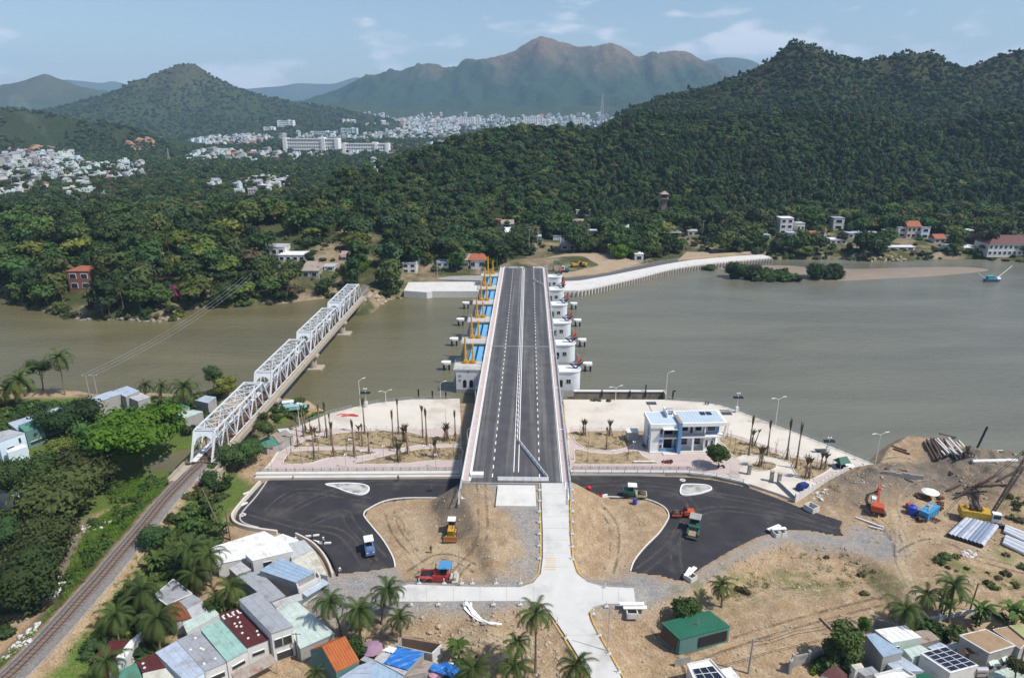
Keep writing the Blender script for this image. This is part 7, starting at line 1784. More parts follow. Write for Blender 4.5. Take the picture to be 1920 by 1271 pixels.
for i,(px,py,rz,L_)in enumerate(((576,1006,.2,5),(594,1016,-.35,4),(600,1019,.05,4.6),(455,947,.9,2.4),(462,925,.8,1.6))):
 t=thing('kerb_piece',['long white kerb piece behind the white roofs','white kerb piece crossing another near the worker in white','white kerb piece lying near the worker in white','white kerb piece on the left rim of the car park','short white kerb piece on the left rim of the car park'][i],'kerb stone',
W(px,py,LOTZ),rz);P(t,'stone',m_white,lambda m:m.box((0,0,.15),(L_,.32,.3)))
for i,(px,py)in enumerate(((574,890),(455,962),(1280,897),(1286,909))):
 if i==3:continue
 t=thing('manhole',['square pale manhole at the top of the left car park','square manhole on the left rim of the left car park','square pale manhole at the top of the right car park'][i],'manhole',W(px,py+3,LOTZ));P(t,'rim',m_kerb,lambda m:[m.box((x,y,.03),(1.4,.3,.08),r)for x,y,r in((0,-.55,0),(0,.55,
0),(-.55,0,PI/2),(.55,0,PI/2))]);P(t,'lid',m_wall_g,lambda m:m.box((0,0,.02),(.9,.9,.05)))
t=V('ball','big red ball lying on the right car park near the bridge wing wall','ball',1104,918,0,LOTZ);P(t,'shell',mat('ball_red',(.6,.015,.03),.4),lambda m:m.ball((0,0,.5),.55,12,8))
t=V('barrel','blue plastic barrel on the dirt rim below the green drum roller','barrel',1190,945,0);P(t,'drum',mat('barrel_blue',(.03,.06,.35),.45),lambda m:(m.cyl((0,0,0),.5,1.3,12),m.cyl((0,0,.4),.53,.06,12),m.cyl((0,0,.85),.53,.06,12)));P(t,'cap',m_blue_d,lambda m:m.cyl((0,0,1.3),.45,.05,12))
for i,(px,m_,lab)in enumerate(((1124,p_red,'red end of plastic barriers on the kerb left of the roller'),(1134,m_white,'white plastic barrier between the red and pale ones on the kerb'),(1128,p_red,'second red plastic barrier on the kerb'))):
 t=thing('plastic_barrier',lab,'barrier',W(px,932,LOTZ),.05);P(t,'body',m_,lambda m:m.box((0,0,.45),(1.2,.5,.8),topy=.4,top=1))
t=V('wall','broken dark concrete wall standing on the dirt heap','wall',1690,895,-.28);P(t,'wall_piece',m_wall_g,lambda m:[m.box((x,x*.03,.5+.15*(i%2)),(1.5,.35,1.4-.15*(i%3)))for i,x in enumerate((-3.6,-2.1,-.6,.9,2.4,3.9))])
def rocks(name,label,polys,n,s0,s1,m,seed,zf=gh,z=0,fz=None):
 r=np.random.RandomState(seed);vs,fs=[],[];k=0
 mb=MB()
 for p in polys:
  Q=WP(p,z)if fz is None else p;xs=[q[0]for q in Q];ys=[q[1]for q in Q];c=0
  while c<n//len(polys):
   X,Y=r.uniform(min(xs),max(xs),200),r.uniform(min(ys),max(ys),200);ok=sdist(Q,X,Y)>0
   for x,y in zip(X[ok],Y[ok]):
    if c>=n//len(polys):break
    s=s0+(s1-s0)*r.rand()**3;zz=float(zf(x,y));o=len(mb.v);mb.ball((x,y,zz+s*.15),(s*r.uniform(.7,1.3),s*r.uniform(.7,1.3),s*r.uniform(.45,.9)),5,4)
    for j in range(o,len(mb.v)):v=mb.v[j];mb.v[j]=(v[0]+r.uniform(-.25,.25)*s,v[1]+r.uniform(-.25,.25)*s,v[2]+r.uniform(-.2,.2)*s)
    c+=1
 return stuff(mb.build(name,m),label,'rubble')
m_rock=mat('rubble_stone',(.36,.29,.21),.95,.25,1.5,fine=.2);m_rockg=mat('rubble_grey',(.24,.225,.205),.95,.25,1.5);m_trash=mat('trash_white',(.55,.54,.52),.8,.3,4)
rocks('rubble','stones strewn over the dirt slope below the concrete side road',[[(770,1150),(990,1150),(1040,1200),(1080,1271),(1000,1271),(780,1200)]],420,.10,.55,m_rock,1);rocks('rubble','small stones on the embankments beside the ramp',[[(700,945),(860,945),(1010,1060),(800,1080),(720,1000)],[(1080,
950),(1230,950),(1200,1050),(1100,1080)]],500,.06,.3,m_rock,2);rocks('rubble','stones and clods on the dry field and the building site',[[(1200,1150),(1700,1110),(1690,1190),(1500,1230),(1200,1271)],[(1540,900),(1900,940),(1880,1050),(1620,1010)],[(1300,1060),(1480,1010),(1640,1030),(1500,1100)]],900,
.05,.35,m_rock,3);rocks('rubble','dark clods on the muddy heaps by the river',[[(1780,870),(1920,870),(1920,960),(1800,930)],[(1600,890),(1700,880),(1700,930),(1580,930)]],260,.08,.42,m_rock,4);rocks('rubble','pale rubbish scattered on the bank left of the rails',[[(0,975),(60,990),(30,1060),(-20,1060)],
[(130,975),(250,940),(240,955),(140,990)],[(105,1060),(150,1060),(120,1110),(90,1100)],[(20,1180),(80,1160),(60,1240),(0,1240)],[(230,1230),(300,1240),(280,1271),(220,1271)]],420,.1,.5,m_trash,5)
rocks('rubble','white rubbish bags beside the boundary wall',[[(1520,925),(1555,920),(1550,935),(1525,938)],[(1800,1040),(1830,1040),(1830,1055),(1800,1055)]],60,.15,.6,m_trash,6)
mk0=None
RM=[WR(1016,y)for y in(918,938,958,978,1000,1022,1046)]+[WR(1068,y)for y in(918,938,958,978,1000,1024,1048)]+[WR(x,1097)for x in(785,832,865,885,930,976)]+[WR(x,1129)for x in(770,822,872,925,975)]+[WR(1135,1102),WR(1137,1136),WR(1112,1150),WR(1124,1190),WR(1142,1225),WR(1160,1260),WR(1046,1165),WR(1062,
1195)]
for i,p in enumerate(RM):
 u,v=duv(p[0],p[1]);on_ramp=i<14
 lab='white marker post along %s'%('the left edge of the ramp' if i<7 else 'the right edge of the ramp' if i<14 else 'the cross road, upper edge' if i<20 else 'the cross road, lower edge' if i<25 else 'the lower road fork')
 g='marker posts along '+lab[25:]
 p=(p[0]+(-.55 if i<7 else.55 if i<14 else 0),p[1]+(.6 if 13<i<20 else-.5 if 19<i<25 else 0),p[2]-.15)
 if mk0 is None:
  mk0=t=thing('marker_post',lab,'marker post',p,0,g);P(t,'post',m_whited,lambda m:m.cyl((0,0,0),.085,1.25,7));P(t,'foot',m_conc_w,lambda m:m.box((0,0,.12),(.85,.5,.3),top=.8))
 else:copy_tree(mk0,p,0,lab,g)
t=thing('sheet','long crumpled white plastic sheet trailing down the dirt slope','plastic sheet',G(872,1130));o_=t.location
sp_=[G(*q,.15)-o_ for q in((872,1131),(874,1142),(882,1153),(897,1164),(915,1170),(930,1172))]
P(t,'plastic',m_white,lambda m:[strip([(q.x+rd_.uniform(-.3,.3)+k*.4,q.y,q.z+.15*(k%2))for q in sp_],.45,.12,mb=m)for k in range(3)])
def pole(lab,px,py,h,lean=(0,0),arms=0,m=M_BARK,r=.13):
 b=G(px,py);t=thing('utility_pole',lab,'pole',b);P(t,'shaft',m,lambda q:q.tube([(0,0,-.3),(lean[0],lean[1],h)],[r*1.2,r*.8],7))
 for k in range(arms):P(t,'cross_arm',m,lambda q:q.box((lean[0],lean[1],h-.3-k*.7),(1.6,.12,.14)))
 return t
pole('bare timber pole leaning over the path left of the car park',420,1004,11,(-3.6,1),r=.17);pole('upright dark pole beside the white flat roofs',432,1012,7.5,(-.15,0));pole('concrete power pole with transformer at the dirt lane by the garden wall',1403,1262,7.0,(.1,0),1,m_wall_g,.17);pole('thin dark pole behind the three palms at the right',
1818,1145,6,(.3,0),0);pole('grey pole standing in front of the green roofed shed',1305,1205,5.2,(.05,0),0,m_steel,.08);pole('grey lamp pole beside the lower road',1138,1222,9,(.1,0),0,m_steel,.07);pole('slim lamp pole behind the dark red paver',862,1098,8,(0,.1),0,m_steel,.07);pole('house corner power pole by the balcony tower house',
561,1235,5.5,(0,0),1,m_wall_g,.13)
hp=G(176,745);t=thing('power_pylon','double timber power pylon with crossbar at the river on the left','power pylon',hp,.1)
P(t,'post',m_oldconc,lambda q:q.tube([(-1.2,0,-.5),(-1.2,0,7.6)],.16,7));P(t,'post',m_oldconc,lambda q:q.tube([(1.2,0,-.5),(1.2,0,7.6)],.16,7));P(t,'crossbar',m_steel,lambda q:q.box((0,0,7.5),(4.6,.16,.16)));P(t,'insulator',m_whited,lambda q:[q.cyl((x,0,7.55),.08,.4,6)for x in(-2.1,-.1,.5,2.1)])
fe=F(470,563);wires=[]
t=thing('power_line','thin sagging power lines crossing the river to the wooded point','power line',(hp.x,hp.y,0))
for k in(-2.1,0,2.1):
 a=Vector((hp.x+k,hp.y,hp.z+7.9));b=Vector((fe.x+k,fe.y,fe.z+11));pts=[a.lerp(b,q)-Vector((0,0,6*4*q*(1-q)*.5))-t.location for q in np.linspace(0,1,14)]
 P(t,'wire',m_steel,lambda q:q.tube(pts,.045,4))
t=thing('power_line','thin dark cables strung along the dirt lane by the garden wall','power line',G(1403,1262));o_=t.location
for dz in(5.6,6.3):P(t,'wire',m_black,lambda q:q.tube([G(*a,d+dz)-o_ for a,d in(((1403,1262),0),((1440,1250),-.6),((1485,1236),-.3),((1530,1225),-.7),((1600,1210),0))],.05,4))
def track_mat(name,col,a0,a1):
 m=mat(name,col,.95,.25,.8);nt=m.node_tree;L=nt.links;b=nt.nodes['Principled BSDF']
 z=_n(nt,'ShaderNodeTexNoise',Scale=.45,Detail=7.0,Roughness=.7);L.new(_n(nt,'ShaderNodeNewGeometry').outputs['Position'],z.inputs['Vector']);r=_n(nt,'ShaderNodeMapRange');r.inputs['From Min'].default_value=.36;r.inputs['From Max'].default_value=.66;r.inputs['To Min'].default_value=a0;r.inputs['To Max'].default_value=a1;L.new(z.outputs['Fac'],
r.inputs['Value']);L.new(r.outputs[0],b.inputs['Alpha']);return m
mt_p,mt_d,mt_a=track_mat('track_pale',(.42,.34,.235),0.,.8),track_mat('track_dark',(.12,.09,.06),0.,.6),track_mat('track_dust',(.17,.15,.125),0.,.42)
for i,(ln,m,lot)in enumerate([([(1640,1020),(1668,985),(1690,1000),(1692,1050),(1705,1085),(1730,1125)],mt_p,0),([(1655,1020),(1680,985),(1675,940),(1700,905),(1760,890)],mt_p,0),([(1600,890),(1650,868),(1700,862),(1760,900),(1810,935)],mt_d,0),([(1690,1040),(1750,1015),(1830,1045),(1920,1070)],mt_d,
0),([(1560,905),(1620,950),(1680,1010),(1690,1060)],mt_d,0),([(1330,1150),(1450,1110),(1600,1095),(1700,1080)],mt_p,0),([(1290,1235),(1420,1190),(1560,1150),(1680,1120)],mt_d,0),([(1210,1160),(1280,1230),(1300,1280)],mt_d,0),([(770,1075),(820,1045),(860,1050),(900,1070)],mt_d,0),([(745,955),(770,985),
(765,1030),(800,1070)],mt_p,0),([(730,960),(745,1000),(780,1040)],mt_d,0),([(900,915),(905,960),(900,1020),(850,1080)],mt_d,0),([(1120,945),(1150,985),(1150,1040),(1140,1075)],mt_d,0),([(1180,955),(1195,990),(1170,1050),(1160,1080)],mt_p,0),([(640,1190),(760,1185),(900,1195),(1000,1215)],mt_p,0),([(500,
960),(560,920),(680,935),(690,940)],mt_a,1),([(470,960),(560,985),(640,1000),(690,1060)],mt_a,1),([(560,990),(640,960),(660,985),(720,1050)],mt_a,1),([(840,905),(700,905),(600,930),(520,970)],mt_a,1),([(1080,910),(1200,905),(1330,925),(1460,950),(1560,985)],mt_a,1),([(1270,1075),(1270,1000),(1330,955),
(1450,965),(1570,995)],mt_a,1),([(1200,1070),(1260,1020),(1300,960),(1260,920),(1150,915)],mt_a,1)]):
 q=resample([G(*p)if not lot else Vector(W(*p,LOTZ))for p in smooth(ln,5)],.8)
 q=[Vector((p.x,p.y,(float(gh(p.x,p.y))+.07)if not lot else LOTZ+.008))for p in q];mb=MB()
 for o_ in(-.95,.95):strip(q,.55,off=o_,mb=mb)
 struct(mb.build('wheel_track',m))
 # houses in the foreground
def ZT(k,x,y):
 a,b,s={'L':(160,980,4),'M':(560,1060,5.647),'R':(1560,1060,5.333),'C':(1180,1060,4.8),'W':(0,680,5.647)}[k]
 return a+x/s,b+y/s
m_hw=mat('render_white',(.60,.60,.58),.85,.12,.6,col2=(.36,.35,.32),c2=(.52,.72),s2=.6,fine=.06);m_hg=mat('render_grey',(.33,.325,.31),.9,.18,.5,col2=(.2,.195,.185),c2=(.5,.7),s2=.5);m_hbl=mat('render_pale_blue',(.55,.66,.74),.85,.06,.6);m_hteal=mat('render_teal',(.10,.2,.19),.85,.1,.6);m_hmint=mat('render_mint',
(.52,.62,.55),.85,.1,.6)
def roofm(n,c,r=.5,v=.16,c2=None):return mat('roof_'+n,tuple(q*.86 for q in c),r,v,.8,col2=c2 or(c[0]*.58+.03,c[1]*.52+.02,c[2]*.47+.015),c2=(.5,.74),s2=.42,spec=.4,fine=.09,bscale=3)
RM_={'w':roofm('white',(.80,.80,.80),.7),'g':roofm('grey',(.36,.38,.41)),'lb':roofm('lavender',(.45,.52,.62)),'pg':roofm('pale_green',(.53,.63,.58)),'mint':roofm('mint',(.33,.52,.46)),'dr':roofm('dark_red',(.10,.022,.022),.6),'blue':roofm('steel_blue',(.32,.43,.55)),'cr':roofm('cream',(.62,.61,.52),
.6),'gr':roofm('green',(.015,.13,.075),.5),'rust':roofm('rusty',(.36,.3,.26),.8,.2,(.2,.07,.04)),'br':roofm('brown',(.36,.25,.15),.8),'ol':roofm('olive',(.36,.37,.17),.7),'or':roofm('orange_tile',(.52,.16,.05),.8,.15),'ts':roofm('old_tile',(.36,.12,.06),.85,.3),'teal':roofm('teal',(.10,.27,.2)),'lg':roofm('light_grey',
(.5,.51,.53))}
WALLS={'w':m_hw,'g':m_hg,'b':m_hbl,'t':m_hteal,'m':m_hmint}
def lerp4(q,u,v):return q[0].lerp(q[1],u).lerp(q[3].lerp(q[2],u),v)
def house(lab,k,pts,z,wall='w',roof='w',rib=1.0,wins=(),name='house',cat='house',tiles=False,awn=False,zb=None,para=0.0,skyl=0):
 zs=z if isinstance(z,(list,tuple))else[z]*len(pts)
 Q=[Vector(W(*ZT(k,*p),q))for p,q in zip(pts,zs)]
 o=sum(Q,Vector())/len(Q);o.z=zb if zb is not None else min(float(gh(q.x,q.y))for q in Q)
 t=thing(name,lab,cat,o);Q=[q-o for q in Q]
 a=sum(Q[i].x*Q[(i+1)%len(Q)].y-Q[(i+1)%len(Q)].x*Q[i].y for i in range(len(Q)))
 n=len(Q)
 c=sum(Q,Vector())/n
 if not awn:
  mb=MB();B_=[q.lerp(c,.025)for q in Q]
  mb.add([(q.x,q.y,-.4)for q in B_]+[(q.x,q.y,q.z-.02)for q in B_],[tuple(((i,(i+1)%n,n+(i+1)%n,n+i)if a>0 else(n+i,n+(i+1)%n,(i+1)%n,i)))for i in range(n)]);mb.build('wall',WALLS[wall],t)
 else:P(t,'post',m_steel,lambda m:[m.box((q.x*.94,q.y*.94,q.z/2),(.1,.1,q.z))for q in Q])
 mb=MB();up=Vector((0,0,.12))
 mb.add(Q+[q+up for q in Q],[tuple(range(n))[::-1]if a>0 else tuple(range(n)),tuple(range(n,2*n))if a>0 else tuple(range(n,2*n))[::-1]]+[(i,(i+1)%n,n+(i+1)%n,n+i)if a>0 else(n+i,n+(i+1)%n,(i+1)%n,i)for i in range(n)])
 if rib and n==4 and not tiles:
  m_=int((Q[1]-Q[0]).length/rib)
  for i in range(1,m_):mb.bar(lerp4(Q,i/m_,0)+up*1.1,lerp4(Q,i/m_,1)+up*1.1,.07,.06)
 r=mb.build('roof',RM_[roof],t)
 if tiles:
  nu,nv=int((Q[1]-Q[0]).length/.42),int((Q[2]-Q[1]).length/.4);mb=MB()
  for i in range(nu):
   for j in range(nv):
    A,B2,C,D_=[lerp4(Q,(i+u)/nu,(j+v)/nv)for u,v in((.04,0),(.96,0),(.96,1.05),(.04,1.05))];h1,h2,hm=up*1.15,up*1.75,up*.75
    mb.add([A+h1,A.lerp(B2,.5)+h1+hm,B2+h1,C+h2,D_.lerp(C,.5)+h2+hm,D_+h2],[(0,1,4,5),(1,2,3,4),(5,4,3)])
  mb.build('tile',RM_[roof],r)['kind']='stuff'
 if para:
  for i in range(n):P(t,'parapet',m_hw,lambda m:m.bar(Q[i]+Vector((0,0,para/2)),Q[(i+1)%n]+Vector((0,0,para/2)),.2,para))
 if 'skylight caps' in lab:
  for i in range(4):
   for u0,v0,u1,v1 in((.08,.07,.08,.17),(.08,.07,.2,.07))if i%2==0 else((.1,.06,.1,.16),(.1,.16,.22,.16)):P(t,'white_mark',m_whited,lambda m:m.bar(lerp4(Q,u0+i*.24,v0)+up*1.2,lerp4(Q,u1+i*.24,v1)+up*1.2,.28,.05))
 for i in range(skyl):
  q=lerp4(Q,rnd.uniform(.15,.85),rnd.uniform(.15,.85));P(t,'roof_cap',m_white,lambda m:m.box((q.x,q.y,q.z+.2),(.3,.3,.18)))
 for(e,f0,f1,z0,z1)in wins:
  p,q=Q[e],Q[(e+1)%n];d=(q-p);d.z=0;d.normalize();nn=Vector((d.y,-d.x,0))*(1 if a>0 else-1)
  A,B2=p.lerp(q,f0)+nn*.0,p.lerp(q,f1)+nn*.0;zm=(z0+z1)/2;pull=(c-(A+B2)/2)*.018
  f=P(t,'window',m_white,lambda m:m.bar(Vector((A.x,A.y,zm))+pull,Vector((B2.x,B2.y,zm))+pull,.14,z1-z0+.2));P(f,'pane',m_glass,lambda m:m.bar(Vector((A.x,A.y,zm))+nn*.08+pull,Vector((B2.x,B2.y,zm))+nn*.08+pull,.06,z1-z0))
 return t,Q
HL=[('big white flat roofed house with stepped roofs beside the left car park',[(930,190),(1340,62),(1420,108),(1480,84),(1600,130),(1545,198),(1190,272),(985,314)],.9,'w','w',{'wins':[(7,.3,.6,.8,1.8)]}),('raised white roof block with dark red window on the white house',[(1195,236),(1520,158),(1560,
215),(1252,288)],2.3,'w','w',{'wins':[(2,.55,.75,2.6,3.8),(3,.3,.6,2.6,3.8)]}),('white ribbed roof next to the curved kerb wall',[(1505,160),(1640,130),(1712,200),(1545,268)],1.2,'w','lg',{}),('cream roofed house bounded by the curved kerb wall',[(1545,290),(1722,210),(1818,400),(1690,372)],.7,'w','cr',
{'rib':1.4}),('house with steel blue ribbed roof on grey walls',[(1305,358),(1470,262),(1722,372),(1580,450)],[2.3,2.5,2.3,2.1],'g','blue',{'rib':.9}),('white balcony terrace in front of the steel blue roof',[(1582,455),(1740,392),(1765,432),(1602,522)],.9,'w','lg',{'para':.9}),('pale blue awning roof at the lower end of the terrace',
[(1615,520),(1780,420),(1830,452),(1662,556)],.2,'w','lb',{'awn':True}),('white slatted canopy beside the raised white block',[(1075,342),(1170,296),(1245,352),(1138,398)],.8,'g','lg',{}),('house with large plain grey roof between palms and blue roof',[(1145,402),(1300,358),(1502,550),(1385,596)],1.0,
'g','g',{'rib':1.3}),('low grey roof below the large plain grey one',[(1395,597),(1600,532),(1632,577),(1432,642)],.5,'g','lg',{}),('house with wide pale green roof left of the lower palms',[(1432,642),(1590,592),(1872,832),(1612,946)],[1.2,1.2,.6,.6],'g','pg',{'rib':1.2}),('tall narrow house with grey roof, red edge and white balcony',
[(1150,577),(1300,518),(1560,776),(1395,832)],3.6,'w','g',{'rib':1.5,'wins':[(2,.12,.5,3.0,4.6),(2,.56,.9,3.0,4.6),(2,.15,.85,.4,1.8)]}),('house with dark red roof dotted with skylight caps',[(1000,690),(1150,635),(1377,876),(1215,937)],1.9,'w','dr',{'skyl':9,'wins':[(2,.25,.8,2.2,2.8)]}),('house with mint green roof in the front row',
[(860,796),(1010,728),(1220,956),(1062,1042)],1.7,'w','mint',{'wins':[(2,.2,.8,2.0,2.6)]}),('house with stained grey roof in the front row',[(685,882),(850,808),(1060,1046),(895,1116)],1.5,'w','g',{'skyl':6,'wins':[(2,.15,.8,1.6,2.4)]}),('house with lavender blue roof in the front row',[(525,976),(690,
884),(895,1120),(760,1200)],1.4,'b','lb',{'rib':1.1}),('house with lower dark red roof above the teal gable',[(385,1050),(525,976),(602,1086),(430,1124)],1.2,'w','dr',{'skyl':2}),('teal gabled house at the bottom edge',[(252,1112),(382,1050),(440,1190),(255,1210)],1.0,'t','teal',{}),('cream roof at the bottom edge below the dark red one',
[(430,1130),(600,1088),(690,1190),(440,1210)],.9,'w','cr',{}),('dark red roof with white gable wall at lower left',[(48,1015),(190,885),(335,880),(172,1082)],.9,'w','dr',{}),('white walled house with pale roof beside the lower left dark red one',[(172,1082),(335,885),(440,800),(250,1100)],.8,'w','w',
{}),('grey flat roof among the palms with a light upper edge',[(515,546),(660,425),(800,532),(612,617)],1.0,'g','g',{'rib':0,'para':.15}),('smaller grey flat roof joined to the one among the palms',[(708,592),(802,536),(880,580),(762,646)],.8,'w','g',{'rib':0}),('old orange tiled roof among the palms',
[(565,656),(705,590),(795,716),(655,750)],[.9,1.4,.9,.5],'w','ts',{'tiles':True}),('white patch of roof right of the old orange tiles',[(762,650),(880,596),(922,660),(800,716)],.6,'w','lg',{}),('long pale green roof joining the old tiles and the dark red roof',[(728,752),(960,640),(1008,690),(762,826)],
.7,'w','pg',{}),]
for lab,pts,z,wl_,rf,kw in HL:house(lab,'L',pts,z,wl_,rf,**kw)
t,Q=house('row of rusty corrugated awnings along the alley','L',[(1090,1135),(1392,985),(1440,1046),(1145,1200)],[.3,.3,-.1,-.1],roof='rust',awn=True,name='awning',cat='awning',rib=.8)
t,Q=house('orange tiled gable house with teal wall at the bottom edge','M',[(245,866),(495,755),(645,1016),(395,1132)],[2.3,2.3,.9,.9],'t','or',tiles=True,wins=[(2,.5,.7,.8,1.6)])
house('hidden back slope of the orange tiled house','M',[(120,900),(370,790),(495,755),(245,866)],[.9,.9,2.3,2.3],'t','or',tiles=True,name='house_wing')
RL=[('M','pale blue roof with a ridge at the bottom edge',[(430,1192),(640,1060),(790,1006),(760,1210)],[.3,.5,1.0,1.0],'b','lb',{}),('M','pale blue wing sloping right of the ridge at the bottom edge',[(790,1006),(1112,1172),(1100,1220),(760,1215)],[1.0,.3,.3,1.0],'b','blue',{}),('M','grey sheet roof partly covered by the larger blue tarpaulin',
[(800,1002),(960,855),(1332,920),(1112,1162)],.6,'g','lg',{}),('M','worn grey lean-to roof right of the larger blue tarpaulin',[(1130,1182),(1332,1000),(1432,1030),(1345,1135)],.1,'g','rust',{}),('M','small grey roof beside the purple umbrella',[(650,1000),(700,960),(800,1000),(760,1045)],-.2,'g','g',
{}),('M','white roof piece behind the loose blue tarpaulins',[(1550,1060),(1620,1020),(1745,1065),(1670,1115)],-.2,'g','w',{}),('R','house with bright white roof below the three palms',[(425,646),(730,600),(897,722),(596,776)],1.6,'m','w',{'wins':[(2,.72,.82,2.2,3.0)]}),('R','tall house with blue grey roof beside the garden tree',
[(335,692),(428,680),(712,866),(512,918)],2.3,'g','blue',{}),('R','low lavender roof below the blue grey roofed house',[(520,957),(692,906),(922,1060),(640,1062)],.6,'w','lb',{'rib':1.3}),('R','small pale green ribbed roof beside the solar roof',[(715,842),(880,795),(976,852),(802,942)],.9,'m','pg',
{}),('R','grey shed roof behind the solar panels',[(950,820),(1080,770),(1170,815),(1010,850)],.5,'g','lb',{}),('R','grey green shed roof left of the brown roofed house',[(1130,800),(1265,755),(1262,830),(1200,850)],-.2,'g','pg',{}),('R','white house carrying fifteen dark solar panels',[(878,878),(1130,
810),(1466,1002),(1182,1078)],2.0,'w','w',{'rib':0,'wins':[]}),('R','grey house with brown flat roof and olive rim',[(1275,702),(1540,640),(1832,802),(1572,878)],2.9,'g','br',{'rib':0,'para':.14,'wins':[(3,.55,.68,2.2,3.6),(2,.68,.86,1.8,3.0),(2,.18,.36,1.8,3.0)]}),('R','second brown flat roof at the right edge',
[(1610,642),(1760,614),(1960,742),(1882,832)],2.7,'g','br',{'rib':0,'para':.1}),('R','olive roofed house cut by the right edge',[(1766,602),(1920,588),(2050,640),(1960,760)],3.0,'g','ol',{'rib':0}),('R','mint low roof at the lower right corner',[(1560,1080),(1880,985),(1990,1060),(1640,1150)],-.6,'m',
'pg',{}),('R','green roof strip at the bottom edge right of the white parapets',[(720,1120),(920,1075),(1040,1130),(800,1190)],.3,'w','gr',{}),('R','white parapet terrace at the bottom edge',[(420,1112),(700,1040),(830,1120),(480,1190)],.5,'w','w',{'para':.5}),('R','rusty patchwork roof beside the white sheet heap',
[(830,660),(960,640),(1080,740),(880,790)],-.3,'g','rust',{}),('R','small cream roof beside the dark red gable',[(190,995),(290,975),(322,1025),(235,1046)],.6,'w','cr',{}),('R','dark grey roof right of the dark red gable',[(235,1046),(400,1010),(470,1075),(330,1110)],.1,'g','g',{}),('C','dark red ribbed roof with white rim at the bottom edge',
[(1725,982),(1850,890),(1960,985),(1960,1060)],[.8,1.6,1.0,.6],'w','dr',{'rib':.5}),('C','white flat roofed house with six solar panels at the bottom edge',[(520,898),(725,852),(885,1030),(590,1050)],1.2,'w','w',{'rib':0,'para':.35}),('C','plain white roof beside the solar panel house at the bottom',
[(822,936),(912,915),(1010,1030),(900,1050)],.9,'w','w',{'rib':0}),('W','very long grey roof running along the left river bank',[(85,640),(1180,300),(1290,330),(180,715)],2.6,'g','lb',{'rib':3}),('W','grey gable roof at the far end of the long grey roof',[(1195,300),(1345,248),(1475,300),(1330,365)],
[2.4,3.2,3.2,2.4],'g','lb',{}),('W','white lean-to at the far end of the long grey roof',[(1340,360),(1475,312),(1590,365),(1460,410)],1.9,'g','lg',{}),('W','shed with green ribbed roof in front of the long grey one',[(190,665),(365,608),(460,665),(265,738)],[3.6,3.6,2.8,2.8],'t','teal',{'wins':[(2,
.15,.85,.8,1.8)]}),('W','pale blue house with grey gable roof at the left edge',[(-120,760),(100,710),(265,745),(-20,850)],[4.6,4.6,3.4,3.4],'b','g',{'wins':[(2,.2,.28,3.6,5.0),(2,.5,.75,3.0,3.5)]}),('W','white low porch roof below the pale blue house',[(60,930),(250,860),(290,890),(80,960)],1.2,'b',
'w',{}),('W','pale mint flat roof left of the truss bridge, lower one',[(1865,540),(2050,500),(2150,520),(1960,590)],2.6,'g','pg',{}),('W','teal roof behind the pale mint flat roof',[(1810,500),(1930,440),(2010,470),(1870,530)],2.8,'g','teal',{}),('W','grey roof near the dark round tree at the water',
[(2060,400),(2170,350),(2290,365),(2200,430)],3.0,'g','lb',{}),('W','rust stained pale green roof at the left edge by the dark trees',[(-60,1365),(150,1330),(290,1375),(230,1430)],2.6,'g','pg',{})]
QS={}
for k,lab,pts,z,wl_,rf,kw in RL:QS[lab]=house(lab,k,pts,z,wl_,rf,**kw)
def solar(key,nu,nv,u0,u1,v0,v1,tilt=.12):
 t,Q=QS[key]
 for i in range(nu):
  for j in range(nv):
   A,B2,C,D_=[lerp4(Q,u0+(u1-u0)*(i+a)/nu,v0+(v1-v0)*(j+b)/nv)+Vector((0,0,.22+tilt*0))for a,b in((.03,.03),(.97,.03),(.97,.97),(.03,.97))]
   dn=Vector((0,0,-.06));pn=P(t,'solar_panel',m_white,lambda m:m.add([A,B2,C,D_,A+dn,B2+dn,C+dn,D_+dn],[(0,1,2,3),(0,4,5,1),(1,5,6,2),(2,6,7,3),(3,7,4,0)]))
   cc=(A+B2+C+D_)/4;e=Vector((0,0,.012));P(pn,'cell_sheet',m_panel,lambda m:m.add([q.lerp(cc,.06)+e for q in(A,B2,C,D_)],[(0,1,2,3)]))
solar('white house carrying fifteen dark solar panels',3,5,.06,.97,.04,.97);solar('white flat roofed house with six solar panels at the bottom edge',3,2,.1,.9,.3,.95)
t,Q=QS['grey house with brown flat roof and olive rim']
for e,f in((3,.61),(2,.77),(2,.27)):
 p=Q[e].lerp(Q[(e+1)%4],f);P(t,'window_hood',m_hmint if e==2 else m_rust,lambda m:m.box((p.x*1.02,p.y*1.02-.3,3.4 if e==2 else 3.9),(1.7,1.0,.1),rx=.3))
t,Q=house('shed with dark green corrugated roof standing alone on the dry field','C',[(285,516),(720,405),(912,552),(455,672)],[1.5,1.7,1.0,.9],'t','gr',rib=.6,name='shed',cat='shed')
P(t,'open_front',m_dark,lambda m:m.bar(Q[2].lerp(Q[3],.06)*.995+Vector((0,-.08,-1.5)),Q[2].lerp(Q[3],.62)*.995+Vector((0,-.08,-1.5)),.1,2.0));P(t,'plank_wall',m_rust,lambda m:[m.bar(Q[3].lerp(Q[0],f)*.995+Vector((-.06,0,-1.5)),Q[3].lerp(Q[0],f+.07)*.995+Vector((-.06,0,-1.5)),.08,2.6)for f in np.arange(.15,
.95,.12)]);P(t,'gate_panel',m_steel,lambda m:m.box((-3.2,-5.2,.8),(2.8,.08,1.6),.25))
m_tarp=mat('tarp_blue',(.025,.15,.46),.45,.15,.8,.4,2)
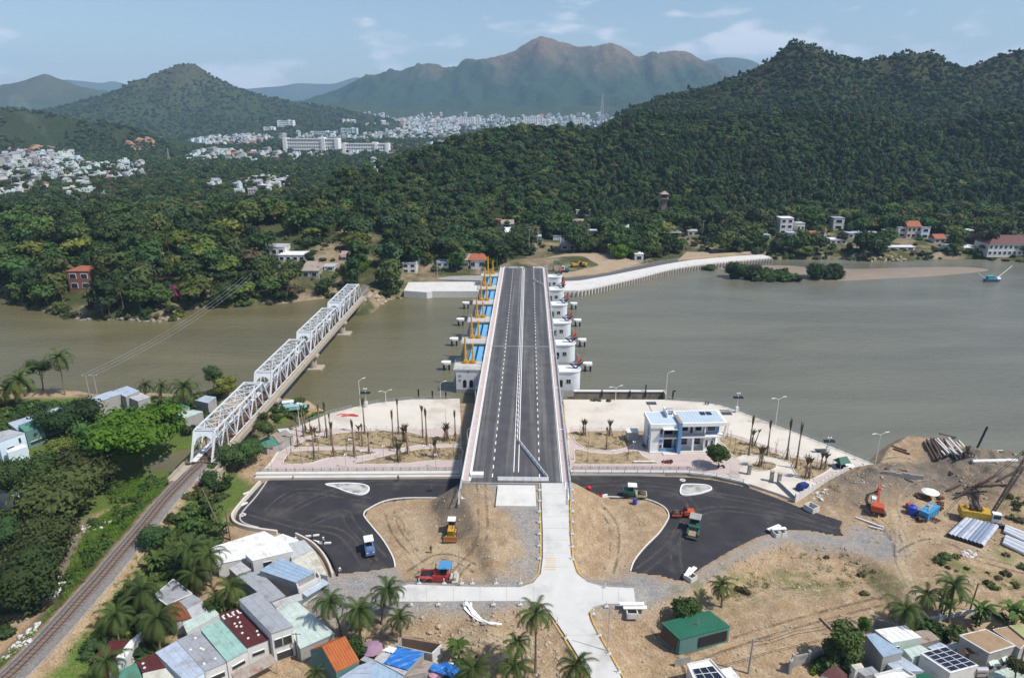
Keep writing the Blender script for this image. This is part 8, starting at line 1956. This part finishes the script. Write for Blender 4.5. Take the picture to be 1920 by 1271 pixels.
def tarp(lab,k,pts,z,m=m_tarp):
 Q=[Vector(W(*ZT(k,*p),z))for p in pts];c=Q[0].copy();t=thing('tarpaulin',lab,'tarpaulin',c);n=9
 V_=[lerp4(Q,i/n,j/n)-c+Vector((0,0,.10+.22*math.sin(i*1.9+j*.6)*math.sin(j*2.3+i*.4)*.6))for j in range(n+1)for i in range(n+1)]
 P(t,'cloth',m,lambda m_:m_.add(V_,[(j*(n+1)+i,j*(n+1)+i+1,(j+1)*(n+1)+i+1,(j+1)*(n+1)+i)for j in range(n)for i in range(n)]))
tarp('larger blue tarpaulin spread over a grey sheet roof','M',[(902,1036),(1040,868),(1332,920),(1160,1110)],.85);tarp('loose blue tarpaulin hanging at the right of the lean-to','M',[(1370,1100),(1430,1030),(1560,1062),(1640,1192)],.1);tarp('blue tarpaulin strip under the white roof piece','M',[(1500,
1035),(1560,1022),(1750,1090),(1650,1160)],-.1);tarp('white plastic sheet on the corner of the larger blue tarpaulin','M',[(880,900),(960,855),(1040,880),(1000,930)],.9,m_white);tarp('white sheet heap beside the rusty patchwork roof','R',[(1070,640),(1110,598),(1180,625),(1170,670)],-1.2,m_white)
umbrella('faded purple umbrella beside the orange tiled house',Vector(W(*ZT('M',780,960),-2.3)),mat('umbrella_purple',(.3,.19,.27),.8),1.9);umbrella('faded pink umbrella under the blue tarpaulins at the bottom edge',Vector(W(*ZT('M',1465,1215),-2.3)),mat('umbrella_pink',(.5,.27,.33),.8),1.4)
b4=[Vector(W(*ZT('M',*p),.4))for p in((1085,762),(1515,832),(1410,932),(1040,850))];c=b4[0].copy();c.z=-2.3;t=thing('unfinished_room','roofless concrete room with brown inner walls behind the blue tarpaulin','building',c)
for i,m in enumerate((mat('inner_brown',(.24,.165,.12),.9),m_hw,m_hg,m_hg)):P(t,'wall',m,lambda mb:mb.bar(b4[i]-c-Vector((0,0,1.3)),b4[(i+1)%4]-c-Vector((0,0,1.3)),.22,2.8))
P(t,'floor',m_hg,lambda m:m.add([(q.x-c.x,q.y-c.y,.05)for q in b4],[(0,1,2,3)]))
def gwall(lab,pts,h,m=m_hg,name='wall'):
 G_=[G(*p)for p in pts];t=thing(name,lab,'wall',G_[0])
 P(t,'wall_body',m,lambda q:[q.bar(a-G_[0]+Vector((0,0,h/2)),b-G_[0]+Vector((0,0,h/2)),.2,h)for a,b in zip(G_,G_[1:])])
 for p in G_:P(t,'pillar',m,lambda q:q.box(p-G_[0]+Vector((0,0,h/2+.2)),(.45,.45,h+.5)))
gwall('weathered grey garden wall with pillars along the dirt lane',[(1480,1262),(1485,1250),(1515,1243),(1540,1236),(1565,1228)],2.2);gwall('old grey wall under the three palms at the right',[(1640,1175),(1690,1185),(1740,1175)],1.6);gwall('pale low wall beside the banana plants at the right',[(1690,
1170),(1760,1165),(1830,1150)],1.2,m_hw)
t=thing('timber_frame','empty square timber frame lying on the dry field','timber frame',G(1580,1178));P(t,'beam',mat('old_timber',(.3,.22,.16),.9),lambda m:[m.box((x,y,.25),(5.2,.3,.3),r)for x,y,r in((0,2,.25),(0,-2,.25),(-2.3,0,1.82),(2.3,0,1.82))])
wt_=Vector(W(1838,1262,.3));t=thing('water_tank','steel water tank lying on a stand by the solar roof house','water tank',wt_);P(t,'barrel',m_tank,lambda m:m.tube([(-.9,0,.8),(.9,0,.8)],.5,12));P(t,'stand',m_steel,lambda m:m.box((0,0,0),(1.4,.8,.6)))
for lab,pts,z,r_ in(('rusty half of the tin shed roof under the truss bridge',[(510,816),(536,806),(550,818),(524,832)],2.2,'rust'),('green half of the tin shed roof under the truss bridge',[(474,832),(506,816),(528,832),(500,840)],2.0,'teal'),('pale green corner roof of the tin sheds by the promenade',
[(520,805),(540,803),(548,812),(530,818)],2.0,'pg')):
 house(lab,'L',[((x-160)*4,(y-980)*4)for x,y in pts],z,'g',r_,name='shed',cat='shed',zb=-.5)
t=thing('boat','small teal and white boat stranded on the green islet','boat',G(548,768),.3);P(t,'hull',mat('hull_teal',(.25,.45,.43),.6),lambda m:m.prism([(-4,-1),(2,-1.2),(4.4,0),(2,1.2),(-4,1)],.3,1.5));P(t,'cabin',m_hbl,lambda m:(m.box((-1,0,2.1),(3,1.6,1.2)),m.box((-1,0,2.8),(3.4,1.9,.12))));P(t,
'deck_gear',m_white,lambda m:[m.box((x,y,1.7),(.8,.5,.5))for x,y in((1.8,.3),(2.6,-.3),(-3.2,.2))])
# the far bank
def pad(name,pts,z,h,m):
 mb=MB();mb.prism(WP(pts,z),z-h,z);return struct(mb.build(name,m))
ZF=.3
pad('embankment',[(757,545),(766,529),(906,528),(903,546),(810,546),(800,548)],ZF,5.5,m_conc_w);pad('access_road',[(820,524),(830,518),(908,516),(907,526)],ZF+.05,1.5,m_wall_g)
EO=[(1058,545),(1085,544),(1110,540),(1150,531),(1200,519),(1260,504),(1320,495),(1380,489),(1447,483)];EI=[(1058,527),(1085,526),(1110,522),(1150,515),(1200,505),(1250,495),(1310,486),(1380,480),(1430,477)]
EOs,EIs=smooth(EO,4),smooth(EI,4)
pad('embankment',EOs+EIs[::-1],ZF,5.5,m_conc_w)
RO=smooth([(x,y-8+i*.3)for i,(x,y)in enumerate(EI)],4);pad('far_road',EIs+RO[::-1],ZF+.03,1.5,mat('far_asphalt',(.10,.10,.105),.85,.1,.3))
pad('far_dirt',[(985,500),(1030,482),(1060,476),(1130,474),(1186,486),(1200,494),(1150,508),(1110,515),(1058,520),(1030,506)],.9,1.2,mat('far_dirt',(.34,.26,.17),.95,.2,.15,col2=(.25,.2,.14),c2=(.5,.7),s2=.06));pad('far_dirt',[(905,508),(980,492),(985,506),(905,516)],1.0,1.2,mat('far_dirt',(.3,.2,.1)));pad('access_road',
[(984,503),(992,486),(1010,484),(1006,503)],ZF+.25,1.2,m_road_c)
pad('far_dirt',[(1270,488),(1300,462),(1320,460),(1330,476),(1438,470),(1436,473)],1.0,1.2,mat('far_dirt',(.3,.2,.1)))
P0_=resample([Vector(q)for q in WP(EOs,ZF)],2.2)
t=thing('sheet_piles','row of dark vertical piles along the curved far embankment','sheet piles',P0_[0]);k_=P(t,'pile',m_oldconc,lambda m:[m.box((p.x-P0_[0].x,p.y-P0_[0].y-.5,-2.6),(.7,.7,4.2))for p in P0_]);k_['kind']='stuff'
railing('railing','white railing posts along the curved far embankment',[(p.x,p.y+.6)for p in P0_],1.1,6,m_whited,ZF,(1.05,));railing('kerb_rail','white kerb line behind the curved far road',WP(RO,ZF),.35,8,m_whited,ZF,(.3,))
rocks('rubble','boulders along the far shore beside the railway bridge',[WP([(695,572),(740,560),(800,550),(805,556),(760,564),(715,574)],WZ),WP([(1590,484),(1650,486),(1700,488),(1700,494),(1600,492)],WZ)],300,.4,1.5,m_rock,11,far_z,fz=1)
def fh(px,py,wp,hp,dep,wall,roof,lab,gable=0,win=2,fl=1,name='house',cat='house',rz=0.0):
 """a house on the far bank: foot (px, py), width and wall height in the photograph"""
 b=F(px,py)if py>330 else F(px,py);y=b.y*_ct-(b.z-CAM_H)*_st;s=FPX/y;w,h=wp/s,hp/s
 t=thing(name,lab,cat,b,rz);P(t,'wall',WALLS.get(wall)or wall,lambda m:m.box((0,dep/2,h/2-.5),(w,dep,h+1)))
 if gable:P(t,'roof',RM_[roof],lambda m:m.add([(-w/2-.4,-.5,h),(w/2+.4,-.5,h),(w/2+.4,dep+.5,h),(-w/2-.4,dep+.5,h),(-w/2+(w*.18 if gable>1 else-.4),dep/2,h+dep*.32),(w/2-(w*.18 if gable>1 else-.4),dep/2,h+dep*.32)],[(0,1,5,4),(2,3,4,5),(1,2,5),(3,0,4),(3,2,1,0)]))
 else:P(t,'roof',RM_[roof],lambda m:m.box((0,dep/2,h+.1),(w+.5,dep+.5,.25)))
 for f in range(fl):
  for i in range(win):
   x=-w/2+w*(i+.5)/win;zz=h*(f+.5)/fl;f_=P(t,'window',m_white,lambda m:m.box((x,-.05,zz),(w/win*.62,.12,h/fl*.55)));P(f_,'pane',m_glass,lambda m:m.box((x,-.1,zz),(w/win*.54,.1,h/fl*.47)))
 return t
for a in[(1473,440,24,30,9,'w','w','white three storey villa with glass front on the right bank',0,2,3),(1500,440,14,20,8,'w','lg','small white block right of the three storey villa'),(1484,447,16,10,6,'w','lb','low white house in front of the three storey villa'),(1527,430,60,8,8,'w','cr','long low white house between the two tall villas',
0,5),(1571,432,20,22,8,'w','g','narrow white house on the slope right of the long low one',0,1,2),(1525,452,13,11,7,'m','ts','small house with pink red roof, left of a pair',1,1),(1541,444,15,10,7,'w','ts','small house with pink red roof, right of a pair',1,1),(1572,458,30,8,8,'w','w','low white shed by the trees on the right bank',
0,3),(1605,448,30,9,8,'w','lb','low blue roofed house left of the pink villa',0,3),(1672,446,18,12,9,'w','w','white wing left of the pink villa',0,2,1),(1690,447,15,19,9,'w','lg','white two storey house left of the pink villa',0,1,2),(1711,448,25,22,10,mat('render_pink',(.6,.46,.4),.85),'ts','pink villa with red gabled roof on the right bank',
1,3,2),(1733,448,16,21,9,'b','lb','pale turquoise house right of the pink villa',0,1,2),(1790,450,36,8,9,'w','lg','low white house left of the yellow one',0,3),(1818,451,22,17,9,mat('render_yellow',(.6,.52,.3),.85),'w','pale yellow house on the right bank',0,2,2),(1842,445,18,16,9,'w','ts','house with dark red hipped roof behind the yellow one',
2,1,2),(1808,474,50,8,12,'w','w','group of low white sheds by the water at the right',0,4),(1905,482,110,22,14,'w','dr','long two storey riverside lodge with wide brown roof at the right edge',2,12,2),(1690,470,50,6,6,'w','w','low white garden pavilion by the right bank water',0,3),(1198,490,16,13,7,
'w','w','white flat roofed kiosk at the bend of the far road',0,1),(1066,470,30,12,10,'g','g','grey roofed house with red band by the far dirt lot',1,2),(1045,452,16,8,9,'w','lb','arched pale shed behind the bridge end, right one',0,0),(1003,455,24,10,9,'g','lb','arched pale shed behind the bridge end, left one',
0,0),(956,446,20,9,9,'w','w','white gabled hut on the slope left of the bridge end',1,1),(934,427,10,14,5,mat('brick_red',(.25,.11,.08),.9),'ts','small red brick tower house on the slope',0,1,1),(950,428,26,6,8,'g','rust','low brown roofed shack on the slope',1,1),(1030,410,20,7,8,'w','lg','pale house among the trees below the hill',
1,1),(1095,405,30,9,9,'w','cr','pale house half hidden on the slope right of the bridge end',0,2),(1215,452,20,8,8,mat('brick_red',(.25,.11,.08)),'ts','red walled hut behind the far road',1,1),(1268,408,14,10,3,'w','w','white billboard like hut near the watch tower',0,0),(1350,420,20,12,8,'g','g','small grey pagoda roofed house in the trees',
2,1),(895,507,34,16,9,'w','ts','house with rose red roof beside the yellow hoists',2,2),(872,508,22,14,9,'g','rust','brown roofed house left of the rose red one',1,1),(768,514,26,19,9,'w','lb','white house with two pale roofs by the railway',0,2,2),(780,494,16,12,7,'w','w','white house half hidden behind the one by the railway',
0,1),(153,547,42,36,12,mat('brick_red',(.25,.11,.08)),'ts','tall brick red building with red roof on the wooded point',0,2,2),(178,470,36,6,12,'g','g','grey thatched hall in the wood on the left',1,0),(582,522,32,14,12,'g','rust','thatched hut by the far water left of the railway',2,2),(515,480,40,16,
10,'w','lg','white villa ruin in the wood on the left',0,3),(548,492,50,12,10,'w','w','lower white terrace of the villa ruin',0,4),(85,465,16,6,8,'g','ts','red roofed hut in the wood at the left',1,0),(24,466,26,5,6,'g','or','bright orange roofed pavilion at the left edge',1,0)]:fh(*a)
for e in EXTRA:fh(e[0],e[1],e[2],e[3],8,e[4],e[5],e[6],1 if e[5]in('rust','ts','pg')else 0,2)
b=F(1243,402);t=thing('watch_tower','slim brown watch tower with pointed roof in front of the forest hill','tower',b);m_br=mat('tower_brown',(.23,.16,.14),.9);P(t,'shaft',m_br,lambda m:m.box((0,0,6),(4,4,13)));P(t,'gallery',m_br,lambda m:m.box((0,0,12.6),(6.6,6.6,1.2)));P(t,'lookout',m_dark,lambda m:m.box((0,
0,14.6),(4,4,3)));P(t,'roof',RM_['rust'],lambda m:m.box((0,0,17.2),(7.2,7.2,2.2),top=.12))
b=F(1250,445);t=thing('greenhouse','large grey netted frame pavilion with white ribs on the far bank','pavilion',b)
Q=[(-10,0,3),(10,0,3),(11,16,3),(-11,16,3),(0,3,9),(0,13,9)];P(t,'netting',mat('netting',(.2,.21,.22),.8),lambda m:m.add(Q,[(0,1,4),(1,2,5,4),(2,3,5),(3,0,4,5)]));P(t,'rib',m_whited,lambda m:[m.bar(Q[i],Q[j],.4)for i,j in((0,1),(1,2),(2,3),(3,0),(0,4),(1,4),(2,5),(3,5),(4,5))]+[m.bar((x*.5,0 if x else 3,
6 if x else 9),(x*.5,16 if x else 13,6 if x else 9),.3)for x in(-10,10)])
for x,y,h,lab in((1101,470,15,'pale pole behind the far dirt lot'),(992,478,16,'tall pole at the far bridge end, left'),(1008,478,17,'tall pole at the far bridge end, right'),(1316,452,14,'lattice power pole by the sandy track on the right bank'),(820,520,9,'lamp pole on the far left embankment'),(932,
500,10,'lamp pole beside the far bridge end'),(1281,482,7,'lamp pole beside the curved far road')):
 b=F(x,y);t=thing('utility_pole',lab,'pole',b);P(t,'shaft',m_wall_g,lambda m:m.tube([(0,0,0),(0,0,h)],[.28,.18],6));P(t,'arm',m_steel,lambda m:m.box((.5,0,h-.3),(2.4,.2,.2)))
def mast(px,py,h,w,lab):
 b=F(px,py,d0=1200);t=thing('antenna_mast',lab,'mast',b);P(t,'lattice',mat('mast_red_white',(.5,.42,.4),.7),lambda m:[m.bar((x*w,y*w,0),(x*w*.15,y*w*.15,h),w*.12)for x in(-1,1)for y in(-1,1)]+[m.bar((-w*(1-.85*q),-w*(1-.85*q),h*q),(w*(1-.85*q),-w*(1-.85*q),h*(q+.06)),w*.1)for q in np.arange(0,.95,.06)])
mast(1128,232,150,9,'tall antenna mast over the distant white town');mast(324,345,24,1.6,'thin white antenna mast on the plain left of centre');mast(874,262,46,4,'grey lattice pylon at the left shoulder of the forest hill')
bp=Vector(W(1860,528,WZ));t=thing('fishing_boat','small blue and white fishing boat with a long white boom on the river','boat',bp,.12)
P(t,'hull',mat('hull_blue',(.05,.14,.3),.5),lambda m:m.add([(-5,-1.1,1.5),(3,-1.4,1.3),(6,0,2.2),(3,1.4,1.3),(-5,1.1,1.5),(-4.4,-.6,-.3),(3,-.6,-.3),(4.6,0,0),(3,.6,-.3),(-4.4,.6,-.3)],[(0,5,6,1),(1,6,7,2),(2,7,8,3),(3,8,9,4),(4,9,5,0),(0,1,2,3,4)]));P(t,'cabin',mat('cabin_teal',(.08,.3,.3),.6),lambda m:(m.box((-1.6,
0,2.3),(3.6,1.8,1.6)),m.box((-1.6,0,3.2),(4.4,2.3,.15))));P(t,'bow_panel',m_white,lambda m:m.box((3.2,0,1.9),(2.4,1.9,.9),top=.7));P(t,'boom',m_white,lambda m:(m.bar((2.5,0,2),(10,0,8.5),.3),m.bar((-4.5,0,2),(-9,.5,5),.16)))
mgm=[]
for i,(px,py,wp,h,lab)in enumerate(((1378,521,30,8.5,'left half of the round mangrove at the left end of the islet'),(1408,523,34,8,'right half of the round mangrove at the left end of the islet'),(1522,522,36,9,'tall mangrove at the right end of the islet, left one'),(1558,522,34,8.5,'tall mangrove at the right end of the islet, right one'),
(1327,505,30,2.6,'small low mangrove by the curved embankment'))):
 b=Vector(W(px,py,WZ));s=FPX/(b.y*_ct+CAM_H*_st);rx=wp/2/s*1.15
 cm,tm=tree_mesh('mangrove',700+i,rx,h*.62,h*.98,16,1700,.5,L_DARK,parts=True,core=.8,spread=.7);t=thing('mangrove',lab,'mangrove',b);link('crown',cm,t);link('trunk',tm,t)
X,Y,r=jgrid(*[W(1420,527,WZ)[0],W(1500,527,WZ)[0],W(1450,527,WZ)[1],W(1450,513,WZ)[1]],3.0,71);scatter('mangrove_hedge','low green mangroves joining the two taller clumps of the islet',P_BUSH[:2],np.stack([X,Y,np.full(X.shape,WZ)],-1),r.uniform(.9,1.3,X.shape),r.uniform(0,6,X.shape),r.randint(0,2,X.shape),
'bushes')
m_tw=mat('town_render',(.5,.5,.49),.85,.1,.1);RM_['w2']=roofm('town_roof',(.5,.5,.5),.8)
def town_proto(i):
 r=random.Random(i);mb=MB();w,d,h=r.uniform(6,15),r.uniform(7,12),r.choice((3.6,4.2,6.8,7.2,10));gb=i%5==4
 mb.box((0,0,h/2-.6),(w,d,h+1.2),mi=0)
 if gb:mb.add([(-w/2-.3,-d/2-.3,h),(w/2+.3,-d/2-.3,h),(w/2+.3,d/2+.3,h),(-w/2-.3,d/2+.3,h),(-w/2-.3,0,h+d*.28),(w/2+.3,0,h+d*.28)],[(0,1,5,4),(2,3,4,5),(1,2,5),(3,0,4)],1)
 else:mb.box((0,0,h+.12),(w+.3,d+.3,.24),mi=1);mb.box((w*.25,d*.1,h+1.2),(w*.35,d*.4,2.2),mi=0)
 for f in range(int(h/3.2)):
  for k in range(int(w/3)):mb.box((-w/2+3*k+1.7,-d/2-.03,1.7+3.2*f),(1.5,.1,1.4),mi=2)
 return mesh_from('town_house',mb.v,mb.f,[(m_tw,m_tw,m_hg,m_hbl,m_tw,m_hmint,m_tw,m_hw)[i%8],RM_[('w','lg','g','lb','w2','w2','lb','w','lg','ts','lg','w2','g','lb','g','w2')[i]],m_glass],mb.m)
TP=[town_proto(i)for i in range(16)]
rt=np.random.RandomState(4);cand=[]
TWN=['left town under the hill','among the groves left of centre','before the groves at the left','around the long school blocks','in the hillside rows left of the school','in the row along the plain road','at the forest edge','by the green field','right of the school blocks','at the field edge']
for ti,(tw,den)in enumerate(zip(TOWNP,(.5,.42,.4,.3,.4,.35,.5,.7,.5,.3))):
 xs=[p[0]for p in tw];ys=[p[1]for p in tw];cell=14 if ti<3 else 17 if ti<8 else 26
 X,Y,r=jgrid(min(xs),max(xs),min(ys),max(ys),cell,80+ti);ok=(sdist(tw,X,Y)>2)&(r.uniform(0,1,X.shape)<den*.9)
 for x,y in zip(X[ok],Y[ok]):
  if ti==3 and sdist(WP([(525,262),(735,262),(735,292),(525,292)],3),np.array([x]),np.array([y]))[0]>-8:continue
  cand.append((math.hypot(x,y),x,y,ti))
_c=np.array([c[1:3]for c in cand]);_k=far_z(_c[:,0],_c[:,1])-plain_z(_c[:,0],_c[:,1])<7;cand=[c for c,q in zip(cand,_k)if q];cand.sort();Zc=far_z(np.array([c[1]for c in cand]),np.array([c[2]for c in cand]))
for i,(d_,x,y,ti)in enumerate(cand[:290]):
 k=rt.randint(0,16);o=link('town_house',TP[k],None,(x,y,Zc[i]),rt.uniform(-.5,.5));o.scale=(.85,.85,.85)
 cn=('white','white','grey','pale blue','white','cream','white','white')[k%8];rn=('white flat','grey flat','dark grey flat','blue grey flat','white flat','white flat','bluish flat','white flat','pale flat','red','pale flat','white flat','dark grey flat','blue grey flat','pale','white flat')[k]
 if k%5==4:rn=rn.replace('flat','gable')
 qx,qy=proj((x,y,Zc[i]));pl=TWN[ti]+(', %s, %s'%('front' if qy>335 else 'middle' if qy>315 else 'upper rows','left edge' if qx<50 else 'left half' if qx<115 else 'centre' if qx<180 else 'right end')if ti==0 else '')
 tag(o,'%s house, %s roof, %s'%(cn,rn,pl),'house','houses '+TWN[ti])
rest=cand[290:];X=np.array([c[1]for c in rest]);Y=np.array([c[2]for c in rest]);Zr=Zc[290:]
X2,Y2,r=jgrid(-1500,1500,2900,5200,30,91);Z2=far_z(X2,Y2);ok,px,py=in_frame(X2,Y2,Z2)
reg=sdist([(640,226),(700,216),(790,214),(900,219),(1000,219),(1100,214),(1180,216),(1160,240),(900,246),(800,242),(720,236),(640,238)],px,py);ok=ok&(reg>-1)&(r.uniform(0,1,X2.shape)<.5)&(vnoise(X2/220,Y2/160,5)>np.where(px<800,.5,.2))
X=np.concatenate([X,X2[ok]]);Y=np.concatenate([Y,Y2[ok]]);Zr=np.concatenate([Zr,Z2[ok]]);r=np.random.RandomState(6)
scatter('distant_town','distant town of countless small white houses at the foot of the mountain',TP,np.stack([X,Y,Zr],-1),r.uniform(.9,1.5,X.shape)*np.where(Y>2600,1.5,1.0),r.uniform(-.6,.6,X.shape),r.randint(0,16,X.shape),'town')
def block(px,py,wp,hp,dep,fl,n,lab,rz=0.0,m=None):
 b=F(px,py,d0=900);s=FPX/(b.y*_ct-(b.z-CAM_H)*_st);w,h=wp/s,hp/s;m=m or m_white;t=thing('building',lab,'building',b,rz)
 P(t,'wall',m,lambda q:q.box((0,dep/2,h/2-1),(w,dep,h+2)));P(t,'roof',RM_['w'],lambda q:(q.box((0,dep/2,h+.3),(w+1,dep+1,.7)),q.box((w*.2,dep/2,h+2),(w*.12,dep*.5,3))))
 for f in range(fl):P(t,'window_band',m_glass,lambda q:[q.box((-w/2+w*(i+.5)/n,-.1,h*(f+.5)/fl),(w/n*.58,.3,h/fl*.36))for i in range(n)])
 for x in(-w/2,w*.24,w/2):P(t,'stair_tower',m,lambda q:q.box((x,dep/2-1,h/2),(w*.07,dep+2.5,h+3)))
block(584,286,100,24,18,4,22,'long white school block with four rows of windows',-.1);block(686,288,82,17,16,3,18,'second long white block right of the school',-.05);block(605,258,42,10,20,3,9,'blue and white block behind the school',0,m_hbl);block(655,254,28,12,20,2,7,'cream hall with red roof behind the school',
0,m_hmint);block(505,250,18,10,20,3,5,'white block on the hillside left of the school');block(536,242,28,14,24,4,7,'stepped white block higher on the hillside');block(880,236,40,14,40,5,9,'large white terraced hospital block in the distant town');block(1000,236,34,16,34,6,8,'wide white apartment block in the distant town');block(1085,
236,18,14,30,5,5,'white tower block in the distant town, right')
sm=bpy.data.materials.new('smoke');sm.use_nodes=True;nt=sm.node_tree;nt.nodes.clear();a_,b_=nt.nodes.new('ShaderNodeOutputMaterial'),nt.nodes.new('ShaderNodeVolumePrincipled');b_.inputs['Color'].default_value=(.93,.95,1,1);b_.inputs['Density'].default_value=.003;nt.links.new(b_.outputs[0],a_.inputs['Volume'])
q=[WD(x,y,1400)for x,y in((107,282),(94,264),(80,246),(62,226),(46,208),(36,196))];mb=MB();_p=smooth(q,4)
for i,p in enumerate(_p):mb.ball([c_+rnd.uniform(-.18,.18)*(6+i)for c_ in p],[(2.5+.62*i)*rnd.uniform(.7,1.3)for _ in range(3)],9,7)
o=mb.build('smoke',sm,smooth=True);stuff(o,'thin pale smoke plume drifting up from the left town','smoke')
for i,(px,py,wp,h,m,lab)in enumerate(((333,566,34,8,L_FUCH,'magenta flowering tree on the shore of the wooded point'),(139,480,26,8,L_FUCH,'magenta flowering bush beside the grey thatched hall'),(206,362,22,8,L_FUCH,'magenta flowering tree among the groves behind the point'),(1160,486,40,9,L_BRI,'bright green tree left of the white kiosk at the far road'),
(1278,476,30,8,L_BRI,'bright green tree beside the sandy track on the right bank'),(680,512,44,9,L_BRI,'bright green tree beside the railway on the far bank'),(1075,452,46,9,L_BRI,'bright green spreading tree behind the far dirt lot'),(1500,482,50,7,L_YEL,'pale green bush on the bank behind the mangrove islet'),
(1130,470,30,9,L_OLIVE,'olive tree at the corner of the far dirt lot'),(110,545,44,10,L_YEL,'yellow green bamboo clump left of the brick red building'),(215,585,50,10,L_YEL,'yellow green bamboo clump on the shore right of the brick red building'),(420,575,44,10,L_OLIVE,'olive tree at the water left of the railway bridge'))):
 b=F(px,py);s=FPX/(b.y*_ct-(b.z-CAM_H)*_st);rx=wp/2/s;cm,tm=tree_mesh('shore_tree',800+i,rx,min(h*.48,rx),h,10,800,.5,m,parts=True);t=thing('shore_tree',lab,'tree',b);link('crown',cm,t);link('trunk',tm,t)
rocks('rubble','dark stones along the shore of the wooded point',[WP([(60,580),(140,597),(300,601),(346,597),(350,580),(420,578),(420,584),(356,588),(348,606),(200,607),(60,588)],WZ)],260,.4,1.3,m_rockg,12,far_z,fz=1)
m_cl=mat('cliff_rock',(.33,.2,.13),.95,.3,.1)
for lab,q in(('reddish bare rock cliff at the right end of the low left hill',[(238,268),(286,266),(290,280),(244,284)]),('reddish cut bank above the left town',[(18,282),(70,276),(130,284),(120,291),(20,291)])):
 rocks('cliff',lab,[[tuple(F(*p,d0=1000))[:2]for p in q]],90,3,10,m_cl,15,far_z,fz=1)
ON_=['first','second','third','fourth','fifth','sixth','seventh','eighth','ninth','tenth']
same={}
for o in COL.objects:
 if o.parent is None and o.get('group'):same.setdefault(o['label'],[]).append(o)
for lab,os_ in same.items():
 n=len(os_)
 if 1<n<21 and len(lab.split())<13:
  xs=[o.location.x for o in os_];ys=[o.location.y for o in os_];ax=0 if max(xs)-min(xs)>.6*(max(ys)-min(ys))else 1
  for i,o in enumerate(sorted(os_,key=lambda o:o.location[ax])):
   e=i<(n+1)//2;q=ON_[i if e else n-1-i]
   o['label']=lab+', '+q+' from the '+(('left' if e else 'right')if ax==0 else('front' if e else 'back'))
